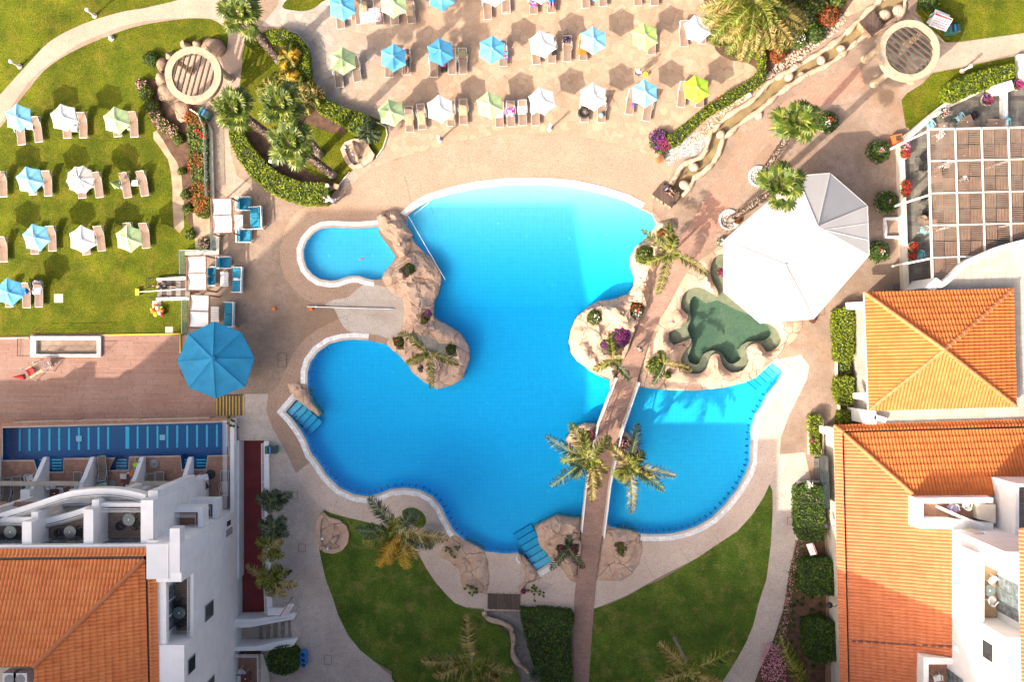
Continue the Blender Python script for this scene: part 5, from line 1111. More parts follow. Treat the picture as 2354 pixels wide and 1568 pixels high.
def board(D, rz, label, w=1.1, h=.7, z=1.5, red=True, tiltx=.6):
    p = P(*D, z); root = empty('notice_board', (p.x, p.y, 0), rz); tag(root, label, 'sign')
    c, s_ = math.cos(tiltx), math.sin(tiltx); a = Vector((-w/2, -h/2*s_, z-h/2*c)); b = Vector((w/2, -h/2*s_, z-h/2*c)); d = Vector((w/2, h/2*s_, z+h/2*c)); e = Vector((-w/2, h/2*s_, z+h/2*c)); n = (b-a).cross(e-a).normalized()
    def quad(u0, v0, u1, v1_, off):
        f = lambda u, v: a.lerp(b, u).lerp(e.lerp(d, u), v) + n*off
        return [f(u0, v0), f(u1, v0), f(u1, v1_), f(u0, v1_)]
    q = MB(); q.add(quad(0, 0, 1, 1, 0) + quad(0, 0, 1, 1, -.03), [(0, 1, 2, 3), (7, 6, 5, 4), (0, 4, 5, 1), (1, 5, 6, 2), (2, 6, 7, 3), (3, 7, 4, 0)]); q.build('panel', M['wplast'], root)
    if red: r_ = MB(); r_.add(quad(.02, .84, .98, .97, .004), [(0, 1, 2, 3)]); r_.build('red_band', M['redp'], root)
    tx = MB()
    for j in range(4):
        x = .12
        while x < .86:
            L = rnd.uniform(.03, .12); tx.add(quad(x, .12+.17*j, min(x+L, .88), .16+.17*j, .004), [(0, 1, 2, 3)]); x += L + .03
    tx.build('lettering', M['redp'] if red else M['grey'], root)
    for s in (-1, 1): MB().bar((s*(w/2-.05), h/2*s_+.02, 0), (s*(w/2-.05), h/2*s_, z+h/2*c), .05, .05).build('post', M['black'], root)
board(t1(3, 0, 1262, 150), -.35, 'white notice board with red band and lettering on the shaded lawn', 1.4, 1.0, 1.5, True, 1.0)
board(t1(1, 2, 235, 1078), 1.0, 'white sign with red edge and black frame beside the stairs', 1.1, .8, 1.6, True, .6)
board(t1(3, 2, 372, 655), -1.2, 'small white sign with red base in the brown flower bed', .9, .55, 1.2, True, 1.0)
thingy('white_hut', 'pale box cabinet behind the notice board', 'cabinet', t1(3, 0, 1255, 120), .8, [('body', 'wplast', MB().box(0, 0, 0, 1.1, .7, .9, -.4)), ('lid', 'wplast', MB().box(0, 0, .9, 1.2, .8, .06, -.4))])
thingy('storage_chest', 'white chest beside the sign at the head of the stairs', 'chest', t1(1, 2, 165, 1085), .5, [('body', 'wplast', MB().box(0, 0, .06, 1.25, .5, .45)), ('lid', 'wplast', MB().box(0, 0, .51, 1.3, .55, .06))])
thingy('planter_box', 'orange terracotta box planter at the corner of the restaurant wall', 'box', t1(3, 0, 958, 960), .4, [('body', 'copper', MB().box(0, 0, 0, .75, .65, .6, .2, 1.05)), ('soil', 'soil', MB().box(.05, .05, .6, .4, .35, .04, .2))])
thingy('wooden_box', 'small brown wooden box beside the hedge end', 'box', t1(1, 0, 578, 1288), .4, [('body', 'wood', MB().box(0, 0, 0, .5, .45, .55, -.25)), ('lid', 'tan', MB().box(0, 0, .55, .42, .38, .04, -.25))])
thingy('utility_box', 'dark red box below the magenta flowers', 'box', t1(2, 0, 1070, 1095), .4, [('body', 'copper', MB().box(0, 0, 0, .5, .42, .5, .5)), ('lid', 'wood', MB().box(.03, .03, .5, .42, .34, .04, .5))])
thingy('white_cupboard', 'white cupboard with a raised back behind the clipped hedge', 'cupboard', t1(3, 0, 1685, 605), .9, [('body', 'wplast', MB().box(0, 0, 0, 1.5, .75, .9, .28)), ('top', 'wplast', MB().box(-.38, -.1, .92, .62, .7, .08, .28)), ('door', 'wplast', MB().box(.4, .1, .92, .6, .7, .22, .28))])
for i, (x, y, r_) in enumerate([(*t1(1, 2, 352, 1375), .28), (*t1(1, 2, 354, 1412), .26), (*t1(1, 2, 356, 1444), .23)]):
    p = P(x, y, .5); root = empty('blue_urn', (p.x, p.y, 0)); tag(root, ['largest of the three blue urns in a row', 'middle one of the three blue urns', 'smallest and lowest of the three blue urns'][i], 'urn', 'three blue urns')
    MB().lathe([(r_*.7, 0), (r_, .3), (r_*1.05, .6), (r_*.85, .8), (r_*.9, .86), (r_*.7, .87), (r_*.6, .6)], 18).build('body', M['bluep'], root, smooth=True); MB().lathe([(r_*.62, .74), (r_*.6, .75)], 16).build('opening', M['black'], root)
for i, (x, y) in enumerate(v1('788,1450 1195,1450')):
    thingy('orange_cone', ['small orange bucket on the walkway', 'small orange bucket at the left end of the steel pole'][i], 'bucket', (x, y), .1, [('body', 'orange', MB().lathe([(.09, 0), (.13, .22), (.12, .22)], 10)), ('rim', 'orange', MB().lathe([(.14, .21), (.14, .24)], 10))], rnd.random())
a = P(*v1('1150,1422')[0], .15); b = P(*v1('2096,1450')[0], .15); root = empty('pool_cover_pole', (a+b)/2*1.0 - Vector((0, 0, .15))); tag(root, 'long steel roller pole lying on the bleached concrete between the pools', 'pole'); c = root.location
MB().tube([a, b], .055, 10).build('pole', M['steel'], root, c); 
for u in (.1, .95): MB().box(a.lerp(b, u).x, a.lerp(b, u).y, 0, .12, .25, .1).build('bracket', M['steel'], root, c)
a, b, c_ = P(*t1(1, 0, 1075, 1492), .35), P(*t1(1, 1, 1328, 360), -.02), P(*t1(1, 1, 1120, 5), .2)
root = empty('cleaning_pole', (b.x, b.y, 0)); tag(root, 'thin white cleaning pole leaning from the rock ridge into the pool', 'pole'); MB().tube([a, b], .025, 6).build('shaft', M['wplast'], root, root.location); MB().tube([a, a+Vector((-.1, .15, .05))], .04, 6).build('handle', M['grey'], root, root.location)
a, b = P(*t1(1, 0, 1112, 1482), .15), P(*t1(1, 0, 1215, 1395), .9); root = empty('pool_handrail', (b.x, b.y, 0)); tag(root, 'bent steel handrail at the shallow edge of the pool', 'handrail'); MB().tube([a + Vector((0, 0, -.5)), a, b, P(*t1(1, 0, 1245, 1470), -.3)], .022, 6).build('rail', M['steel'], root, root.location)
for i, (x, y) in enumerate(t(1, 1, '742,220 757,212')):
    p = P(x, y, 0); o = MB().ico((0, 0, -.08), .07, 2, (1.6, 1, .6), .3).build('floating_toy', M['pinkt'] if i else M['pinkf']); o.location = (p.x, p.y, 0); tag(o, ['pale pink toy floating in the kids pool', 'small magenta toy floating in the kids pool'][i], 'toy')
bn = empty('garden_bench', tuple(P(*t1(1, 2, 1245, 525), .4)[:2]) + (0,), -.35); tag(bn, 'slatted bench beside the leaning palm on the south shore', 'bench')
mb = MB(); [mb.box(0, -.2+.1*k, .42, 1.35, .07, .03) for k in range(5)]; mb.build('seat', M['grey'], bn); mb = MB(); [mb.bar((-.68, .26+.03*k, .55+.12*k), (.68, .26+.03*k, .55+.12*k), .03, .07) for k in range(3)]; mb.build('backrest', M['grey'], bn)
for a in (-.55, .55): MB().box(a, 0, 0, .06, .45, .42).build('leg', M['grey'], bn)
mb = MB(); rc = P(*t1(1, 2, 1200, 595), .3); root = empty('red_planter', (rc.x, rc.y, 0), .3); tag(root, 'red planter trough under the palm fronds on the south shore', 'planter'); MB().box(0, 0, 0, .45, 1.1, .4).build('body', M['copper'], root); MB().box(0, 0, .4, .36, 1.0, .02).build('soil', M['soil'], root)
# lamps on the lower right wall
for i, (x, y) in enumerate(t(3, 2, '480,489 495,1042')):
    p = P(x, y, 2.2); root = empty('wall_lamp', (p.x, p.y, 2.2)); tag(root, ['round black wall lamp beside the tall hedge block', 'round black wall lamp between the two square shrubs'][i], 'lamp'); c = root.location
    MB().lathe([(.24, 2.15), (.22, 2.25), (.05, 2.3)], 16, p.x, p.y).build('shade', M['black'], root, c); MB().tube([p, p+Vector((.3, -.05, .2)), p+Vector((.6, 0, -.05))], .03, 6).build('arm', M['black'], root, c)
# sitting platform over the stream mouth, footbridges
def platform(D4, z, label, mat='dkwood', nm='footbridge', posts=5):
    c = P(*D4[0], 0).lerp(P(*D4[2], 0), .5); c.z = 0; root = empty(nm, c); tag(root, label, 'footbridge')
    mb = MB(); mb.prism(Wd(D4, z), z-.08, z); mb.build('deck_boards', M[mat], root, c)
    a, b, cc, d = [P(*q, z) for q in D4]
    for p0, p1 in ((a, b), (d, cc)):
        for k in range(posts):
            q = p0.lerp(p1, (k+.5)/posts); MB().box(q.x, q.y, -.25, .14, .3, z+.15).build('joist', M['tan'], root, c)
platform(t(2, 0, '1075,1262 1210,1345 1150,1432 1012,1340'), .35, 'dark wooden sitting platform over the mouth of the stream')
platform(t(3, 0, '800,72 868,182 788,248 700,150'), .45, 'dark wooden footbridge beside the right round pergola')
platform(dd('1121,1366 1195,1368 1195,1403 1121,1401'), .15, 'dark boarded footbridge south of the shallow basin', 'dkwood')
# ================================================================== planting
def leaf(vs, fs, p, n, size, r2, asp=.55):
    """one leaf-sized quad facing roughly along n"""
    n = Vector(n) + Vector((r2.uniform(-.8, .8), r2.uniform(-.8, .8), r2.uniform(-.4, .8))); n.normalize()
    t_ = Vector((r2.uniform(-1, 1), r2.uniform(-1, 1), r2.uniform(-.5, .5))); t_ = (t_ - n*t_.dot(n)); 
    if t_.length < 1e-3: return
    t_.normalize(); b = n.cross(t_); s = size*r2.uniform(.6, 1.3); o = len(vs); w = s*asp
    vs += [(p[0]-t_.x*s, p[1]-t_.y*s, p[2]-t_.z*s), (p[0]+b.x*w, p[1]+b.y*w, p[2]+b.z*w), (p[0]+t_.x*s, p[1]+t_.y*s, p[2]+t_.z*s), (p[0]-b.x*w, p[1]-b.y*w, p[2]-b.z*w)]
    fs.append((o, o+1, o+2, o+3))
def hedge(D, h, label, mat='hedge', dens=150, size=.085, name='hedge', flowers=None, n=2, world=False, cat='hedge'):
    poly = ccw(Wd(smooth_loop(D, n) if n > 1 else D, h)); xs = [p[0] for p in poly]; ys = [p[1] for p in poly]; c = (sum(xs)/len(xs), sum(ys)/len(ys), 0)
    root = empty(name, c); tag(root, label, cat); core = MB(); core.prism(offset_loop(poly, -.10), 0, h-.10); core.build('branches', M['core'], root, c)
    r2 = random.Random(int(abs(c[0]*100))); vs, fs = [], []; A = abs(area2(poly)); k = 0; N = int(A*dens); tries = 0
    X = np.random.RandomState(int(abs(c[0]*77+5))).rand(N*4, 2); X[:, 0] = min(xs) + X[:, 0]*(max(xs)-min(xs)); X[:, 1] = min(ys) + X[:, 1]*(max(ys)-min(ys))
    X = X[inpoly(X, poly)][:N]
    for x, y in X: 
        z = h + .10*noise.noise(Vector((x*1.5, y*1.5, 3))) + r2.uniform(-.10, .03); leaf(vs, fs, (x, y, z), (0, 0, 1), size, r2)
    for i in range(len(poly)):
        a, b = Vector(poly[i-1]), Vector(poly[i]); L = (b-a).length; d = (b-a)/max(L, 1e-6); nn = (d.y, -d.x, .15)
        for j in range(int(L*h*dens*.8)):
            q = a + (b-a)*r2.random(); off = r2.uniform(-.08, .06) + .06*noise.noise(Vector((q.x, q.y, 5))); leaf(vs, fs, (q.x + nn[0]*off, q.y + nn[1]*off, r2.uniform(.03, h+.02)), nn, size, r2)
    mb = MB(); mb.v = vs; mb.f = fs; mb.build('foliage', M[mat], root, c, fixn=False)
    for fm, pts in (flowers or []):
        mb = MB(); 
        for x, y, r_, nq in pts:
            p = P(x, y, h+.05)
            for j in range(nq): a = r2.uniform(0, 6.28); q = r_*math.sqrt(r2.random()); leaf(mb.v, mb.f, (p.x+q*math.cos(a), p.y+q*math.sin(a), h + r2.uniform(0, .12)), (0, 0, 1), .06, r2, .9)
        mb.build('blossoms', M[fm], root, c, fixn=False)
    return root
V2 = lambda s: [(464.6 + a*.30565, b*.30565) for a, b in dd(s)]
hedge(V2('205,990 240,975 300,985 340,1060 420,1160 520,1260 640,1330 760,1370 900,1372 945,1400 945,1520 900,1535 760,1530 600,1490 480,1420 360,1320 280,1210 225,1100'), 1.0, 'long curved clipped hedge sweeping round the south of the palm garden', 'hedge', 170)
hedge(V2('480,240 560,215 660,235 740,290 790,370 803,480 808,640 740,665 690,640 672,560 680,430 670,350 600,315 520,310'), 1.0, 'hook-shaped clipped hedge round the north-east of the palm garden', 'hedge', 170)
hedge(V2('318,280 350,248 420,255 460,300 460,345 400,362 330,350'), .9, 'short clipped hedge block under the topmost fan palm', 'hedge', 170)
hedge(V2('800,670 850,680 900,720 990,775 1110,820 1220,855 1265,890 1250,960 1190,1010 1120,990 1060,940 960,880 880,840 830,760'), .9, 'clipped hedge between the palm garden and the grey flagstones', 'hedge', 170)
hedge(t(2, 0, '1745,340 1786,330 1800,420 1800,540 1740,590 1640,650 1500,740 1400,800 1320,870 1240,950 1165,1005 1125,970 1130,930 1200,885 1300,800 1420,710 1560,620 1700,540 1755,470 1755,400'), .8, 'long diagonal hedge beside the river pebbles', 'hedge', 190, flowers=[('redf', [(1590, 318, .05, 3), (1650, 225, .1, 6)])])
hedge(t(3, 0, '1285,620 1320,570 1450,510 1600,470 1740,437 1775,450 1778,510 1740,545 1600,605 1480,645 1390,690 1325,700'), 1.0, 'clipped box hedge beside the restaurant patio wall', 'hedge', 170)
hedge(t(2, 2, '105,1085 150,1075 460,1090 462,1200 455,1350 470,1568 470,1680 330,1680 200,1450 170,1360 140,1250'), 1.1, 'large dark hedge block beside the bridge path at the bottom', 'bush', 150, .095, flowers=[('redf', [(1314, 1430, .05, 3), (1222, 1441, .05, 2)])])
hedge(t(3, 1, '542,570 640,562 665,585 664,800 662,905 610,925 550,915 542,760'), 1.2, 'tall bright clipped hedge beside the pyramid roofed building', 'hedge', 170)
hedge(t(3, 1, '590,930 645,935 640,1020 610,1035 580,1010'), .7, 'low shrub between the two tall hedges by the pyramid roof', 'cover', 120)
hedge(t(3, 1, '552,1040 655,1032 665,1060 662,1215 600,1225 560,1200'), 1.2, 'second clipped hedge beside the pyramid roofed building', 'hedge', 170)
hedge(t(3, 1, '570,1275 660,1270 678,1320 675,1390 570,1390'), 1.0, 'small clipped hedge at the corner of the large tiled roof', 'hedge', 150)
hedge(t(3, 1, '365,1305 440,1310 442,1400 425,1480 435,1568') + t(3, 2, '400,5 375,-5') + t(3, 1, '370,1480'), .9, 'narrow clipped hedge in a raised kerb beside the walkway', 'hedge', 150, flowers=[('magenta', [(1868, 1014, .15, 14)])])
hedge(t(3, 2, '280,225 420,215 455,260 468,400 470,580 430,600 300,590 272,500 270,350'), 1.2, 'big dark rectangular hedge block beside the pale walkway', 'bush', 170, flowers=[('purple', [(1862, 1150, .5, 6)])])
hedge(t(3, 2, '320,735 400,722 500,725 525,790 530,960 500,975 380,978 310,955 290,880 300,790'), 1.3, 'upper square clipped shrub in the brown flower bed', 'bush', 170, .1, 'shrub', cat='shrub')
hedge(t(3, 2, '345,1165 410,1140 500,1155 560,1200 563,1400 520,1435 420,1450 340,1400 328,1280'), 1.3, 'lower square clipped shrub in the brown flower bed', 'bush', 170, .1, 'shrub', cat='shrub')
hedge(t(1, 2, '100,1390 170,1345 260,1340 312,1390 310,1470 270,1515 180,1522 110,1490'), 1.1, 'rounded square shrub beside the three blue urns', 'bush', 170, .1, 'shrub', cat='shrub')
# raised kerb beds
def wallline(name, line, w, h, mat, label, cat='wall', parent=None, closed=False):
    L = Wd(line, h); mb = MB(); mb.strip(L, -w/2, w/2, 0, h, closed); c = (L[0][0], L[0][1], 0); o = mb.build(name, M[mat], parent, c); 
    if label: tag(o, label, cat)
    return o
wallline('planter_kerb', t(3, 1, '355,1568 352,1330 375,1300 430,1297 450,1330 452,1568'), .14, .25, 'cream', 'cream kerb round the narrow hedge by the walkway', 'kerb')
wallline('planter_kerb', t(3, 1, '660,1362 572,1362 545,1000 545,560 600,548 620,548'), .14, .25, 'cream', 'cream kerb round the bright hedges by the pyramid roof', 'kerb')
wallline('planter_kerb', t(3, 2, '270,590 265,215 285,192 440,185'), .16, .25, 'cream', 'grey kerb round the big dark hedge block', 'kerb')
wallline('garden_kerb', V2('640,222 720,250 790,330 803,470 812,620 860,690'), .08, .12, 'cream', 'thin pale kerb round the north-east of the palm garden', 'kerb')
wallline('garden_kerb', V2('1310,915 1380,950 1392,1010 1360,1110 1310,1180'), .08, .12, 'cream', 'thin pale kerb at the east tip of the palm garden', 'kerb')
wallline('garden_kerb', V2('1110,1290 1060,1350 1020,1400'), .08, .12, 'cream', 'short kerb between the fountain bowl and the wooden box', 'kerb')
lay('planter_soil', t(3, 1, '545,560 670,560 680,1390 570,1390'), .03, M['soil'], 1); lay('planter_soil', t(3, 1, '360,1310 445,1310 445,1568 360,1568'), .03, M['soil'], 1)

def bush(D, r_, h, label, mat='bush', fl=None, n=None, size=.09, name='shrub', cat='shrub', group=None, pot=False, sx=1.0, sy=1.0, fn=60, z0=0.0):
    p = P(*D, h*.6+z0); c = (p.x, p.y, z0); root = empty(name, c); tag(root, label, cat, group); r2 = random.Random(int(abs(p.x*91+p.y*37)*10))
    MB().ico((0, 0, h*.45), 1, 2, (r_*.78*sx, r_*.78*sy, h*.45), .1).build('branches', M['core'], root)
    vs, fs = [], []; N = n or int(900*r_*r_*(.09/size)**2 + 60)
    for i in range(N):
        u = r2.uniform(-.35, 1); a = r2.uniform(0, 6.283); q = math.sqrt(max(0, 1-u*u)); k = r2.uniform(.80, 1.05)*(1 + .16*noise.noise(Vector((math.cos(a)*2+p.x, math.sin(a)*2, u*2))))
        d = (q*math.cos(a), q*math.sin(a), u); leaf(vs, fs, (d[0]*r_*k*sx, d[1]*r_*k*sy, h*.45 + d[2]*h*.55*k), d, size, r2)
    mb = MB(); mb.v = vs; mb.f = fs; mb.build('foliage', M[mat], root, None, fixn=False)
    for fm, fx, fy, fr, nn in (fl or []):
        mb = MB()
        for i in range(int(nn*.5)):
            a = r2.uniform(0, 6.283); q = fr*math.sqrt(r2.random()); x, y = fx + q*math.cos(a), fy + q*math.sin(a); u = min(1, math.hypot(x/sx, y/sy)/r_)
            leaf(mb.v, mb.f, (x, y, h*.45 + h*.56*math.sqrt(max(0, 1-u*u)) + r2.uniform(0, .08)), (0, 0, 1), .055, r2, .9)
        mb.build('blossoms', M[fm], root, None, fixn=False)
    if pot: MB().lathe([(r_*.75, 0), (r_*.95, .3), (r_*.95, .36), (r_*.8, .36)], 16).build('pot', M['beige'], root)
    return root
for (x, y), r_, lab, fl in [(t1(3, 0, 482, 838), .86, 'round shrub with pink and white flowers beside the upper leaning fan palm', [('redf', .1, .12, .22, 40), ('whitef', -.05, -.25, .25, 40)]), (t1(3, 0, 836, 1040), .88, 'round dark shrub with a pale pink centre near the orange planter', [('pinkf', .05, .0, .2, 40)]),
      (t1(3, 0, 893, 1395), .9, 'round dark shrub beside the square paved plot', [('pinkf', 0, .0, .15, 16)]), (t1(3, 1, 840, 165), .85, 'round shrub with red flowers touching the white tent corner', [('redf', -.1, .05, .2, 20), ('whitef', .05, -.1, .2, 24)])]:
    bush((x, y), r_, 1.0, lab, 'bush', fl, group='round shrubs round the white tent', pot=True)
bush(t1(3, 0, 1185, 5), .8, 1.3, 'green shrub at the top edge left of the notice board', 'bush'); bush(t1(2, 1, 1040, 955), .68, 1.0, 'round olive shrub on the rock bank right of the bridge', 'cover', n=500, z0=.5); bush(t1(2, 1, 1120, 1020), .3, .5, 'small low shrub beside the round olive shrub', 'cover', n=150, z0=.5)
bush(t1(2, 0, 1075, 975), .85, .7, 'mound of purple and magenta flowers at the foot of the long hedge', 'bush', [('purple', -.35, .35, .6, 330), ('magenta', .2, -.25, .5, 260), ('purple', -.4, -.3, .4, 120)], sx=1.0, sy=1.1, name='flower_mound', cat='flowers')
for (c, r, x, y), r_, h, z0, lab, fl, mt in [((1, 1, 1080, 285), .42, .6, .75, 'spiky green plant in the square pocket of the rock island', [('purple', -.1, -.2, .15, 14)], 'bush'), ((1, 1, 1205, 600), .3, .5, .5, 'purple and magenta flowers in the small pocket of the rock island', [('purple', .05, .1, .28, 80), ('magenta', .1, .15, .2, 30)], 'cover'), ((1, 1, 1185, 645), .26, .4, .5, 'small green plant below the purple flowers of the rock island', None, 'cover'),
      ((1, 1, 1010, 790), .42, .5, .4, 'green shrub at the west edge of the rock island', [('redf', -.1, .05, .15, 10)], 'cover'), ((1, 1, 1370, 840), .42, .5, .5, 'dark shrub at the east edge of the rock island', None, 'bush'), ((1, 1, 1165, 975), .3, .4, .4, 'dark shrub with a few purple blossoms under the island palm', [('purple', 0, 0, .2, 20)], 'bush'),
      ((2, 1, 905, 570), .55, .5, .5, 'red and white flower bed in the rock bank beside the brick path', [('redf', .0, .1, .4, 70), ('whitef', .0, -.25, .35, 60)], 'bush'), ((2, 1, 790, 760), .75, .4, .4, 'large purple flower bed in the rock bank', [('purple', .1, .1, .75, 520), ('magenta', .1, .1, .7, 160)], 'bush'), ((2, 1, 690, 810), .4, .35, .4, 'smaller purple flower patch left of the large one', [('purple', 0, 0, .35, 160)], 'bush'),
      ((2, 1, 615, 620), .55, .5, .7, 'spiky olive shrub with pale blooms on the rock bank', [('whitef', 0, -.1, .35, 26)], 'cover'), ((2, 1, 960, 190), .72, .6, .5, 'dark spreading shrub on the rock bank under the palm', None, 'cover'), ((2, 1, 1075, 40), .35, .5, .6, 'red flowered shrub at the top of the rock bank', [('redf', 0, 0, .3, 60)], 'cover'),
      ((2, 1, 585, 1440), .45, .4, .7, 'magenta flowers on the islet west of the bridge', [('magenta', 0, 0, .4, 150)], 'bush'), ((2, 1, 815, 1500), .6, .4, .7, 'pink flowers on the islet east of the bridge', [('magenta', 0, 0, .5, 120), ('pinkf', .1, 0, .4, 60)], 'bush'), ((2, 1, 1490, 310), .32, .6, .0, 'bright magenta flowers beside the tent and the spa', [('magenta', 0, 0, .32, 120)], 'bush'),
      ((2, 1, 1490, 100), .3, .5, .0, 'white flowers at the west corner of the tent', [('whitef', 0, 0, .3, 90)], 'bush'), ((3, 1, 180, 655), .35, .3, .0, 'white flowers under the south edge of the tent', [('whitef', 0, 0, .32, 80)], 'bush'), ((3, 1, 378, 640), .25, .4, .0, 'magenta flowers at the south-east corner of the tent', [('magenta', 0, 0, .25, 60)], 'bush'),
      ((2, 0, 1605, 1520), .3, .3, .0, 'dark red plant beside the lower white stone ring', [('redf', 0, 0, .28, 60)], 'bush'),
      ((2, 2, 380, 650), .32, .35, .45, 'magenta flowers left of the small palm by the steps', [('magenta', 0, 0, .28, 70)], 'bush'), ((2, 2, 478, 650), .3, .35, .45, 'magenta flowers right of the small palm by the steps', [('magenta', 0, 0, .28, 90)], 'bush'), ((2, 2, 127, 945), .2, .3, .1, 'small magenta flower clump by the dark footbridge', [('magenta', 0, 0, .2, 50)], 'bush'),
      ((3, 2, 350, 208), .32, .4, .9, 'white flowering plant on top of the dark rectangular hedge', [('whitef', 0, 0, .32, 110)], 'bush'), ((0, 0, 1040, 405), .62, .7, .0, 'round green shrub left of the left round pergola', None, 'bush'), ((0, 1, 1310, 50), .42, .5, .0, 'dark green plant in the sandy bed by the glass fence', None, 'cover'), ((0, 1, 1410, 110), .5, .4, .0, 'pink flowering plant in the corner of the glass fence', [('pinkf', 0, 0, .45, 90)], 'cover')]:
    bush(t1(c, r, x, y), r_, h, lab, mt, fl, z0=z0, name='flowering_plant' if fl else 'shrub', cat='plant', size=.075)
# groups of bedding shrubs along the lawn's east edge (each a countable plant)
for i, (x, y, r_, fm, lab) in enumerate([(1005, 640, .62, None, 'first green shrub down the bed left of the round pergola'), (1045, 730, .6, None, 'second green shrub down the bed left of the round pergola'), (1075, 800, .55, 'pinkf', 'shrub with a few pink blooms in the bed below the round pergola'), (1120, 860, .6, 'pinkf', 'pink flowered shrub in the middle of the bed'), (1190, 900, .55, 'pinkf', 'pink flowered shrub at the right of the bed'), (1230, 960, .42, None, 'green shrub at the lower end of the pink flowered bed'), (975, 580, .5, 'pinkf', 'low pale shrub at the top of the bed'),
     (1320, 800, .55, 'orangef', 'rust coloured shrub at the top of the red hedge strip'), (1345, 1130, .68, 'rust', 'rust and green shrub in the middle of the red hedge strip'), (1380, 1380, .66, 'rust', 'rust shrub at the lower end of the red hedge strip'), (1250, 1180, .32, None, 'small green shrub beside the sandy bed'), (1280, 1340, .42, None, 'green shrub beside the lower rust shrub'), (1290, 1440, .42, None, 'lowest green shrub beside the sandy bed')]):
    bush(t1(0, 0, x, y), r_, .6, lab, {'orangef': 'rust', 'rust': 'rust'}.get(fm, 'cover'), [(fm, 0, 0, r_*.9, 70 if fm == 'pinkf' else 110)] if fm else None, name='bedding_shrub', cat='shrub', size=.08)
hedge(t(0, 0, '1290,810 1350,790 1425,850 1428,1100 1435,1300 1440,1480 1350,1480 1330,1300 1305,1080 1290,920'), .65, 'green hedge strip speckled with red flowers along the glass fence', 'cover', 120, .09, flowers=[('redf', [(453, 303, .25, 22), (468, 313, .3, 26), (447, 352, .3, 12), (462, 285, .3, 12)]), ('orangef', [(440, 270, .7, 130), (455, 370, .5, 60), (460, 440, .8, 150), (460, 475, .6, 90)])])
# small plants in the brown flower bed
k = 0
for x, y in t(3, 2, '268,1018 250,1048 310,1000 368,985 300,1040 242,1095 298,1130 300,1165 243,1145 366,1118 372,1075 425,1095 430,1040 320,1190 250,1185 310,1225 205,1180 312,1330 250,1350 380,1465 310,1480 175,1440 230,1300 150,1510'):
    k += 1; bush((x, y), .17, .22, 'small green seedling in the planted rows of the brown flower bed', 'bush', n=26, size=.07, name='seedling', cat='plant', group='seedlings in the brown flower bed')
vs = MB(); r2 = random.Random(5)
edge = smooth_line(Wd(t(3, 2, '275,610 240,700 215,800 200,900 185,1010 165,1110 150,1200 120,1290 90,1340')), 4)
for i in range(900):
    a = edge[int(r2.random()*(len(edge)-1))]; leaf(vs.v, vs.f, (a[0] + abs(r2.gauss(0, .32)), a[1] + r2.uniform(-.6, .6), r2.uniform(.05, .25)), (0, 0, 1), .07, r2)
tag(vs.build('ground_cover', M['cover'], fixn=False), 'straggly green ground cover along the walkway edge of the brown bed', 'ground cover', kind='stuff')
vs = MB()
for i in range(420):
    a = edge[int(r2.random()*(len(edge)-1))]; leaf(vs.v, vs.f, (a[0] + abs(r2.gauss(0, .3)), a[1] + r2.uniform(-.6, .6), r2.uniform(.15, .3)), (0, 0, 1), .045, r2, .9)
for i in range(700):
    p = P(*t1(3, 2, r2.uniform(20, 190), r2.uniform(1300, 1568))); x = p.x
    leaf(vs.v, vs.f, (x, p.y, r2.uniform(.15, .3)), (0, 0, 1), .055, r2, .9)
tag(vs.build('small_blossoms', M['pinkf'], fixn=False), 'tiny pink and white blossoms scattered along the brown bed', 'flowers', kind='stuff')

# ------------------------------------------------------------------ palms
def frond_mesh(p0, p1, rise, mat_w=.30, n=34, width=.34, r2=None, droop=.35):
    """feather frond from p0 to p1 with a raised middle; returns (MB leaflets, MB rachis)"""
    L = (p1-p0).length; mid = (p0+p1)/2 + Vector((0, 0, rise)); pts = []
    side0 = (p1-p0).cross(Vector((0, 0, 1))); side0 = side0.normalized() if side0.length > 1e-4 else Vector((1, 0, 0))
    mid += side0*r2.uniform(-.08, .08)*L
    for i in range(13):
        u = i/12; pts.append(p0*(1-u)**2 + mid*2*u*(1-u) + p1*u*u)
    lf = MB(); n = int(n*1.25); width *= 1.6
    for i in range(n):
        u = .10 + .90*i/(n-1); f = u*12; j = min(int(f), 11); q = pts[j].lerp(pts[j+1], f-j); d = (pts[j+1]-pts[j]).normalized(); s = d.cross(Vector((0, 0, 1))); 
        if s.length < 1e-3: s = side0.copy()
        s.normalize(); up = s.cross(d)
        ll = width*(math.sin(math.pi*min(1, (u*.86+.14)))**.6*.8+.22)*r2.uniform(.8, 1.15)
        for sg in (-1, 1):
            a = r2.uniform(.35, .95); dr = (s*sg*math.cos(a*.8) + d*math.sin(a) + up*r2.uniform(-.15, .6)).normalized()
            e = q + dr*ll; m_ = q + dr*ll*.55 + Vector((0, 0, .03)); e = e + Vector((r2.uniform(-.05, .05), r2.uniform(-.05, .05), -ll*droop*r2.uniform(.3, 1.6)))
            w = d*.019*(1 + .3*r2.random()) + up*.004; o = len(lf.v); lf.v += [tuple(q-w), tuple(q+w), tuple(m_+w*1.1), tuple(e), tuple(m_-w*1.1)]; lf.f.append((o, o+1, o+2, o+3, o+4))
    ra = MB(); ra.tube(pts, [.035*(1-.8*i/12) for i in range(13)], 5); return lf, ra
M['rachis'] = simple('frond_midrib', (0.30, 0.30, 0.08), .6, .2)
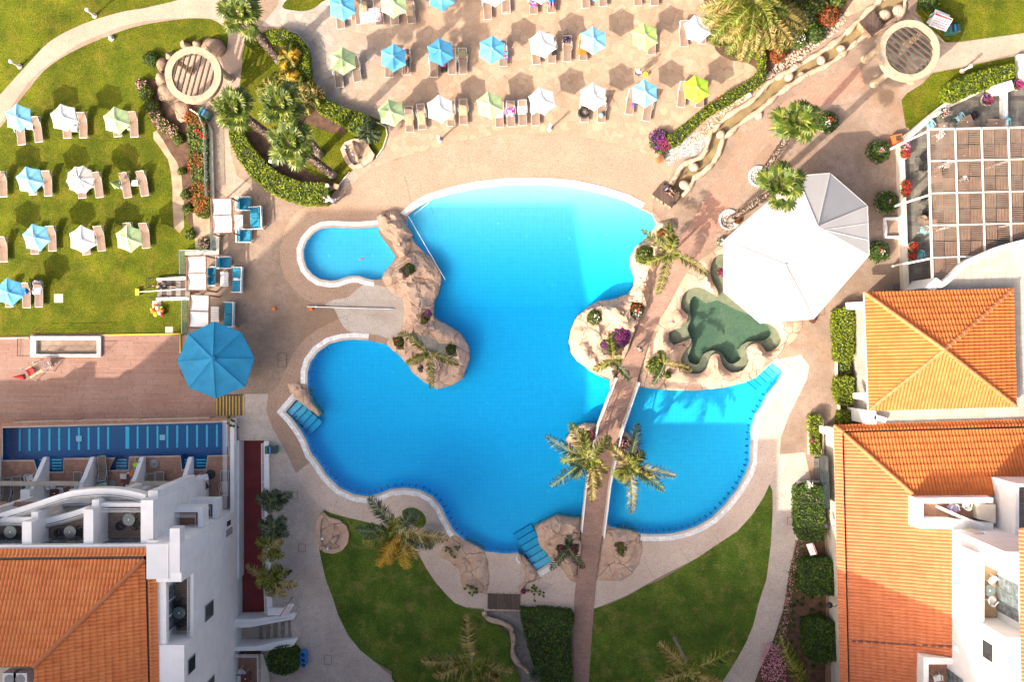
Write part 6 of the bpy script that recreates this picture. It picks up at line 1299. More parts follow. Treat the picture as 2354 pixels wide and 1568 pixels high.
def shaggy(mb, pts, rad, r2, n, size=.14):
    for i in range(n):
        f = r2.random()*(len(pts)-1.001); j = int(f); q = pts[j].lerp(pts[j+1], f-j); d = (pts[j+1]-pts[j]).normalized(); ref = Vector((1, 0, 0)) if abs(d.x) < .8 else Vector((0, 1, 0))
        x = (ref-d*ref.dot(d)).normalized(); y = d.cross(x); a = r2.uniform(0, 6.283); rr = rad[j]+(rad[j+1]-rad[j])*(f-j); o = x*math.cos(a)+y*math.sin(a); tn = d.cross(o)
        b = q + o*rr*.9; e = b + o*size*r2.uniform(.3, .8) + d*size*r2.uniform(.5, 1.3); w = tn*size*r2.uniform(.25, .45); k = len(mb.v)
        mb.v += [tuple(b-w), tuple(b+w), tuple(e+w*.5), tuple(e-w*.5)]; mb.f.append((k, k+1, k+2, k+3))
def feather_palm(label, base, crown, z, tips, mats=None, rad=.13, rise=.55, width=.34, n=34, extra=0, extra_len=1.4, trunkm='trunk', z0=0.0, name='feather_palm', group=None, droop=.35, shag=False):
    b = P(*base, z0); cr = P(*crown, z); c = Vector((b.x, b.y, z0)); root = empty(name, c); tag(root, label, 'palm tree', group); r2 = random.Random(int(abs(cr.x*131+cr.y*17)*10))
    pts = [b.lerp(cr, i/8) for i in range(9)]
    for i, q in enumerate(pts): u = i/8; q.x = b.x + (cr.x-b.x)*(u**1.3); q.y = b.y + (cr.y-b.y)*(u**1.3)
    rr = [rad*(1.35 if i == 0 else 1.0 - .25*i/8) for i in range(9)]
    if shag: 
        t_ = MB(); t_.tube(pts, rr, 10); t_.build('trunk', M['trunk'], root, c, smooth=True); mb = MB(); shaggy(mb, pts, rr, r2, int((cr-b).length*160)); mb.build('bark', M['bark'], root, c, fixn=False)
    else:
        t_ = MB(); pp = []; rq = []
        for i in range(int((cr-b).length/.12)+2):
            u = i/(int((cr-b).length/.12)+1); f = u*8; j = min(int(f), 7); pp.append(pts[j].lerp(pts[j+1], f-j)); rq.append((rr[j]+(rr[j+1]-rr[j])*(f-j))*(1.0 if i % 2 else .92))
        t_.tube(pp, rq, 10); t_.build('trunk', M[trunkm], root, c)
    ms = mats or ['frond']
    for i, tp in enumerate(tips):
        x, y = tp[0], tp[1]; tz = z + (tp[2] if len(tp) > 2 else -.35); m_ = tp[3] if len(tp) > 3 else ms[i % len(ms)]
        lf, ra = frond_mesh(cr, P(x, y, tz), rise, n=tp[4] if len(tp) > 4 else n, width=width, r2=r2, droop=droop)
        f = ra.build('frond', M['rachis'], root, c); 
        lf.build('leaflets', M[m_], f, c, fixn=False)
    for i in range(extra):
        a = r2.uniform(0, 6.283); e = cr + Vector((math.cos(a), math.sin(a), 0))*extra_len*r2.uniform(.5, 1) + Vector((0, 0, r2.uniform(.2, .9)))
        lf, ra = frond_mesh(cr, e, .35, n=22, width=width*.8, r2=r2); f = ra.build('frond', M['rachis'], root, c); lf.build('leaflets', M[ms[0]], f, c, fixn=False)
    return root
T11 = lambda x, y, *k: (*t1(1, 1, x, y), *k); T21 = lambda x, y, *k: (*t1(2, 1, x, y), *k); T12 = lambda x, y, *k: (*t1(1, 2, x, y), *k); T22 = lambda x, y, *k: (*t1(2, 2, x, y), *k)
feather_palm('small feather palm with four wide fronds on the rock island', t1(1, 1, 1190, 850), t1(1, 1, 1213, 868), 2.4, [T11(1030, 722), T11(1065, 938, -.3), T11(1232, 1112, -.5), T11(1420, 948, -.4)], ['frond'], .10, .5, .32, 40, 2, .5, z0=.5)
feather_palm('feather palm with five fronds on the rock bank west of the brick path', t1(2, 1, 1110, 210), t1(2, 1, 1140, 175), 3.2, [T21(945, 15), T21(1130, -30, -.2), T21(975, 250, -.3), T21(1052, 462, -.5), T21(1392, 322, -.4), T21(1170, 60, .1)], ['frond'], .12, .55, .36, 44, 2, .6, z0=.5)
feather_palm('three-frond palm leaning over the path beside the purple flowers', t1(2, 1, 730, 880), t1(2, 1, 745, 915), 2.6, [T21(722, 735), T21(608, 985, -.4), T21(862, 1052, -.4)], ['frond', 'frond', 'frondk'], .10, .5, .32, 38, 2, .5, z0=.5)
feather_palm('spindly palm beside the round olive shrub', t1(2, 1, 1085, 930), t1(2, 1, 1100, 940), 2.4, [T21(1065, 850), T21(1285, 985, -.4), T21(1018, 1085, -.4)], ['frond', 'frondd', 'frondk'], .09, .45, .28, 36, 1, .5, z0=.5)
feather_palm('tall feather palm on the islet west of the bridge', dd('1345,1020')[0], dd('1352,1052')[0], 5.0, [(1255, 1003, -.9, 'frondk'), (1266, 1118, -.9, 'frondk'), (1312, 972, -.5), (1362, 1152, -.9, 'frondd'), (1403, 1005, -.6), (1290, 1060, -.9), (1318, 1100, -.9, 'frondk'), (1398, 1085, -.9, 'frondd'), (1340, 985, -.3), (1380, 1120, -1.0, 'frondd')], ['frond'], .15, .8, .42, 46, 3, 1.0, z0=.4)
feather_palm('tall feather palm on the islet east of the bridge', dd('1437,1030')[0], dd('1445,1068')[0], 5.0, [(1466, 975, -.3, 'frondk'), (1552, 1095, -.9, 'frondd'), (1452, 1180, -1.2, 'frondd'), (1526, 1128, -1.0), (1397, 1022, -.6, 'frondd'), (1412, 1095, -.9), (1480, 1040, -.2), (1500, 1098, -.9, 'frondk'), (1430, 1110, -.9)], ['frond'], .15, .8, .42, 46, 3, 1.0, z0=.4)
feather_palm('small dark palm in the flower pocket by the southern pool steps', t1(2, 2, 432, 640), t1(2, 2, 440, 648), 2.2, [T22(436, 560, -.1), T22(312, 795, -.5), T22(545, 782, -.5)], ['frondk'], .09, .4, .3, 34, 2, .4, z0=.4)
feather_palm('leaning palm with one orange frond on the south shore lawn', t1(1, 2, 1135, 430), t1(1, 2, 1012, 512), 5.2, [T12(805, 300, -.3, 'frondk', 60), T12(716, 520, -.5, 'frondk', 60), T12(760, 600, -.6, 'frond', 56), T12(868, 770, -1.0, 'frondy', 70), T12(925, 755, -1.1, 'frondy', 70), T12(1062, 788, -1.3, 'frondy', 40), T12(1120, 720, -1.0, 'frondd'), T12(1345, 585, -.4, 'frondd', 60), T12(1115, 395, .1, 'frondk'), T12(1240, 640, -.8, 'frondk')], ['frond'], .17, .8, .50, 54, 3, 1.2)
feather_palm('palm with pale upright fronds at the bottom edge west of the creek', t1(1, 2, 1515, 1330), t1(1, 2, 1512, 1428), 5.0, [T12(1482, 1108, .2, 'frondd', 60), T12(1166, 1432, -.3, 'frondd', 64), T12(1250, 1530, -.4, 'frondd', 60), T12(1786, 1500, -.3, 'frondd', 64), T12(1720, 1600, -.5, 'frondd', 60), T12(1560, 1660, -.6, 'frond'), T12(1380, 1640, -.6, 'frond'), T12(1660, 1450, 0, 'frond')], ['frond'], .16, .8, .46, 56, 2, .9)
feather_palm('thin palm with a curved grey trunk on the eastern lawn', t1(2, 2, 1168, 1270), t1(2, 2, 1272, 1490), 5.5, [T22(1062, 1300, .0, 'frondd', 60), T22(1575, 1345, -.2, 'frond', 64), T22(1040, 1568, -.5, 'frondd', 60), T22(1480, 1590, -.5, 'frondd', 60), T22(1300, 1660, -.7, 'frond'), T22(1180, 1640, -.6, 'frond')], ['frond'], .13, .8, .46, 56, 2, .9)
feather_palm('palm mostly below the frame by the brown flower bed', t1(3, 2, 330, 1640), t1(3, 2, 345, 1660), 3.5, [(*t1(3, 2, 150, 1255), -.1, 'frond', 70), (*t1(3, 2, 200, 1300), -.2, 'frond', 64), (*t1(3, 2, 500, 1700), -.3), (*t1(3, 2, 200, 1760), -.3), (*t1(3, 2, 420, 1800), -.3)], ['frond'], .14, .7, .40, 60)
for lab, b, cr, z, tp, ms in [('dark feathery palm at the north end of the gravel strip', (635, 1152), (625, 1150), 2.8, [(590, 1145), (612, 1175, -.4), (662, 1150), (640, 1128), (645, 1172), (604, 1130), (672, 1138)], ['frondk']), ('dark feathery palm in the middle of the gravel strip', (634, 1205), (632, 1210), 3.0, [(594, 1205), (600, 1235, -.4), (658, 1215), (655, 1190), (615, 1188), (640, 1240), (662, 1232)], ['frondk']),
      ('tall palm arching along the gravel strip with a pale frond', (640, 1262), (622, 1262), 3.2, [(648, 1242, .2, 'frondd'), (600, 1290, -.4, 'frondd'), (590, 1240), (618, 1225), (650, 1280)], ['frond']), ('palm with drooping fronds over the white railing at the south of the gravel', (640, 1345), (622, 1332), 3.2, [(566, 1302, -.4, 'frondd'), (588, 1345, -.5), (622, 1372, -.6), (655, 1372, -.5, 'frondd'), (683, 1345, -.5, 'frondd'), (660, 1315, -.2), (640, 1300), (605, 1300)], ['frond'])]:
    feather_palm(lab, b, cr, z, tp, ms, .11, .6, .34, 38, 3, .8, group=None)
big_tips = []
for i in range(34):
    a = R(-12 - 7.0*i if i < 24 else 20 + 14*(i-24)); q = rnd.uniform(105, 140); big_tips.append((1733 + q*math.cos(a), 4 - q*math.sin(a)*1.0, rnd.uniform(-2.2, -.8), 'frondd' if i % 3 else 'frond', 60))
for i in range(14):
    a = rnd.uniform(0, 6.28); q = rnd.uniform(60, 95); big_tips.append((1733 + q*math.cos(a), 4 - q*math.sin(a), rnd.uniform(-.4, .3), 'frond', 50))
feather_palm('huge date palm with a wide bushy crown at the top edge', (1722, 60), (1733, 4), 4.2, big_tips, ['frond'], .32, 1.2, .50, 56, shag=True, droop=.5)
feather_palm('small dark palm beside the fountain bowl at the east tip of the palm garden', V2('1245,1000')[0], V2('1250,985')[0], 1.8, [V2('1160,970')[0], V2('1230,880')[0], V2('1300,920')[0], V2('1345,1010')[0], V2('1330,1060')[0], V2('1250,1080')[0], V2('1180,1040')[0], V2('1290,900')[0]], ['frondk'], .1, .35, .26, 30, 3, .6)
for i, (x, y, w) in enumerate([(650, 430, 1), (640, 600, 1), (520, 650, 0), (760, 760, 0), (830, 700, 0), (720, 680, 0)]):
    D = V2('%d,%d' % (x, y))[0]; tp = [(D[0]+r_*math.cos(a), D[1]+r_*math.sin(a), -.2) for a, r_ in [(rnd.uniform(0, .6)+k*.9, rnd.uniform(22, 38)) for k in range(7)]]
    feather_palm(['orange tinged cycad palm nearest the hook-shaped hedge', 'orange tinged young palm in the middle of the palm garden', 'yellow young palm at the left of the palm garden', 'yellow-green young palm on the right of the fan palms', 'young palm against the grey flagstone hedge', 'dense young palm between the fan palms'][i], D, D, 1.4, tp, ['frondy' if w else 'frondd', 'frond'], .1, .4, .3, 30)
# shrubs massed below the date palm
for i, (x, y, r_, mt, fm, lab) in enumerate([(1655, 80, .8, 'cover', 'whitef', 'white flowering shrub at the left foot of the date palm'), (1690, 105, .8, 'cover', 'magenta', 'magenta flowering shrub below the date palm'), (1722, 112, .7, 'cover', 'pinkf', 'pink flowering shrub below the date palm near the hedge end'), (1765, 75, 1.0, 'bush', 'redf', 'dark shrub with red flowers right of the date palm'), (1800, 95, .8, 'cover', 'orangef', 'russet grass clump above the river pebbles'), (1835, 85, .85, 'bush', 'whitef', 'green shrub with white flowers above the river pebbles'), (1876, 75, .75, 'bush', None, 'bright green round shrub above the river pebbles'), (1850, 35, 1.1, 'cover', None, 'broad leaved yellow-green plant at the top right of the date palm'), (1905, 32, .9, 'rust', None, 'russet ornamental grass beside the stream bend'), (1885, 5, 1.0, 'cover', None, 'tall green plant at the top edge near the stream'), (1815, 20, 1.1, 'cover', 'redf', 'red speckled shrub behind the date palm'), (1925, -5, .7, 'cover', None, 'yellow-green plant at the top edge by the pebbles'), (1788, 125, .6, 'rust', None, 'dark russet shrub against the diagonal hedge')]):
    bush((x, y), r_, .9, lab, mt, [(fm, 0, 0, r_*.8, 60)] if fm else None, name='garden_shrub', cat='shrub', n=int(520*r_), size=.11)
lay('date_palm_bed', dd('1640,100 1652,122 1680,138 1720,145 1745,165 1760,200 1800,165 1850,130 1890,95 1920,70 1940,30 1950,-40 1640,-40 1632,40'), 0.02, M['soil'], 2)

def fan_palm(label, base, crown, z, n=26, R_=.86, pet=1.0, rad=.21, z0=0.0, low=False, seed=0, shagk=150):
    b = P(*base, z0); cr = P(*crown, z); c = Vector((b.x, b.y, z0)); root = empty('fan_palm', c); tag(root, label, 'palm tree'); r2 = random.Random(seed*7+1); n = int(n*.55)
    pts = [b.lerp(cr, i/10) for i in range(11)]; rr = [rad*(1.5 if i == 0 else 1.12 - .2*i/10) for i in range(11)]
    MB().tube(pts, rr, 12).build('trunk', M['trunk'], root, c, smooth=True); mb = MB(); shaggy(mb, pts[1:], rr[1:], r2, int((cr-b).length*shagk), .17); mb.build('bark', M['bark'], root, c, fixn=False)
    for i in range(n):
        a = i*2.399 + r2.uniform(-.2, .2); u = i/n; el = R(62 - 85*u) ; d = Vector((math.cos(a)*math.cos(el), math.sin(a)*math.cos(el), math.sin(el)))
        h = cr + d*pet*(.8+.4*r2.random())*(.3+.7*min(1, u*1.6)) - Vector((0, 0, .25*u)); side = Vector((-math.sin(a), math.cos(a), 0)); up = side.cross(d) * -1
        up = d.cross(side) if d.cross(side).z > 0 else side.cross(d)
        pt = MB(); pt.tube([cr, cr.lerp(h, .5)+Vector((0, 0, .08)), h], [.03, .02, .015], 4); f = pt.build('frond', M['rachis'], root, c)
        lf = MB(); K = 30; rr_ = R_*r2.uniform(.85, 1.15)
        for k in range(K):
            th = R(-130 + 260*k/(K-1)) + r2.uniform(-.03, .03); q = (d*math.cos(th) + side*math.sin(th)); l_ = rr_*(1 - .22*abs(th)/2.3)*r2.uniform(.9, 1.05)
            mid = h + q*l_*.55 + up*.07*math.cos(k*3.14); e = h + q*l_ - Vector((0, 0, l_*.18*r2.uniform(.3, 1.5))); w = (d*-math.sin(th) + side*math.cos(th))*.05*rr_/.6
            o = len(lf.v); lf.v += [tuple(h), tuple(mid-w), tuple(e), tuple(mid+w)]; lf.f.append((o, o+1, o+2, o+3))
        lf.build('fan_leaf', M['fan'], f, c, fixn=False)
    return root
fan_palm('topmost fan palm whose shaggy trunk leans over the garden path', V2('580,455')[0], V2('285,105')[0], 8.6, 24, seed=1, rad=.24)
fan_palm('left fan palm of the garden trio, its crown over the path', V2('560,1060')[0], V2('235,815')[0], 9.6, 24, seed=2, rad=.24)
fan_palm('middle fan palm of the garden trio with the densest crown', V2('885,1160')[0], V2('585,790')[0], 11.0, 28, seed=3, rad=.24)
fan_palm('right fan palm of the garden trio rising beside the long curved hedge', V2('985,1320')[0], V2('670,1075')[0], 10.5, 26, seed=4, rad=.25)
fan_palm('upper leaning fan palm in a white stone ring beside the brick path', t1(2, 0, 1765, 1215), t1(3, 0, 285, 830), 9.5, 24, seed=5, rad=.2, R_=.9)
fan_palm('lower leaning fan palm whose crown hangs over the white tent', t1(2, 0, 1550, 1520), t1(3, 0, 165, 1275), 10.5, 22, seed=6, rad=.2, R_=.88)
fan_palm('fan palm standing beyond the top edge, its crown tip showing', (585, -55), (575, -35), 5, 18, seed=7)
for i, (x, y) in enumerate((t1(2, 0, 1750, 1215), t1(2, 0, 1545, 1515))):
    ring = [(x + 22*math.cos(k*math.pi/10), y + 22*math.sin(k*math.pi/10)) for k in range(20)]; wallline('stone_ring_kerb', ring, .14, .14, 'whitecop', ['white ring kerb round the upper leaning fan palm', 'white ring kerb round the lower leaning fan palm'][i], 'kerb', closed=True)
    pebbles('white_pebbles', ring, .06, M['wpebble'], 150, ['white pebbles round the upper leaning fan palm', 'white pebbles round the lower leaning fan palm'][i])
# agaves, yuccas
def agave(D, r_, label, n=46, mat='yucca', z0=0.0, h=.5, name='agave', group=None, w=.035):
    p = P(*D, z0+h*.5); root = empty(name, (p.x, p.y, z0)); tag(root, label, 'plant', group); r2 = random.Random(int(abs(p.x*51+p.y*11)*10)); mb = MB()
    for i in range(n):
        a = i*2.399; el = R(8 + 72*(1 - i/n)*1.0 if i % 2 else 8+60*r2.random()); l_ = r_*r2.uniform(.8, 1.1); d = Vector((math.cos(a)*math.cos(el), math.sin(a)*math.cos(el), math.sin(el))); s = Vector((-math.sin(a), math.cos(a), 0))*w; b = Vector((0, 0, h*.35))
        o = len(mb.v); mb.v += [tuple(b-s*.6), tuple(b+s*.6), tuple(b+d*l_*.5+s), tuple(b+d*l_), tuple(b+d*l_*.5-s)]; mb.f.append((o, o+1, o+2, o+3, o+4))
    mb.build('leaves', M[mat], root, None, fixn=False); MB().lathe([(.07, 0), (.05, h*.5)], 8).build('stem', M['trunk'], root); return root
for i, (x, y, r_) in enumerate([(268, 1375, .75), (228, 1445, .8), (350, 1420, .8), (360, 1520, .75), (205, 1520, .75), (280, 1560, .7), (315, 1455, .6)]):
    agave(t1(2, 2, x, y), r_, ['top rosette', 'left rosette of the second row', 'right rosette of the second row', 'right rosette near the bottom edge', 'left rosette near the bottom edge', 'bottom middle rosette', 'central rosette'][i] + ' of the silvery yucca clump beside the dark hedge', 120, z0=.0, h=1.2, group='yucca clump at the bottom')
for i, (c, r, x, y, k, rr, z0, lab) in enumerate([(1, 2, 1378, 660, 12, 52, .4, 'clump of spiky rosettes on the cracked rock bank, upper one'), (1, 2, 1510, 925, 12, 48, .3, 'clump of spiky rosettes on the cracked rock bank, lower one'), (2, 2, 205, 960, 14, 62, .2, 'tangle of green rosettes beside the dark footbridge'), (2, 2, 790, 655, 12, 50, .4, 'cluster of rosettes in the rock bank east of the bridge'), (1, 2, 215, 815, 9, 55, .1, 'cluster of dark rosettes at the south of the gravel strip'), (0, 1, 1615, 1345, 9, 50, .3, 'spiky plant on the white wall at the end of the lap pool')]):
    p0 = P(*t1(c, r, x, y), z0+.4); root = empty('rosette_plant', (p0.x, p0.y, z0)); tag(root, lab, 'plant'); r2 = random.Random(i+40)
    for q in range(k):
        a = r2.uniform(0, 6.283); d = rr/3/30*math.sqrt((q+.3)/k); cx, cy, cz = d*math.cos(a), d*math.sin(a), .25 + .5*r2.random(); mb = MB()
        mb.tube([(cx*.3, cy*.3, 0), (cx*.8, cy*.8, cz*.6), (cx, cy, cz)], .02, 4)
        mb.build('stem', M['trunk'], root); mb = MB()
        for s_ in range(20):
            aa = s_*2.399; el = R(5+60*r2.random()); L = .17*r2.uniform(.8, 1.2); dv = Vector((math.cos(aa)*math.cos(el), math.sin(aa)*math.cos(el), math.sin(el)))*L; sd = Vector((-math.sin(aa), math.cos(aa), 0))*.02; o = len(mb.v)
            mb.v += [(cx, cy, cz), (cx+dv.x*.5+sd.x, cy+dv.y*.5+sd.y, cz+dv.z*.5), (cx+dv.x, cy+dv.y, cz+dv.z), (cx+dv.x*.5-sd.x, cy+dv.y*.5-sd.y, cz+dv.z*.5)]; mb.f.append((o, o+1, o+2, o+3))
        mb.build('rosette', M['bush'] if i in (4, 5) else M['cover'], root, None, fixn=False)
# ================================================================== clay tile roofs
def tiled(poly3, sp=.24, course=.38, amp=.05, name='roof', mat='roof', parent=None, origin=None):
    """real corrugated tile relief laid over a convex planar polygon"""
    pts = [Vector(p) for p in poly3]; n = (pts[1]-pts[0]).cross(pts[2]-pts[0]).normalized()
    if n.z < 0: n = -n
    v = Vector((0, 0, -1)) + n*n.z
    v = v.normalized() if v.length > 1e-4 else Vector((0, -1, 0)); u = n.cross(v).normalized(); o = pts[0]
    U = [(p-o).dot(u) for p in pts]; Vv = [(p-o).dot(v) for p in pts]; u0, u1, v0, v1_ = min(U), max(U), min(Vv), max(Vv)
    us = []; k = math.floor(u0/sp)
    while k*sp < u1+sp:
        for f in (0, .14, .32, .5, .68, .86): us.append(((k+f)*sp, math.sin(math.pi*f)**.8*amp*1.5 if f else 0))
        k += 1
    vv = []; k = math.floor(v0/course)
    while k*course < v1_+course:
        vv += [(k*course+.003, .06), ((k+1)*course-.003, -.012)]; k += 1    # each course laps the one below
    vs = []; r2 = random.Random(int(abs(u0*100))+len(us))
    for j, (b, hb) in enumerate(vv):
        for i, (a, ha) in enumerate(us):
            jit = .006*math.sin((i//6)*12.9 + (j//2)*78.2)
            vs.append(tuple(o + u*a + v*b + n*(ha + .03 - hb + jit)))
    m = len(us); fs = [(j*m+i, j*m+i+1, (j+1)*m+i+1, (j+1)*m+i) for j in range(len(vv)-1) for i in range(m-1)]
    bm = bmesh.new(); bv = [bm.verts.new(q) for q in vs]
    for f in fs: bm.faces.new([bv[i] for i in f])
    c = sum(pts, Vector())/len(pts)
    for i in range(len(pts)):
        a, b = pts[i-1], pts[i]; e = (b-a); 
        if e.length < 1e-5: continue
        nn = e.cross(n).normalized()
        if (c-a).dot(nn) > 0: nn = -nn
        bmesh.ops.bisect_plane(bm, geom=bm.verts[:]+bm.edges[:]+bm.faces[:], plane_co=a, plane_no=nn, clear_outer=True)
    bmesh.ops.recalc_face_normals(bm, faces=bm.faces)
    me = bpy.data.meshes.new(name)
    if origin is not None: bmesh.ops.translate(bm, verts=bm.verts, vec=-Vector(origin))
    bm.to_mesh(me); bm.free(); me.materials.append(M[mat]); ob = bpy.data.objects.new(name, me); C.objects.link(ob); ob.parent = parent
    return ob
def ridge(a, b, parent, origin, r_=.14, step=.42, mat='ridge', name='ridge_tiles'):
    a, b = Vector(a), Vector(b); L = (b-a).length; n = max(1, int(L/step)); mb = MB(); d = (b-a)/n
    for i in range(n): mb.tube([a+d*i, a+d*(i+1.06)], [r_*.85, r_*1.15], 8)
    return mb.build(name, M[mat], parent, origin)
def prismD(D, z0, z1, z=None): 
    mb = MB(); mb.prism(Wd(D, z1 if z is None else z), z0, z1); return mb
def boxw(x0, x1, y0, y1, z0, z1):
    return MB().box((x0+x1)/2, (y0+y1)/2, z0, abs(x1-x0), abs(y1-y0), z1-z0)

# ------------------------------------------------------------------ white tent
tn = [(1833, 404), (1908, 398), (1994, 473), (1998, 586), (1870, 733), (1750, 743), (1665, 671), (1666, 552)]
rv = [P(x, y, 4.2) for x, y in tn]; a1, a2 = P(1880, 520, 6.6), P(1805, 608, 6.6); tc = Vector((22.0, 6.0, 0)); tc = Vector(((a1.x+a2.x)/2, (a1.y+a2.y)/2, 0))
tent = empty('white_pavilion', tc); tag(tent, 'large white membrane pavilion with eight corners beside the green spa', 'tent')
A_, B_, C_2, D_, E_, F_, G_, H_ = rv
for q in ((A_, B_, a1), (B_, C_2, a1), (C_2, D_, E_, a2, a1), (E_, F_, a2), (F_, G_, a2), (G_, H_, a2), (H_, A_, a1, a2)):
    mb = MB(); 
    if len(q) == 5: mb.add(q, [(0, 1, 4), (1, 3, 4), (1, 2, 3)])
    else: mb.add(q, [tuple(range(len(q)))] if len(q) == 3 else [(0, 1, 2), (0, 2, 3)])
    mb.build('roof_panel', M['tent'], tent, tc, fixn=False)
mb = MB()
for i in range(8): mb.bar(rv[i-1]-Vector((0, 0, .12)), rv[i]-Vector((0, 0, .12)), .06, .26)
mb.build('valance', M['tent'], tent, tc); mb = MB(); mb.tube([a1+Vector((0,0,.02)), a2+Vector((0,0,.02))], .05, 6)
for p, q in ((A_, a1), (B_, a1), (C_2, a1), (E_, a2), (F_, a2), (G_, a2), (H_, a2)): mb.tube([p, q+Vector((0, 0, .02))], .04, 6)
mb.build('seam_piping', M['tent'], tent, tc)
mb = MB()
for k in range(1, 5):
    f = k/5; e0 = D_.lerp(E_, f); e1 = a1.lerp(a2, f); e1 = e0.lerp(e1, .92); mb.tube([e0+Vector((0, 0, .02)), e1+Vector((0, 0, .02))], .018, 4)
for f in (.35, .7): mb.tube([C_2.lerp(D_, f)+Vector((0,0,.02)), a1.lerp(D_, .12)+Vector((0, 0, .02))], .018, 4)
mb.build('welded_seams', M['canvas'], tent, tc)
for i in range(8): MB().tube([(rv[i].x*.7+tc.x*.3, rv[i].y*.7+tc.y*.3, 0), (rv[i].x*.7+tc.x*.3, rv[i].y*.7+tc.y*.3, 4.6)], .07, 8).build('post', M['wplast'], tent, tc)
MB().lathe([(.12, 6.55), (.1, 6.7), (.02, 6.75)], 10, a1.x, a1.y).build('cap', M['tent'], tent, tc); MB().lathe([(.12, 6.55), (.1, 6.7), (.02, 6.75)], 10, a2.x, a2.y).build('cap', M['tent'], tent, tc)

# ------------------------------------------------------------------ slatted restaurant pergola
K = .26846; g = lambda X, Y: (1988.9 + X*K, 275.8 + Y*K)
def gl(i, y): 
    x0 = (540, 770, 995, 1225, 1455)[i]; return x0 + (y-80)*.0275
yl_ = lambda j, x: (80, 352, 628, 902, 1178, 1450)[j] - (x-540)*.022
zp = 3.3; pg0 = P(*g(540, 80), zp); pc = Vector((pg0.x, pg0.y, 0)); perg = empty('slatted_pergola', pc); tag(perg, 'white steel pergola over the restaurant filled with brown slatted panels', 'pergola')
M['rusty'] = NT('rust_spotted_white_steel'); q = M['rusty']; cc_ = q.mix(q.ramp(q.noise(2.2, 5, .7), [(.60, 0.0), (.68, 1.0)]), (.58, .54, .48), (.42, .20, .08)); q.col(cc_); q.rough(.6); M['rusty'] = q.m
M['slat'] = simple('weathered_slats', (0.23, 0.145, 0.10), 0.8, .22, 1.2, 14)
arc_pts = smooth_line([g(580, 1385), g(640, 1425), g(760, 1330), g(860, 1230), g(1000, 1165), g(1130, 1110), g(1245, 1075), g(1360, 1045), g(1500, 1020)], 3)
def below_arc(X, Y): # inside pergola (north of the arc)?
    x, y = g(X, Y); best = None
    for i in range(1, len(arc_pts)):
        a, b = arc_pts[i-1], arc_pts[i]
        if a[0] <= x <= b[0]: best = a[1] + (b[1]-a[1])*(x-a[0])/max(b[0]-a[0], 1e-6)
    return best is not None and y > best-2
def beam(X0, Y0, X1, Y1, w=.14, nm='beam'): MB().bar(P(*g(X0, Y0), zp)-Vector((0, 0, .0)), P(*g(X1, Y1), zp), w, .16).build(nm, M['rusty'], perg, pc)
for i, ye in enumerate((1455, 1300, 1165, 1072, 1030)): beam(gl(i, 70), 72-(gl(i, 70)-540)*.022, gl(i, ye), ye, .13 if i == 0 else .09)
for j, xe in enumerate((1480, 1480, 1480, 1480, 1030)): beam(gl(0, yl_(j, 540)), yl_(j, 540), xe, yl_(j, xe), .12 if j == 0 else .09)
for X0, Y0, X1, Y1 in ((345, 185, 540, 92), (365, 700, 555, 640), (385, 1222, 560, 1186)): MB().bar(P(*g(X0, Y0), zp-.15)*1.0, P(*g(X1, Y1), zp), .13, .13).build('brace', M['wplast'], perg, pc); w_ = P(*g(X0, Y0), zp-.15); MB().bar((w_.x, w_.y, 0), w_, .13, .13).build('post', M['wplast'], perg, pc)
for i in (1, 3): 
    for j in (1, 3): w_ = P(*g(gl(i, yl_(j, 800)), yl_(j, 800)), zp); MB().bar((w_.x, w_.y, 0), (w_.x, w_.y, zp-.05), .13, .13).build('post', M['wplast'], perg, pc)
for i in range(4):
    for j in range(5):
        for a in (0, 1):
            for b in (0, 1):
                Xa, Xb = gl(i, 80+275*j)+9, gl(i+1, 80+275*j)-9; Ya, Yb = yl_(j, (Xa+Xb)/2)+9, yl_(j+1, (Xa+Xb)/2)-9; mx_, my_ = (Xa+Xb)/2, (Ya+Yb)/2
                x0, x1 = (Xa, mx_-3) if a == 0 else (mx_+3, Xb); y0, y1 = (Ya, my_-3) if b == 0 else (my_+3, Yb)
                if below_arc((x0+x1)/2, (y0+y1)/2): continue
                mb = MB(); vert = (a+b) % 2 == 0; N = 12
                N = 8
                for k in range(N):
                    f = (k+.5)/N
                    if vert: p, q = (x0+(x1-x0)*f, y0), (x0+(x1-x0)*f, y1)
                    else: p, q = (x0, y0+(y1-y0)*f), (x1, y0+(y1-y0)*f)
                    if below_arc(*q) and below_arc(*p): continue
                    t0, t1_ = 0.0, 1.0
                    for s_ in range(20):
                        f_ = s_/19; X_, Y_ = p[0]+(q[0]-p[0])*f_, p[1]+(q[1]-p[1])*f_
                        if below_arc(X_, Y_):
                            if vert: t1_ = min(t1_, f_)
                            else: t0 = max(t0, 0); t1_ = min(t1_, f_) if not below_arc(*p) else t1_
                    q = (p[0]+(q[0]-p[0])*t1_, p[1]+(q[1]-p[1])*t1_)
                    mb.bar(P(*g(*p), zp-.03), P(*g(*q), zp-.03), .058, .03)
                if mb.v: mb.build('slat_panel', M['slat'], perg, pc)
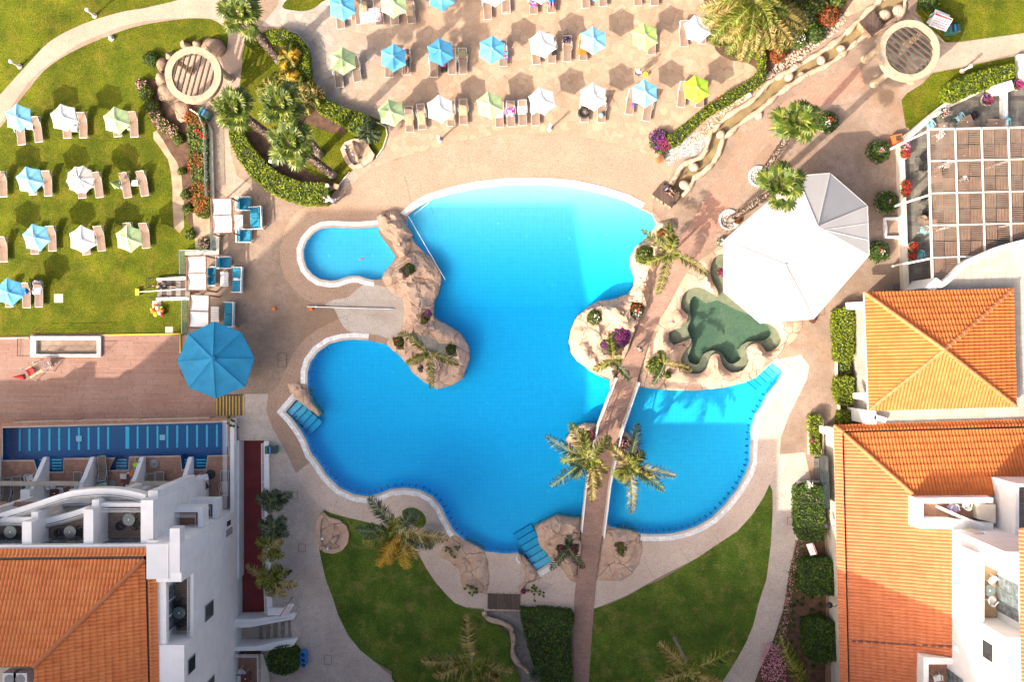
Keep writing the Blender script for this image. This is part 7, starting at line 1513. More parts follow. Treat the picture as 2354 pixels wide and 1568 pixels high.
# curved white wall and paved roof terrace
body = empty('restaurant_block', (P(2150, 800).x, P(2150, 800).y, 0)); bo = body.location; tag(body, 'low white restaurant building with a curved parapet and a tiled pyramid roof', 'building')
flat = [(2150, 664)] + [p for p in arc_pts[3:]] + [(2440, 545), (2440, 975), (2003, 975), (2003, 940), (1997, 700), (2085, 672)]
prismD(flat, 0, 3.5).build('flat_roof', M['paver'], body, bo)
L_ = Wd([(2140, 660)] + arc_pts[2:], 4.1); mb = MB(); mb.strip(L_, -.12, .18, 3.45, 4.1); mb.build('curved_parapet', M['white'], body, bo); mb = MB(); mb.strip(L_, -.15, .0, 4.1, 4.16); mb.build('parapet_capping', M['cream'], body, bo)
prismD([(2125, 662), (2152, 638), (2168, 650), (2150, 668)], 0, 4.0).build('wall', M['white'], body, bo)
pe = [P(x, y, 4.3) for x, y in t(3, 1, '735,450 1760,425 1780,1235 765,1262')]; ap = P(*t1(3, 1, 1285, 845), 6.7)
for i in range(4): tiled([pe[i-1], pe[i], ap], .245, .50, .05, 'roof_slope', 'roof', body, bo)
for p in pe: ridge(p+Vector((0, 0, .05)), ap+Vector((0, 0, .06)), body, bo, .15, .5)
mb = MB(); [mb.bar(pe[i-1]-Vector((0, 0, .10)), pe[i]-Vector((0, 0, .10)), .05, .2) for i in range(4)]; mb.build('eaves_board', M['white'], body, bo)
prismD([(2000, 690), (2310, 682), (2318, 925), (2008, 928)], 3.5, 4.15, 4.15).build('roof_base', M['white'], body, bo)
for D4 in (t(3, 1, '615,520 735,512 735,568 620,566'), t(3, 1, '665,1145 750,1140 750,1195 668,1182')): prismD(D4, 2.9, 3.2).build('canopy_beam', M['white'], body, bo)
prismD(t(3, 1, '750,1265 815,1265 818,1358 752,1358'), 0, 3.9).build('pier', M['white'], body, bo)
MB().box(*P(*t1(3, 1, 845, 1320), 3.9)[:2], 3.5, .9, .35, .4, -.3).build('air_conditioner', M['wplast'], body, bo)
lay('restaurant_terrace', t(3, 1, '660,560 750,560 770,1390 680,1390'), .035, M['gravel'], 1)
def chairp(D, rz, z0, mat, label, group=None, name='plastic_chair'):
    p = P(*D, z0+.5); root = empty(name, (p.x, p.y, z0), rz); tag(root, label, 'chair', group)
    mb = MB(); mb.prism([(-.24, -.24), (.24, -.24), (.27, .18), (-.27, .18)], .42, .45); mb.build('seat', M[mat], root)
    mb = MB(); vs = []
    for j in range(4):
        for i in range(7): a = R(-60+20*i); vs.append((math.sin(a)*.30, .02+math.cos(a)*(.22+.04*j), .44+.13*j))
    mb.add(vs, [(7*j+i, 7*j+i+1, 7*j+8+i, 7*j+7+i) for j in range(3) for i in range(6)]); mb.build('backrest', M[mat], root, fixn=False)
    for s in (-1, 1): MB().bar((s*.28, -.2, .64), (s*.28, .2, .66), .058, .03).build('armrest', M[mat], root)
    for a in (-.23, .23):
        for b in (-.22, .2): MB().tube([(a, b, .43), (a*1.2, b*1.25, 0)], .02, 5).build('leg', M[mat], root)
def tablep(D, z0, mat, label, w=.7, l=.7, rz=0, round_=False, name='table'):
    p = P(*D, z0+.72); root = empty(name, (p.x, p.y, z0), rz); tag(root, label, 'table')
    (MB().lathe([(w/2, .70), (w/2, .73)], 24) if round_ else MB().box(0, 0, .7, w, l, .03)).build('table_top', M[mat], root); MB().lathe([(.05, .73), (.05, .76), (.02, .76)], 10).build('ashtray', M['wplast'], root)
    for a in (-1, 1):
        for b in (-1, 1): MB().tube([(a*w*.3, b*l*.3, .7), (a*w*.36, b*l*.36, 0)], .02, 5).build('leg', M['black'], root)
G = lambda X, Y: g(X, Y)
for (D, rz, m_, lab) in [(g(560, 45), .6, 'lteal', 'pale teal chair at the corner of the restaurant pergola'), (t1(3, 0, 1395, 810), .6, 'lteal', 'pale teal chair beside the brown table north of the pergola'), (t1(3, 0, 1710, 845), 0, 'tealp', 'teal chair half under the pergola edge'), (g(500, 318), -1.0, 'black', 'uppermost black chair west of the pergola'), (g(490, 405), -1.6, 'black', 'black chair facing the red flower tubs'), (g(495, 660), -1.0, 'black', 'black chair beside the middle pergola strut'), (g(520, 790), -1.4, 'black', 'black chair just under the west pergola beam'), (g(482, 858), -.4, 'brownf', 'brown chair above the pale teal chair'), (g(505, 945), -.3, 'lteal', 'pale teal chair west of the pergola'), (g(470, 1155), .2, 'tealp', 'deep teal chair beside the lowest red flower tub'),
     (g(700, 380), .4, 'wplast', 'white chair seen through the upper pergola slats'), (g(840, 520), .4, 'wplast', 'white chair seen through the middle pergola slats'), (t1(3, 1, 718, 710), 0, 'lteal', 'upper teal chair beside the bright hedge'), (t1(3, 1, 718, 745), 3.1, 'tealp', 'second teal chair beside the bright hedge'), (t1(3, 1, 718, 1045), 0, 'lteal', 'third teal chair beside the bright hedge'), (t1(3, 1, 718, 1100), 3.1, 'tealp', 'lowest teal chair beside the bright hedge'), (g(640, 130), .6, 'wplast', 'white chair under the first pergola cell'), (t1(3, 0, 1485, 800), -.8, 'black', 'black chair right of the brown table')]:
    chairp(D, rz, .01, m_, lab)
for D, rz, lab, w, l in [(t1(3, 0, 1445, 840), .4, 'brown square table north of the pergola', .9, .9), (t1(3, 0, 1285, 868), .2, 'low round beige table beside the corner teal chair', .8, .5), (t1(3, 0, 1645, 850), 0, 'dark table with an ashtray north of the pergola', 1.3, .7), (g(600, 480), .2, 'brown table under the second pergola row', 1.0, 1.0), (g(850, 300), .2, 'brown table under the pergola', 1.0, 1.0), (g(850, 590), .2, 'brown table under the third pergola row', 1.0, 1.0), (g(560, 900), .1, 'table under the west edge of the pergola', 1.0, .8)]:
    tablep(D, .01, 'taupe', lab, w, l, rz)
patio_wall = t(3, 0, '1640,562 1560,600 1420,672 1300,725 1180,815 1060,920 1000,960 992,1040 1000,1300 1010,1568') + t(3, 1, '1015,200 1025,430')
wallline('patio_wall', patio_wall, .45, .55, 'cream', 'cream capped low wall curving round the restaurant patio')
wallline('patio_wall', t(3, 0, '1815,370 1820,560 1705,600 1710,865'), .4, .5, 'whitecop', 'white tiled low wall at the top right patio', 'wall'); wallline('plot_kerb', t(3, 0, '995,1505 880,1508 885,1568') + t(3, 1, '885,68 1000,66'), .22, .3, 'whitecop', 'white tiled frame of the square paved plot', 'kerb')
for i, (c, r, x, y, fm, rr) in enumerate([(3, 0, 1015, 1010, 'pinkf', .42), (3, 0, 1015, 1060, 'redf', .42), (3, 0, 1022, 1275, 'redf', .42), (3, 0, 1018, 1325, 'redf', .4), (3, 1, 1072, 130, 'redf', .38), (3, 1, 1065, 195, 'redf', .36), (3, 0, 1280, 768, 'whitef', .5), (3, 0, 1585, 685, 'purple', .5), (3, 0, 1790, 583, 'magenta', .45)]):
    bush(t1(c, r, x, y), rr, .7, ['pink geranium tub on the patio wall below the orange planter', 'red geranium tub directly below the pink one on the patio wall', 'upper of two joined red geranium tubs by the middle pergola strut', 'lower of two joined red geranium tubs by the middle pergola strut', 'red geranium above the deep teal chair', 'red geranium left of the deep teal chair', 'tub of white, red and purple flowers on the patio wall', 'tub of purple flowers inside the patio', 'tub of magenta flowers beside the white cupboard'][i], 'bush', [(fm, 0, 0, rr*.95, 150), ('redf' if i in (6, 7) else 'magenta' if i == 0 else fm, .1, -.15, rr*.6, 60)], name='flower_tub', cat='flowers', pot=True, z0=.3 if i < 6 else 0, size=.07, n=130)

# ------------------------------------------------------------------ right hotel wing
hb = empty('hotel_wing', (P(2060, 1300).x, P(2060, 1300).y, 0)); ho = hb.location; tag(hb, 'white hotel wing on the right with long orange lean-to roofs', 'building')
ox = lambda y: 1917 + (y-978)*.0255
prismD([(1922, 986), (2440, 972), (2440, 1760), (1944, 1760)], 0, 3.45, 2.6).build('wall', M['cream'], hb, ho)
# outer eaves strip, dark gutter, main slopes
A0 = P(ox(978), 978, 3.6); A1 = P(2440, 963, 3.6); N1 = P(2440, 978, 4.0); N0 = P(ox(978)+20, 993, 4.0); W1 = P(ox(1760), 1760, 3.6); W0 = P(ox(1760)+18, 1760, 4.0)
tiled([A0, A1, N1, N0], .245, .42, .045, 'eaves_roof', 'roof', hb, ho); tiled([A0, N0, W0, W1], .245, .42, .045, 'eaves_roof', 'roof2', hb, ho)
I0 = P(ox(978)+22, 996, 3.75); I1 = P(2440, 983, 3.75); K0 = P(2110, 1147, 5.65); K1 = P(2440, 1136, 5.65); J1 = P(ox(1760)+21, 1760, 3.75)
tiled([I0, I1, K1, K0], .245, .50, .05, 'roof_slope', 'roof', hb, ho); 
nW = (K0-I0).cross(J1-I0).normalized(); nW = nW if nW.z > 0 else -nW
def onW(x, y):
    z = 5.0
    for _ in range(12): p = P(x, y, z); z = I0.z - (nW.x*(p.x-I0.x) + nW.y*(p.y-I0.y))/nW.z
    return P(x, y, z)
tiled([I0, K0, onW(2126, 1760), J1], .245, .50, .05, 'roof_slope', 'roof2', hb, ho)
tiled([onW(2108, 1215), onW(2196, 1219), onW(2204, 1512), onW(2116, 1512)], .245, .50, .05, 'roof_slope', 'roof2', hb, ho)
gut = MB(); gut.bar(P(ox(978)+19, 994, 3.72), P(2440, 980, 3.72), .3, .05); gut.bar(P(ox(978)+20, 990, 3.72), P(ox(1760)+19, 1760, 3.72), .3, .05); gut.build('gutter', M['black'], hb, ho)
ridge(I0+Vector((0, 0, .08)), K0+Vector((0, 0, .08)), hb, ho, .15, .5); ridge(A0+Vector((0, 0, .04)), N0+Vector((0, 0, .06)), hb, ho, .13, .4)
cr = MB(); a, b = onW(1955, 1474), onW(2195, 1488); cr.bar(a+Vector((0, 0, .05)), b+Vector((0, 0, .05)), .14, .08); cr.build('roof_gutter', M['rosew'], hb, ho)
# corner terrace
zt = 6.7; q = lambda s, z: Wd(t(3, 2, s), z)
for nm, s in (('parapet', '1095,303 1625,298 1625,337 1095,337'), ('parapet', '1095,337 1143,337 1143,512 1095,508'), ('parapet', '1143,442 1350,446 1350,517 1143,512')):
    prismD(t(3, 2, s), 3.8, zt).build(nm, M['white'], hb, ho)
prismD(t(3, 2, '1143,337 1560,337 1560,445 1143,442'), 5.2, 5.85, 5.85).build('terrace_floor', M['terratile'], hb, ho)
mb = MB(); mb.strip(q('1275,375 1400,432 1560,490', 6.9), -.09, .09, 5.8, 6.9); mb.build('divider_wall', M['white'], hb, ho)
prismD(t(3, 2, '1350,446 1625,470 1625,520 1350,517'), 3.8, 6.4).build('parapet', M['white'], hb, ho)
X0 = 30.6; HT = 13.4
boxw(34, 34.25, -13.1, -9.64, 3, 8.3).build('upper_wall', M['white'], hb, ho); boxw(34.25, 60, -9.9, -9.64, 3, 8.3).build('upper_wall', M['white'], hb, ho)
boxw(34.25, 60, -13.1, -9.9, 3, 7.3).build('balcony_floor', M['wooddeck'], hb, ho)
boxw(X0, 60, -14.5, -13.1, 3, HT).build('upper_wall', M['white'], hb, ho); boxw(X0, 60, -18.4, -14.5, 3, 9.3).build('upper_wall', M['white'], hb, ho)
boxw(X0+.2, 32.2, -18.35, -14.55, 9.3, 9.42).build('balcony_floor', M['tan'], hb, ho); boxw(X0, X0+.18, -18.4, -14.5, 9.3, 10.45).build('balcony_parapet', M['white'], hb, ho)
boxw(32.2, 60, -18.4, -14.5, 9.3, HT-.3).build('upper_wall', M['white'], hb, ho); boxw(X0, 60, -48, -18.4, 3, HT).build('upper_wall', M['white'], hb, ho)
f = boxw(32.12, 32.2, -17.9, -15.4, 9.45, 12.2).build('window', M['wplast'], hb, ho)
for k in range(3): boxw(32.08, 32.13, -17.85+.8*k, -17.1+.8*k, 9.5, 12.1).build('pane', M['shutter'], f, ho - Vector((0, 0, 0)))
f = boxw(X0-.03, X0+.02, -20.6, -19.3, 10.6, 12.0).build('window', M['wplast'], hb, ho); boxw(X0-.06, X0-.03, -20.5, -19.4, 10.7, 11.9).build('pane', M['window'], f, ho)
tr = [P(2342, 1215, HT+.05), P(2460, 1212, HT+1.6), P(2462, 1800, HT+1.6), P(2352, 1800, HT+.05)]; tiled(tr, .245, .42, .05, 'upper_roof', 'roof2', hb, ho)
for s in ('1143,1402 1385,1410 1440,1470 1440,1500 1380,1450 1178,1450 1178,1700 1143,1700', '1415,1470 1455,1500 1455,1700 1415,1700'): prismD(t(3, 2, s), 3.6, 6.6).build('parapet', M['white'], hb, ho)
prismD(t(3, 2, '1170,1445 1425,1445 1425,1700 1170,1700'), 5.2, 5.75, 5.75).build('terrace_floor', M['terratile'], hb, ho)
w = P(*t1(3, 2, 1305, 1460), 5.8); f = boxw(w.x, w.x+.08, w.y-6, w.y-.1, 5.76, 8.2).build('window', M['wplast'], hb, ho); [boxw(w.x-.04, w.x, w.y-1.2*k-1.2, w.y-1.2*k-.15, 5.8, 8.1).build('pane', M['shutter'], f, ho) for k in range(4)]
mb = MB(); mb.bar(P(*t1(3, 2, 1360, 1335), 7.0), P(*t1(3, 2, 1600, 1470), 9.0), .35, .4); mb.build('wall_coping', M['white'], hb, ho)
prismD(t(3, 2, '1500,678 1700,705 1640,740 1560,715'), 8, 10.4).build('parapet', M['white'], hb, ho)
for D, rz, z, m_, lab in [(t1(3, 2, 1620, 870), .8, 9.42, 'wplast', 'upper white chair on the sunlit balcony of the right wing'), (t1(3, 2, 1615, 1010), 2.4, 9.42, 'wplast', 'lower white chair on the sunlit balcony of the right wing'), (t1(3, 2, 1355, 375), .3, 5.85, 'wplast', 'white chair with draped towels on the corner terrace'), (t1(3, 2, 1240, 1545), .2, 5.75, 'wplast', 'white chair on the bottom terrace of the right wing'), (t1(3, 2, 1440, 350), 2.9, 5.85, 'wplast', 'white chair beside the yellow towel on the corner terrace')]: chairp(D, rz, z, m_, lab)
tablep(t1(3, 2, 1600, 940), 9.42, 'dglass', 'round glass table on the sunlit balcony', .75, .75, 0, True)
towel(3, 2, 1345, 370, .5, .8, .9, 'lilac', 'pale towel draped on the corner terrace chair', 6.35, .08); towel(3, 2, 1465, 372, .35, .25, .1, 'gacid', 'small yellow-green towel on the corner terrace', 5.9, .02)
prismD(t(3, 2, '395,25 438,25 440,180 398,180'), 0, .3).build('porch_slab', M['slate'], hb, ho)
gw = MB(); gw.bar(P(*t1(3, 2, 452, 0), 1.5), P(*t1(3, 2, 466, 365), 1.5), .06, 2.0); gw.build('glass_front', M['window'], hb, ho)
for s in ('440,1372 525,1395 525,1445 440,1420',): prismD(t(3, 1, s), 2.6, 3.1).build('canopy_beam', M['white'], hb, ho)

for s, z in (('1500,545 1560,540 1575,690 1500,680', 8.2), ('1380,1060 1408,1075 1412,1180 1384,1170', 7.2), ('1515,340 1640,345 1640,475 1515,445', 6.5)): prismD(t(3, 2, s), 5, z).build('wall_pier', M['cream'], hb, ho)
# ------------------------------------------------------------------ bridge over the pool
lft = t(2, 2, '470,1900 470,1568 475,1000 490,880 515,700 530,520 548,350 565,190') + t(2, 1, '640,1372 700,1210 770,1038 815,925 870,800 920,680 985,570 1040,450 1110,325 1185,200 1290,0')
rgt = t(2, 2, '570,1900 575,1568 612,1065 627,870 650,680 667,560 690,380 712,200') + t(2, 1, '785,1430 845,1250 908,1068 945,940 1000,780 1060,640 1125,530 1180,430 1250,320 1330,220 1450,60')
zb = [.02, .02, .03, .10, .25, .45, .55, .60, .60, .58, .50, .35, .22, .12, .08, .05, .035, .03, .02]
bc = P(1385, 1050); bc.z = 0; br = empty('footbridge', bc); tag(br, 'long pink paved footbridge crossing the middle of the pool', 'footbridge')
mb = MB(); n = len(zb); vs = []
for i in range(n):
    a, b = P(*lft[i], zb[i]), P(*rgt[i], zb[i]); vs += [tuple(a), tuple(b), (a.x, a.y, zb[i]-.25), (b.x, b.y, zb[i]-.25)]
fs = []
for i in range(n-1):
    k = 4*i; fs += [(k, k+1, k+5, k+4), (k+2, k+6, k+7, k+3), (k, k+4, k+6, k+2), (k+1, k+3, k+7, k+5)]
mb.add(vs, fs); mb.build('walkway', M['brick2'], br, bc)
for nm, line, sgn in (('left', lft, -1), ('right', rgt, 1)):
    seg = [P(*line[i], zb[i]) for i in range(5, 11)]; k = MB(); 
    for a, b in zip(seg, seg[1:]): k.bar(a+Vector((sgn*.06, 0, .0)), b+Vector((sgn*.06, 0, 0)), .16, .18)
    k.build('edge_kerb', M['beige'], br, bc); k = MB(); 
    for h in (1.0,): [k.tube([a+Vector((sgn*.08, 0, h)), b+Vector((sgn*.08, 0, h))], .045, 6) for a, b in zip(seg, seg[1:])]
    for h in (.35, .65): [k.tube([a+Vector((sgn*.08, 0, h)), b+Vector((sgn*.08, 0, h))], .016, 5) for a, b in zip(seg, seg[1:])]
    k.build('handrail', M['wplast'], br, bc)
    for a, b in zip(seg, seg[1:]):
        for f in (0, .5): q_ = a.lerp(b, f); MB().tube([q_+Vector((sgn*.08, 0, 0)), q_+Vector((sgn*.08, 0, 1.0))], .025, 5).build('post', M['steel'], br, bc)
# ================================================================== lower left: deck, lap pool, hotel wing
deck = empty('timber_deck', tuple(P(200, 870)[:2]) + (0,)); dz = deck.location; tag(deck, 'terracotta timber deck with a yellow edge between the lawn and the lap pool', 'deck')
dD = [(-300, 776), (70, 776), (70, 768), (414, 767), (414, 800), (415, 862), (497, 908), (497, 957), (0, 968), (-300, 972)]
hole = t(0, 1, '245,778 668,778 668,876 245,876')
poly = ccw(Wd(dD, .06)); hl = ccw(Wd(hole, .06))
o = sheet('deck_boards', poly, [hl], .06, M['deck'], False); o.parent = deck; o.data.transform(Matrix.Translation(-dz))
mb = MB(); mb.strip(Wd(t(0, 1, '695,745 1242,735 1242,870'), .1), -.05, .05, .0, .11); mb.build('yellow_edge', M['yellow'], deck, dz)
mb = MB(); mb.strip(Wd(t(0, 1, '-300,768 200,765'), .1), -.08, .08, .0, .1); mb.build('edge_coping', M['beige'], deck, dz)
# stairwell sunk in the deck
sw = empty('stairwell', tuple(P(150, 797)[:2]) + (0,)); so = sw.location; tag(sw, 'stairwell with white kerb and black railing sunk into the deck', 'stairs')
for nm, s in (('side_kerb', '208,752 692,752 692,778 208,778'), ('side_kerb', '208,876 692,876 692,893 208,893'), ('side_kerb', '208,778 245,778 245,876 208,876'), ('side_kerb', '668,778 692,778 692,876 668,876')): prismD(t(0, 1, s), -.2, .28).build(nm, M['white'], sw, so)
for k in range(10):
    x0 = 245+42.3*k; prismD(t(0, 1, '%f,778 %f,778 %f,876 %f,876' % (x0, x0+42.3, x0+42.3, x0)), -2.2, -.05-.16*(9-k) , 0).build('step', M['gravel'], sw, so)
def railing(name, pts, h, parent, origin, mat='black', n=None, rails=(1.0, .5), r_=.022, mesh_=False):
    mb = MB()
    for a, b in zip(pts, pts[1:]):
        a, b = Vector(a), Vector(b)
        for f in rails: mb.tube([a+Vector((0, 0, h*f)), b+Vector((0, 0, h*f))], r_ if f == 1.0 else r_*.6, 5)
        k = max(1, int((b-a).length/1.1))
        for i in range(k+1): q = a.lerp(b, i/k); mb.tube([q, q+Vector((0, 0, h))], r_, 5)
        if mesh_:
            k = int((b-a).length/.11)
            for i in range(k): q = a.lerp(b, i/k); mb.tube([q, q+Vector((0, 0, h))], .006, 3)
    return mb.build(name, M[mat], parent, origin)
railing('railing', [P(*q, .28) for q in t(0, 1, '692,760 168,768 165,885 692,885')], .95, sw, so, 'black', mesh_=True)
# yellow edged steps right of the deck
ys = empty('yellow_edged_steps', tuple(P(527, 935)[:2]) + (0,)); yo = ys.location; tag(ys, 'short flight of steps with yellow nosings at the deck corner', 'steps')
prismD(t(0, 1, '1490,1155 1680,1150 1678,1300 1492,1300'), .0, .03).build('treads', M['dkwood'], ys, yo)
for k in range(8): 
    x = 1493+22*k; prismD(t(0, 1, '%d,1165 %d,1165 %d,1298 %d,1298' % (x, x+5, x+5, x)), .03, .05).build('nosing', M['yellow'], ys, yo)
prismD(t(0, 1, '1674,1160 1680,1160 1680,1300 1674,1300'), .0, .08).build('nosing', M['yellow'], ys, yo)
# lawn stairs with railing and the shower post
ls = empty('lawn_stairs', tuple(P(392, 664)[:2]) + (0,)); lo_ = ls.location; tag(ls, 'short stairs with white kerbs leading from the lawn to the cabanas', 'stairs')
for s in ('1080,345 1280,338 1280,362 1080,366', '1078,482 1305,482 1305,502 1075,505'): prismD(t(0, 1, s), 0, .3).build('side_kerb', M['white'], ls, lo_)
for k in range(7): x = 1085+32*k; prismD(t(0, 1, '%d,366 %d,366 %d,482 %d,482' % (x, x+32, x+32, x)), 0, .03+.04*k).build('step', M['dkwood'] if k % 2 else M['gravel'], ls, lo_)
railing('railing', [P(*q, .1) for q in t(0, 1, '1275,350 1080,352 1042,352 1042,415 1085,415')], .95, ls, lo_, 'black'); railing('railing', [P(*q, .1) for q in t(0, 1, '1050,488 1300,480')], .95, ls, lo_, 'black')
sp = P(*t1(0, 1, 955, 448), 0); root = empty('shower_post', (sp.x, sp.y, 0)); tag(root, 'white pole with a yellow foot lying toward the lawn stairs', 'pole'); MB().tube([P(*t1(0, 1, 960, 446), .3), P(*t1(0, 1, 1280, 425), 1.6)], .035, 6).build('pole', M['wplast'], root, root.location); MB().box(sp.x, sp.y, 0, .28, .5, .28).build('foot', M['yellow'], root, root.location)
# lifeguard style play frame and red chair on the deck
root = empty('high_chair', tuple(P(*t1(0, 1, 245, 985), 1.0)[:2]) + (0,), .5); tag(root, 'tall wooden lifeguard frame with a red seat on the deck', 'lifeguard chair')
MB().box(0, 0, 1.15, 1.05, .8, .05).build('platform', M['tan'], root); mb = MB(); mb.box(-.15, -.05, 1.45, .5, .45, .05); mb.bar((-.4, .18, 1.45), (.1, .18, 1.45), .05, .5); mb.build('seat', M['redp'], root)
for a in (-.5, .5):
    for b in (-.38, .38): MB().bar((a, b, 1.9 if b > 0 else 1.2), (a*1.5, b*1.5, .06), .05, .05).build('leg', M['wplast'], root)
mb = MB(); [mb.bar((.75, -.3, .2+.25*k), (.75-.06*k, .3, .2+.25*k), .04, .04) for k in range(4)]; mb.build('ladder', M['wplast'], root)
rp = P(*t1(0, 1, 155, 1030), 1.4); root = empty('folded_parasol', (rp.x, rp.y, .06)); tag(root, 'folded dark red parasol beside the lifeguard frame', 'parasol'); MB().tube([(0.9, .1, 0), (.4, .02, 1.5), (-.35, 0, 2.0)], .025).build('pole', M['alu'], root)
mb = MB(); [mb.add([(-.45, 0, 2.05), (.3+.05*math.cos(a*3), .22*math.cos(a), 1.6+.2*math.sin(a)), (.3, .22*math.cos(a+.9), 1.6+.2*math.sin(a+.9))], [(0, 1, 2)]) for a in [k*.785 for k in range(8)]]; mb.build('canopy', M['redp'], root, fixn=False)
root = empty('inflatable_pile', tuple(P(*t1(0, 1, 1085, 580), .3)[:2]) + (0,)); tag(root, 'pile of orange, yellow and green inflatables beside the lawn stairs', 'inflatables')
for i, (x, y, m_, r_) in enumerate([(-.3, 0, 'orange', .22), (-.1, -.2, 'yellow', .24), (.15, -.1, 'wplast', .2), (.3, .1, 'orange', .22), (.35, -.25, 'redp', .16), (0, .25, 'wplast', .2), (-.15, .45, 'orange', .18), (.3, .3, 'gacid', .12), (-.45, .15, 'yellow', .15), (.1, .05, 'orange', .2)]): MB().ico((x, y, .25), r_, 2, (1, .8, .9), .1, i).build('inflatable', M[m_], root, smooth=True)
# glass fences
def glassfence(line, label, h=1.1, closed=False):
    pts = [P(*q, 0) for q in line]; c = pts[0].copy(); root = empty('glass_fence', c); tag(root, label, 'fence')
    for a, b in zip(pts, pts[1:]):
        k = max(1, round((b-a).length/1.6))
        for i in range(k):
            p, q_ = a.lerp(b, i/k+.01), a.lerp(b, (i+1)/k-.01); mb = MB(); mb.bar(p+Vector((0, 0, h*.52)), q_+Vector((0, 0, h*.52)), .02, h*.9); mb.build('glass_panel', M['glass'], root, c)
            MB().bar(p, p+Vector((0, 0, h)), .045, .045).build('post', M['steel'], root, c)
    mb = MB(); [mb.tube([a+Vector((0, 0, h)), b+Vector((0, 0, h))], .03, 6) for a, b in zip(pts, pts[1:])]; mb.build('handrail', M['steel'], root, c)
wallline('white_wall', t(0, 0, '1350,775 1405,820 1450,900 1462,1370'), .32, .25, 'cream', 'pale wall under the glass fence along the garden path'); glassfence(t(0, 0, '1345,775 1400,812 1437,900 1450,1370'), 'long glass fence between the red hedge strip and the path')
wallline('white_wall', t(0, 1, '1500,20 1500,172 1275,178'), .3, .25, 'cream', 'L-shaped pale wall at the corner of the glass fence'); glassfence(t(0, 1, '1488,20 1488,165 1272,168 1276,330'), 'L-shaped glass fence at the corner beside the pink flowers'); glassfence(t(0, 1, '1288,500 1290,740'), 'short glass fence beside the lowest cabana')
# low level: floors
for nm, D_, z_, m_ in (('lower_yard', [(-900, 960), (545, 960), (545, 2200), (-900, 2200)], -1.62, 'gravel'), ('red_path', [(530, 1000), (620, 1000), (620, 1440), (530, 1440)], -1.5, 'red')): sheet(nm, ccw(Wd(D_, z_)), [], z_, M[m_])
mb = MB(); m = len(low_W); mb.add([(a, b, -.002) for a, b in low_W] + [(a, b, -1.7) for a, b in low_W], [(i, m+i, m+(i+1) % m, (i+1) % m) for i in range(m)]); o = mb.build('retaining_wall', M['white'], fixn=False); o['kind'] = 'structure'
# lap pool
lapW = ccw(Wd(lap_c, -.3)); tW = ccw(Wd([(-300, 964), (531, 956), (533, 1200), (-300, 1200)], -.2))
basin('lap_pool', lapW, lambda x, y: 1.35, M['ptiled'], M['ptiled'], None, step=2.0, top=-.2)
q = MB(); q.prism(offset_loop(lapW, .03), -2.0, -.42); o = q.build('lap_pool_water', M['wdark']); o['kind'] = 'structure'
sheet('pool_terrace', tW, [lapW], -.2, M['terratile'])
st = MB()
for x in (130, 197, 265, 335, 402, 470, 538, 605, 673, 740, 866, 943, 1012, 1080, 1148, 1216, 1285, 1353, 1421, 1490, 1560):
    w_ = 26 if x == 866 else 13; dy = (x-130)*-.022; st.prism(Wd(t(0, 1, '%f,%f %f,%f %f,%f %f,%f' % (x, 1392+dy, x+w_, 1392+dy, x+w_, 1545+dy, x, 1545+dy)), -1.35), -1.35, -1.335)
for x0 in (84, 263, 416):
    for k in range(4):
        a = (x0+4, 1056+7*k); st.prism(Wd([a, (a[0]+24, a[1]), (a[0]+24, a[1]+3), (a[0], a[1]+3)], -.9), -.9, -.88); st.prism(Wd([(a[0]+32, a[1]), (a[0]+54, a[1]), (a[0]+54, a[1]+3), (a[0]+32, a[1]+3)], -.9), -.9, -.88)
o = st.build('lap_pool_lane_stripes', M['plane'], fixn=True); o['kind'] = 'structure'
st = MB()
for x0 in (84, 263, 416): st.prism(Wd([(x0, 1054), (x0+64, 1053), (x0+58, 1079), (x0+6, 1079)], -.95), -1.34, -.95)
o = st.build('lap_pool_steps', M['ptiled']); o['kind'] = 'structure'
cp = MB(); cp.strip(lapW, -.12, .0, -.19, None, True); o = cp.build('lap_pool_coping', M['beige'], fixn=False); o['kind'] = 'structure'
for i, (x, y) in enumerate(t(0, 1, '545,1458 1121,1450')):
    p = P(x, y, -1.3); o = MB().box(0, 0, -.02, .42, .42, .05).build('pool_drain', M['canvas']); o.location = (p.x, p.y, -1.3); tag(o, ['pale square drain on the left of the lap pool floor', 'green square drain on the right of the lap pool floor'][i], 'drain')
# lattice fence between deck and lap pool
lf = empty('lattice_fence', tuple(P(200, 966)[:2]) + (0,)); lfo = lf.location; tag(lf, 'light lattice screen running along the deck above the lap pool', 'fence')
L = [P(*q, .05) for q in t(0, 1, '140,1335 560,1325 1000,1316 1480,1306')]; mb = MB()
for a, b in zip(L, L[1:]):
    mb.tube([a+Vector((0, 0, 1.15)), b+Vector((0, 0, 1.15))], .03, 5); k = int((b-a).length/.42)
    for i in range(k):
        p, q_ = a.lerp(b, i/k), a.lerp(b, (i+1)/k); mb.tube([p+Vector((0, 0, .05)), q_+Vector((0, 0, 1.15))], .012, 4); mb.tube([q_+Vector((0, 0, .05)), p+Vector((0, 0, 1.15))], .012, 4)
mb.build('lattice', M['beige'], lf, lfo)
for a in L: MB().tube([a, a+Vector((0, 0, 1.2))], .04, 6).build('post', M['wood'], lf, lfo)

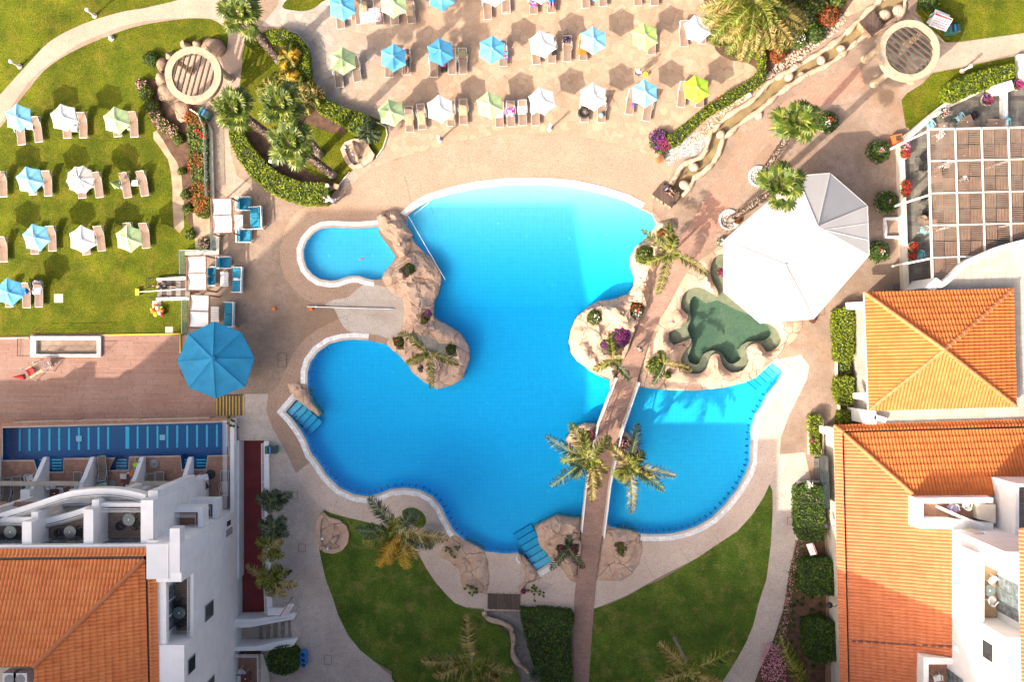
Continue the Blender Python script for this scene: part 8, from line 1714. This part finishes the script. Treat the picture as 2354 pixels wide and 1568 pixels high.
# ------------------------------------------------------------------ left hotel wing
ha = empty('hotel_wing', (-30.0, -20.0, 0)); ao = ha.location; tag(ha, 'white hotel wing at the lower left with curved balconies and an orange hipped roof', 'building')
S = lambda nm, b, m_='white', par=None: b.build(nm, M[m_], par or ha, ao)
XE = -21.1
S('wall', boxw(-60, -22.7, -48, -13.35, -1.6, 10.9)); S('wall', boxw(-22.7, XE, -15.4, -12.9, -1.6, 11.7)); S('wall', boxw(-22.7, XE, -19.6, -15.4, -1.6, 8.5)); S('wall', boxw(-22.7, XE, -48, -19.6, -1.6, 11.2))
S('wall', boxw(XE-.3, XE, -12.9, -5.9, -1.6, .65)); S('wall', boxw(-23.6, -22.72, -13.36, -12.92, -1.6, 10.88)); S('wall', boxw(XE-.05, XE+.12, -18.3, -5.9, -1.55, -.2))
# side balcony recess
S('balcony_floor', boxw(-22.6, XE-.2, -19.5, -15.5, 8.5, 8.6), 'wooddeck'); S('balcony_parapet', boxw(XE-.2, XE+.02, -19.6, -15.4, 8.5, 9.55))
rl = MB(); [rl.tube([(XE-.1-.1*k, -19.5, 9.75), (XE-.1-.1*k, -15.5, 9.75)], .02, 5) for k in range(3)]; S('railing', rl, 'wplast')
f = S('window', boxw(-22.72, -22.62, -19.2, -16.2, 8.65, 10.9), 'wplast'); [S('pane', boxw(-22.62, -22.58, -19.1+1.0*k, -18.25+1.0*k, 8.7, 10.8), 'shutter', f) for k in range(3)]
for y, z0, z1, w_ in ((-17.2-1.6, 5.6, 7.2, 1.0), (-21.3, 9.3, 10.5, .9), (-24.2, 5.4, 6.8, 1.0)):
    f = S('window', boxw(XE, XE+.04, y-w_/2-.08, y+w_/2+.08, z0-.08, z1+.08), 'grey'); S('pane', boxw(XE+.04, XE+.06, y-w_/2, y+w_/2, z0, z1), 'window', f)
S('vent', boxw(XE, XE+.05, -13.75, -13.4, 1.6, 2.4), 'black'); S('vent', boxw(XE, XE+.05, -14.5, -14.0, 1.2, 2.6), 'grey')
S('roof_ledge', boxw(-23.3, -21.9, -15.2, -12.95, 11.7, 11.78), 'canvas')
# stacked corner balconies
for z in (2.8, 5.9):
    S('balcony_floor', boxw(-25.9, -21.45, -13.28, -11.82, z-.2, z), 'terratile'); S('balcony_parapet', boxw(-26.0, -21.4, -11.85, -11.5, z-.25, z+1.0)); S('balcony_parapet', boxw(-21.7, -21.37, -12.88, -11.53, z-.23, z+1.01))
    rl = MB(); [rl.tube([(-26, -11.95-.1*k, z+1.18), (-21.8, -11.95-.1*k, z+1.18), (-21.8, -12.85, z+1.18)], .018, 5) for k in range(3)]; S('railing', rl, 'wplast')
# upper balconies with dividers
xs = (-23.7, -27.5, -31.5, -35.5, -39.5, -43.5); fr_ = (-10.9, -11.5, -12.3, -12.5, -12.4, -12.3)
for i, x in enumerate(xs):
    w_ = .8 if i == 0 else .62; S('divider_wall', boxw(x-w_/2, x+w_/2, -13.4, fr_[i]-(-.55), -.2, 10.7)); S('divider_wall', boxw(x-w_/2+.08, x+w_/2-.08, fr_[i]+.55, fr_[i]+1.0, 2.6, 9.7))
    if i < 5:
        yf = min(fr_[i], fr_[i+1])+.35; S('balcony_floor', boxw(xs[i+1]+.3, x-.3, -13.35, yf, 8.2, 8.5), 'wooddeck')
        if i == 0: S('balcony_parapet', boxw(xs[1], x, -11.0, -10.75, 8.2, 9.5)); rl = MB(); [rl.tube([(xs[1], -11.1-.1*k, 9.7), (x, -11.1-.1*k, 9.7)], .02, 5) for k in range(3)]; S('railing', rl, 'wplast')
        f = S('window', boxw(xs[i+1]+.5, x-.5, -13.38, -13.3, 8.52, 10.7), 'grey')
        for k in range(4): w2 = (x-.6-(xs[i+1]+.6))/4; S('pane', boxw(xs[i+1]+.6+w2*k+.04, xs[i+1]+.6+w2*(k+1)-.04, -13.3, -13.27, 8.6, 10.6), 'shutter', f)
        S('middle_floor', boxw(xs[i+1]+.3, x-.3, -13.35, -11.4, 5.2, 5.4), 'terratile')
def arcbeam(s, z, w_, hh, par=None, rail=True):
    L = smooth_line(Wd([(a/6.0, 1001.7+b/6.0) for a, b in dd(s)], z), 5); mb = MB(); mb.strip(L, -w_/2, w_/2, z-hh, z); S('curved_balcony_front', mb)
    if rail: g_ = MB(); g_.strip(L, -w_/2-.28, -w_/2-.05, z-.1, z-.02); S('planter_groove', g_, 'grey'); g_ = MB(); [g_.tube([(p[0], p[1], z+.15) for p in [(a[0], a[1]+o) for a in L]], .02, 5) for o in (-w_/2, -w_/2-.12)]; S('railing', g_, 'wplast')
arcbeam('-500,1330 0,1115 250,1035 470,965 720,880 1000,800 1300,768 1560,768 1829,805 2000,855', 8.9, .35, .9)
arcbeam('560,985 780,920 1000,892 1250,900', 6.4, .35, 1.0); arcbeam('180,1080 420,1022 700,1005 950,1015 1180,1030', 6.0, .35, 1.0); arcbeam('-400,1030 -100,1010 150,1015 300,1030', 5.6, .3, 1.0)
arcbeam('-400,1150 0,1158 430,1160', 8.9, .35, .9); arcbeam('500,1210 700,1165 950,1100 1210,1015', 8.9, .35, .9)
# ground terrace dividers
for x in (-24.6, -28.3, -32.1, -35.7, -39.4):
    mb = MB(); pr = [(-8.9, -.2), (-8.9, .15), (-10.3, 1.5), (-10.6, 2.0), (-12.9, 2.6), (-12.9, -.2)]; vs = [(x-.16, y, z) for y, z in pr] + [(x+.16, y, z) for y, z in pr]; n_ = len(pr)
    mb.add(vs, [tuple(range(n_)), tuple(range(2*n_-1, n_-1, -1))] + [(i, (i+1) % n_, n_+(i+1) % n_, n_+i) for i in range(n_)]); S('terrace_divider', mb); S('terrace_divider', boxw(x-.55, x+.13, -12.86, -11.0, -.19, 2.65)); S('wall_lamp', boxw(x-.4, x-.15, -10.95, -10.7, 1.9, 2.2), 'lteal')
for x0, x1 in ((-39.4, -35.7), (-35.7, -32.1), (-28.3, -24.6)):
    aw = MB(); vs = []
    for i in range(13): 
        for j in range(2): vs.append((x0+(x1-x0)*i/12, -10.75+.35*j, 2.35-.12*math.sin(math.pi*i/12)+.02*j))
    aw.add(vs, [(2*i, 2*i+2, 2*i+3, 2*i+1) for i in range(12)]); aw.build('awning', M['beige'], ha, ao, fixn=False)
for k in range(5): f = S('window', boxw(-43+3.75*k, -39.8+3.75*k, -12.95, -12.88, -.2, 2.2), 'grey'); S('pane', boxw(-42.8+3.75*k, -41.5+3.75*k, -12.88, -12.85, -.1, 2.1), 'shutter', f)
S('wall', boxw(-60, -23.65, -13.33, -12.97, -1.6, 5.2))
rl = MB(); [rl.tube([(XE-.4-.09*k, -6.0, 1.15), (XE-.4-.09*k, -12.6, 1.15)], .018, 5) for k in range(4)]; S('railing', rl, 'wplast')
# roof
o = lambda s, z: [P(*q_, z) for q_ in t(0, 2, s)]
NE, NEi = P(*t1(0, 2, 1078, 645), 11.15), P(*t1(0, 2, 1015, 702), 11.45)
NW_, NWi = P(*t1(0, 2, -1500, 665), 11.15), P(*t1(0, 2, -1500, 728), 11.45); SE, SEi = P(*t1(0, 2, 1100, 1900), 11.15), P(*t1(0, 2, 1042, 1900), 11.45)
tiled([NE, NW_, NWi, NEi], .25, .42, .045, 'eaves_roof', 'roof3', ha, ao); tiled([NE, NEi, SEi, SE], .25, .42, .045, 'eaves_roof', 'roof3', ha, ao); ridge(NE, NEi, ha, ao, .14, .35)
mi = P(*t1(0, 2, 1000, 722), 11.2); hp = P(*t1(0, 2, 235, 1465), 13.9); mW = P(*t1(0, 2, -1500, 748), 11.2); hW = P(*t1(0, 2, -1500, 1475), 13.9); mS = P(*t1(0, 2, 1030, 1900), 11.2); hS = P(*t1(0, 2, 240, 1900), 13.9)
tiled([mi, hp, hW, mW], .25, .42, .05, 'roof_slope', 'roof3', ha, ao); tiled([mi, mS, hS, hp], .25, .42, .05, 'roof_slope', 'roof3', ha, ao); ridge(mi+Vector((0, 0, .08)), hp+Vector((0, 0, .08)), ha, ao, .16, .45, 'ridge')
gt = MB(); gt.bar(P(*t1(0, 2, 1012, 710), 11.16), P(*t1(0, 2, -1500, 736), 11.16), .35, .06); gt.bar(P(*t1(0, 2, 1012, 700), 11.16), P(*t1(0, 2, 1036, 1900), 11.16), .35, .06); S('gutter', gt, 'black')
prismD(t(0, 2, '-1500,640 1110,620 1145,640 1150,1900 1040,1900 1040,700 -1500,740'), 10.6, 11.05).build('roof_edge', M['white'], ha, ao)
S('chimney', prismD(t(0, 2, '1170,510 1240,510 1240,820 1172,820'), 11.0, 11.9), 'canvas')
# roof yard with cooling units
prismD(t(0, 2, '-1500,1470 235,1470 235,1900 -1500,1900'), 12.0, 12.3, 12.3).build('roof_yard', M['cream'], ha, ao)
for i, x in enumerate((70, 145)):
    p = P(*t1(0, 2, x, 1550), 13.0); u_ = empty('cooling_unit', (p.x, p.y, 12.3)); tag(u_, ['left air conditioning unit on the roof yard', 'right air conditioning unit on the roof yard'][i], 'air conditioner'); MB().box(0, 0, 0, .85, .8, .8).build('casing', M['canvas'], u_); MB().lathe([(.3, .8), (.3, .82), (.05, .83)], 18).build('fan_grille', M['grey'], u_)
# balcony furniture
chg = 'dark wicker chairs on the upper balconies'
for c, r, x, y, z, lab in [(0, 2, 888, 450, 8.5, 'the largest balcony'), (0, 2, 482, 535, 8.5, 'the middle balcony'), (0, 2, 70, 535, 8.5, 'the left cut-off balcony'), (0, 2, 1235, 1095, 8.6, 'the narrow east balcony')]:
    tablep(t1(c, r, x, y), z, 'dglass', 'round dark glass table on ' + lab, .82, .82, 0, True, 'round_table')
    pr = [(-45, 35, 2.2), (50, 35, -2.2)] if z == 8.5 else [(-10, -60, .3), (15, 60, 2.8)]
    if x == 482: pr = [(-60, 5, 1.57), (60, 5, -1.57)]
    for k, (dx, dy, rz) in enumerate(pr): chairp(t1(c, r, x+dx, y+dy), rz, z, 'wicker', ('left' if k == 0 else 'right') + ' dark wicker chair at the glass table on ' + lab if z == 8.5 else ('upper' if k == 0 else 'lower') + ' dark wicker chair at the glass table on ' + lab, chg, 'wicker_chair')
for x, y, rz, mt, lab in [(45, 250, 0, 'brownf', 'left brown lounger on the leftmost hotel terrace'), (118, 240, .1, 'brownf', 'right brown lounger on the leftmost hotel terrace'), (705, 100, .1, 'brownf', 'brown lounger with blue bag on the middle hotel terrace'), (1038, 220, 0, 'brownf', 'left brown lounger of the pair on the fourth hotel terrace'), (1100, 210, 0, 'brownf', 'right brown lounger of the pair on the fourth hotel terrace'), (1548, 200, 0, 'brownf', 'lounger with a pale rose cover on the right end terrace'), (535, 210, .05, 'brownf', 'brown lounger under a lime towel on the second hotel terrace'), (950, 110, -.1, 'brownf', 'brown lounger under an acid green cushion on the third hotel terrace')]:
    p = P(*t1(0, 2, x, y), .2); key = (mt, False); o_ = dup(LPRO[key], (p.x, p.y, -.2), rz+math.pi); tag(o_, lab, 'sun lounger', LH)
towel(0, 2, 1548, 235, .62, 1.1, 0, 'rosec', 'pale rose cover on the lounger of the right end terrace', .35, .03); towel(0, 2, 705, 225, .9, .6, .3, 'c_green', 'pale green towel heaped at the middle hotel terrace', .5, .15); towel(0, 2, 515, 255, .7, .5, .3, 'c_lime', 'lime towel on the second hotel terrace', .6, .12)
towel(0, 2, 945, 70, .6, .35, .3, 'gacid', 'acid green cushion on the third hotel terrace', .5, .08); towel(0, 2, 695, 188, .5, .4, 0, 'bluep', 'blue patterned bag on a terrace lounger', .4, .12); towel(0, 2, 850, 150, .5, .4, 0, 'whitef', 'white flowered cloth on the terrace table', .62, .06); towel(0, 2, 905, 135, .35, .25, .1, 'orange', 'orange towel on a terrace chair', .6, .05); towel(0, 2, 875, 225, .5, .6, .2, 't_dots', 'dark patterned towel on the third hotel terrace', .5, .08)
for x, y, lab in [(375, 270, 'dark square table on the second hotel terrace'), (865, 165, 'dark square table on the third hotel terrace'), (1225, 215, 'dark square table on the fourth hotel terrace'), (1402, 215, 'dark square table on the right end terrace')]: tablep(t1(0, 2, x, y), -.2, 'rosew', lab, .68, .68, .5 if x == 1402 else 0)
for x, y, rz, lab in [(1222, 268, 2.8, 'white plastic chair on the fourth hotel terrace'), (1360, 268, 3.0, 'lower white plastic chair on the right end terrace'), (1358, 165, .4, 'upper white plastic chair under a folded cloth on the right end terrace'), (415, 255, -1.5, 'white plastic chair right of the table on the second hotel terrace'), (360, 220, 1.4, 'white plastic chair against the wall on the second hotel terrace'), (900, 150, -1.5, 'white plastic chair with an orange towel on the third hotel terrace'), (200, 160, .2, 'white cushion chair under the awning of the leftmost terrace')]: chairp(t1(0, 2, x, y), rz, -.2, 'wplast', lab)
towel(0, 2, 1395, 160, .9, .45, .2, 'canvas', 'folded white parasol cloth on the right end terrace', 1.0, .12)
for x, y, r_, lab in [(1058, 65, .34, 'grey parasol base on the fourth hotel terrace'), (1447, 140, .36, 'dark parasol base on the right end terrace'), (765, 205, .3, 'round grey stool on the middle hotel terrace')]:
    p = P(*t1(0, 2, x, y)); o_ = MB().lathe([(r_, 0), (r_, .08), (.06, .12), (.05, .35), (.03, .36)], 20).build('umbrella_stand', M['grey' if x != 1447 else 'wicker']); o_.location = (p.x, p.y, -.2); tag(o_, lab, 'umbrella stand')
# white boundary wall with railing along the red path, stairs and patio
wallline('white_wall', t(0, 2, '1850,-30 1835,200') and dd('612,1015 613,1150 616,1300 620,1412'), .35, .3, 'white', 'white wall with railing between the red path and the gravel strip')
o_ = railing('white_railing', [P(*q, .3) for q in dd('608,1018 609,1150 612,1300 616,1405')], .85, None, None, 'wplast', rails=(1.0, .75, .5, .25)); tag(o_, 'white railing running along the east side of the red path', 'railing')
stn = empty('entrance_stairs', tuple(P(620, 1455)[:2]) + (0,)); sto = stn.location; tag(stn, 'grey stairs with white side walls climbing from the lower yard to the walkway', 'stairs')
V6 = lambda s: [(464.6 + a*.14185, 1379.1 + b*.14185) for a, b in dd(s)]
for k in range(9): x = 850+68*k; y0, y1_ = 450-10*k, 760-14*k; prismD(V6('%d,%d %d,%d %d,%d %d,%d' % (x, y0, x+58, y0-7, x+58, y1_-9, x, y1_)), -1.6, -1.25+.14*k, 0).build('step', M['walk' if k % 2 else 'gravel'], stn, sto)
prismD(V6('300,560 420,460 850,445 850,770 305,780'), -1.6, -1.35, 0).build('landing', M['walk'], stn, sto)
for s, z in (('430,400 750,400 1140,345 1470,290 1525,225 1525,240 1480,320 1140,385 760,455 420,460', .5), ('305,775 870,765 1200,690 1530,640 1540,650 1470,765 1010,835 960,830 480,840 305,900', .5)): prismD(V6(s), -1.6, z).build('side_wall', M['white'], stn, sto)
prismD(V6('540,325 830,320 1100,280 1320,250 1480,225 1520,228 1470,290 1140,345 750,400 430,400'), -1.6, .35).build('side_wall', M['white'], stn, sto)
rr_ = [P(*q, .6) for q in V6('440,425 750,425 1140,360 1450,310')]; railing('handrail', rr_, .3, stn, sto, 'wplast'); railing('handrail', [P(*q, .6) for q in V6('1030,810 1470,735')], .3, stn, sto, 'wplast')
pt = empty('corner_patio', tuple(P(560, 1540)[:2]) + (0,)); pto = pt.location; tag(pt, 'small terracotta patio with white railing at the bottom edge', 'patio')
prismD(V6('515,890 935,885 950,1900 520,1900'), -1.6, -.4, -.4).build('floor', M['terratile'], pt, pto); prismD(V6('330,1020 480,890 515,890 520,1900 330,1900'), -1.6, -.35).build('side_deck', M['wooddeck'], pt, pto)
prismD(V6('940,885 985,885 1085,1200 1085,1900 950,1900'), -1.6, .3).build('wall', M['cream'], pt, pto); railing('railing', [P(*q, .1) for q in V6('470,870 945,870 960,1900')], .9, pt, pto, 'wplast', rails=(1.0, .8, .6, .4))
chairp(V6('645,1190')[0], -.6, -.4, 'wplast', 'upper white chair on the bottom corner patio'); chairp(V6('600,1300')[0], 1.5, -.4, 'wplast', 'lower white chair on the bottom corner patio, cut by the edge'); tablep(V6('700,1290')[0], -.4, 'rosew', 'dark square table on the bottom corner patio')
# hotel blocks standing south of the frame: they throw the broad shade over the garden
tw = empty('hotel_tower', (-47, -38, 0)); two = tw.location; tag(tw, 'tall white hotel block standing south of the garden, outside the photo', 'building')
def block(x0, x1, y0, y1, h, par, org):
    boxw(x0, x1, y0, y1, -1.7, h).build('wall', M['white'], par, org); boxw(x0-.2, x1+.2, y0-.2, y1+.2, h+.003, h+.25).build('roof_slab', M['cream'], par, org)
    for j in range(int(h/3.1)):
        z = 1.0+3.1*j; mb = MB()
        for i in range(int((x1-x0-1)/3.2)): x = x0+1.2+3.2*i; mb.box(x+.9, y1+.02, z, 1.8, .06, 1.6)
        if mb.v: mb.build('window', M['window'], par, org)
block(-56.8, -37.1, -50, -27.2, 38.6, tw, two)
sb = empty('hotel_block', (-15, -38, 0)); tag(sb, 'long white hotel block south of the garden, outside the photo', 'building'); block(-36.8, -1.5, -50, -27.2, 20.2, sb, sb.location)
sb2 = empty('hotel_block', (10, -38, 0)); tag(sb2, 'lower white hotel block south-east of the garden, outside the photo', 'building'); block(-1.3, 29.5, -50, -28.5, 15.8, sb2, sb2.location)

# ================================================================== people
def person(label, D, rz, pose='stand', shirt='wplast', shorts='navy', hair='hair', z0=0.0, zref=.9, cap=None, sc=1.0):
    p = P(*D, z0+zref); root = empty('person', (p.x, p.y, z0), rz); root.scale = (sc,)*3; tag(root, label, 'person')
    if pose in ('stand', 'walk', 'bend'):
        w = .28 if pose == 'walk' else .05; ln = .45 if pose == 'bend' else .04
        J = dict(pel=(0, 0, .93), sp=(0, ln*.5, 1.18), ch=(0, ln, 1.38 - ln*.3), nk=(0, ln*1.15, 1.50-ln*.35), hd=(0, ln*1.3+.02, 1.62-ln*.42),
                 shL=(-.19, ln, 1.40-ln*.3), elL=(-.27, ln+.05+w*.4, 1.12-ln*.3), wrL=(-.27, ln+.22+w*.3, .92), shR=(.19, ln, 1.40-ln*.3), elR=(.28, ln-.02, 1.12-ln*.3), wrR=(.30, ln+.15, .90),
                 hpL=(-.10, 0, .90), knL=(-.11, w*.6+.03, .50), anL=(-.11, w, .08), toL=(-.12, w+.17, .03), hpR=(.10, 0, .90), knR=(.11, -w*.2+.03, .50), anR=(.11, -w, .08), toR=(.12, -w+.17, .03))
    elif pose == 'sit':
        J = dict(pel=(0, 0, .12), sp=(0, -.02, .36), ch=(0, .03, .58), nk=(0, .06, .70), hd=(0, .10, .84), shL=(-.18, .02, .58), elL=(-.26, .15, .36), wrL=(-.14, .35, .34), shR=(.18, .02, .58), elR=(.26, .15, .36), wrR=(.14, .35, .34),
                 hpL=(-.10, .02, .11), knL=(-.16, .42, .34), anL=(-.14, .60, .06), toL=(-.15, .76, .04), hpR=(.10, .02, .11), knR=(.16, .44, .30), anR=(.12, .66, .06), toR=(.13, .82, .04))
    else:
        J = dict(pel=(0, 0, .12), sp=(0, .24, .15), ch=(0, .44, .22), nk=(0, .56, .28), hd=(0, .70, .34), shL=(-.19, .44, .22), elL=(-.30, .22, .16), wrL=(-.26, .0, .14), shR=(.19, .44, .22), elR=(.30, .22, .16), wrR=(.26, 0, .14),
                 hpL=(-.10, -.03, .11), knL=(-.12, -.46, .15), anL=(-.11, -.88, .09), toL=(-.13, -.93, .22), hpR=(.10, -.03, .11), knR=(.12, -.46, .13), anR=(.12, -.88, .09), toR=(.14, -.93, .22))
    names = list(J); E = [('pel', 'sp'), ('sp', 'ch'), ('ch', 'nk'), ('nk', 'hd'), ('ch', 'shL'), ('shL', 'elL'), ('elL', 'wrL'), ('ch', 'shR'), ('shR', 'elR'), ('elR', 'wrR'), ('pel', 'hpL'), ('hpL', 'knL'), ('knL', 'anL'), ('anL', 'toL'), ('pel', 'hpR'), ('hpR', 'knR'), ('knR', 'anR'), ('anR', 'toR')]
    rad = dict(pel=.14, sp=.125, ch=.14, nk=.06, hd=.07, shL=.065, elL=.045, wrL=.03, shR=.065, elR=.045, wrR=.03, hpL=.095, knL=.06, anL=.04, toL=.035, hpR=.095, knR=.06, anR=.04, toR=.035)
    def skin(jn, edges, scale, grow=None, extra=()):
        me = bpy.data.meshes.new('b'); vv = [Vector(J[k]) for k in jn]; ee = [(jn.index(a), jn.index(b)) for a, b in edges]; rr = [rad[k]*scale for k in jn]
        for (par_, pts_, rs) in extra:
            last = jn.index(par_)
            for q, r_ in zip(pts_, rs): vv.append(Vector(q)); ee.append((last, len(vv)-1)); rr.append(r_); last = len(vv)-1
        me.from_pydata(vv, ee, []); ob = bpy.data.objects.new('b', me); C.objects.link(ob); md = ob.modifiers.new('s', 'SKIN'); 
        for i, r_ in enumerate(rr): me.skin_vertices[0].data[i].radius = (r_, r_*.85); me.skin_vertices[0].data[i].use_root = (i == 0)
        m2 = ob.modifiers.new('u', 'SUBSURF'); m2.levels = 1; m2.render_levels = 1
        dg = bpy.context.evaluated_depsgraph_get(); ev = ob.evaluated_get(dg); out = bpy.data.meshes.new_from_object(ev); bpy.data.objects.remove(ob); return out
    ex = []
    for s, sg in (('L', -1), ('R', 1)):
        w_ = Vector(J['wr'+s]); d = (w_-Vector(J['el'+s])).normalized(); x = d.cross(Vector((0, 0, 1))); x = x.normalized() if x.length > .1 else Vector((1, 0, 0)); palm = w_+d*.07
        for k in range(4): b = palm + x*(.012*(2*k-3)); ex.append(('wr'+s, [b, b+d*(.045+.008*(k in (1, 2))), b+d*.085+Vector((0, 0, -.02))], [.013, .009, .007]))
        ex.append(('wr'+s, [w_+d*.03+x*sg*.03, w_+d*.06+x*sg*.05], [.012, .008]))
    def link(me, nm, mt):
        me.name = nm; me.materials.clear(); me.materials.append(M[mt]); me.polygons.foreach_set('use_smooth', [True]*len(me.polygons)); o_ = bpy.data.objects.new(nm, me); C.objects.link(o_); o_.parent = root; return o_
    body = skin(names, E, 1.0, extra=ex)
    bm = bmesh.new(); bm.from_mesh(body); hd = Vector(J['hd']); nk = Vector(J['nk']); up = (hd-nk).normalized()
    r_ = bmesh.ops.create_icosphere(bm, subdivisions=2, radius=.1); bmesh.ops.transform(bm, matrix=Matrix.Translation(hd+up*.03) @ Matrix.Diagonal((.82, .98, 1.15, 1)), verts=r_['verts'])
    fwd = Vector((0, 1, 0)) if pose != 'lie' else Vector((0, -.3, 1)).normalized()
    for off, rad_, sc_ in ((fwd*.10, .018, 1), (fwd*.085+up*.03+Vector((.032, 0, 0)), .011, 1), (fwd*.085+up*.03-Vector((.032, 0, 0)), .011, 1), (Vector((.084, 0, 0)), .02, 1), (Vector((-.084, 0, 0)), .02, 1), (fwd*.088-up*.045, .015, 1)):
        r_ = bmesh.ops.create_icosphere(bm, subdivisions=1, radius=rad_); bmesh.ops.transform(bm, matrix=Matrix.Translation(hd+up*.03+off), verts=r_['verts'])
    bm.to_mesh(body); bm.free(); link(body, 'body', 'skin')
    if shirt: link(skin(['pel', 'sp', 'ch', 'shL', 'elL', 'shR', 'elR'], [('pel', 'sp'), ('sp', 'ch'), ('ch', 'shL'), ('shL', 'elL'), ('ch', 'shR'), ('shR', 'elR')], 1.22), 'shirt', shirt)
    link(skin(['pel', 'hpL', 'knL', 'hpR', 'knR'], [('pel', 'hpL'), ('hpL', 'knL'), ('pel', 'hpR'), ('hpR', 'knR')], 1.18), 'shorts', shorts)
    h = MB(); h.ico(tuple(hd+up*.055-fwd*.02), .1, 2, (.90, 1.04, 1.08)); h.build('hair', M[cap or hair], root, smooth=True)
person('attendant in a white shirt and dark shorts standing between the terrace parasols', t1(2, 0, 915, 500), -.5, 'stand', 'wplast', 'navy', 'greyh')
person('person in a white shirt stooping at the end of the long curved hedge', t1(1, 0, 560, 1385), 1.3, 'bend', 'wplast', 'grey', 'greyh')
person('child in a navy shirt sitting on the dark wooden platform over the stream', t1(2, 0, 1112, 1300), -2.2, 'sit', 'navy', 'navy', 'hair', .35, .4)
person('person in a patterned top and white shorts walking along the bridge path', t1(2, 1, 928, 830), 2.7, 'walk', 'navy', 'wplast', 'hair', .03)
person('person dressed in black lying on the lawn stairs', t1(0, 1, 1130, 412), 1.45, 'lie', 'black', 'black', 'hair', .3, .2)
person('sunbather with bare legs lying under the blue parasol', t1(1, 0, 1060, 418), 0.0, 'lie', None, 'black', 'hair', .38, .2)
person('sunbather on the blue towel at the top edge of the photo', t1(2, 0, 320, -22), 0.0, 'lie', None, 'bluep', 'hair', .42, .2)
thingy('yellow_bucket', 'yellow bucket and mop beside the attendant', 'bucket', t1(2, 0, 970, 512), .2, [('body', 'yellow', MB().lathe([(.14, 0), (.18, .28), (.17, .28)], 14)), ('handle', 'yellow', MB().tube([(-.17, 0, .27), (0, 0, .4), (.17, 0, .27)], .01, 4)), ('mop', 'tan', MB().tube([(0, 0, .1), (.35, .3, 1.1)], .015, 5))])
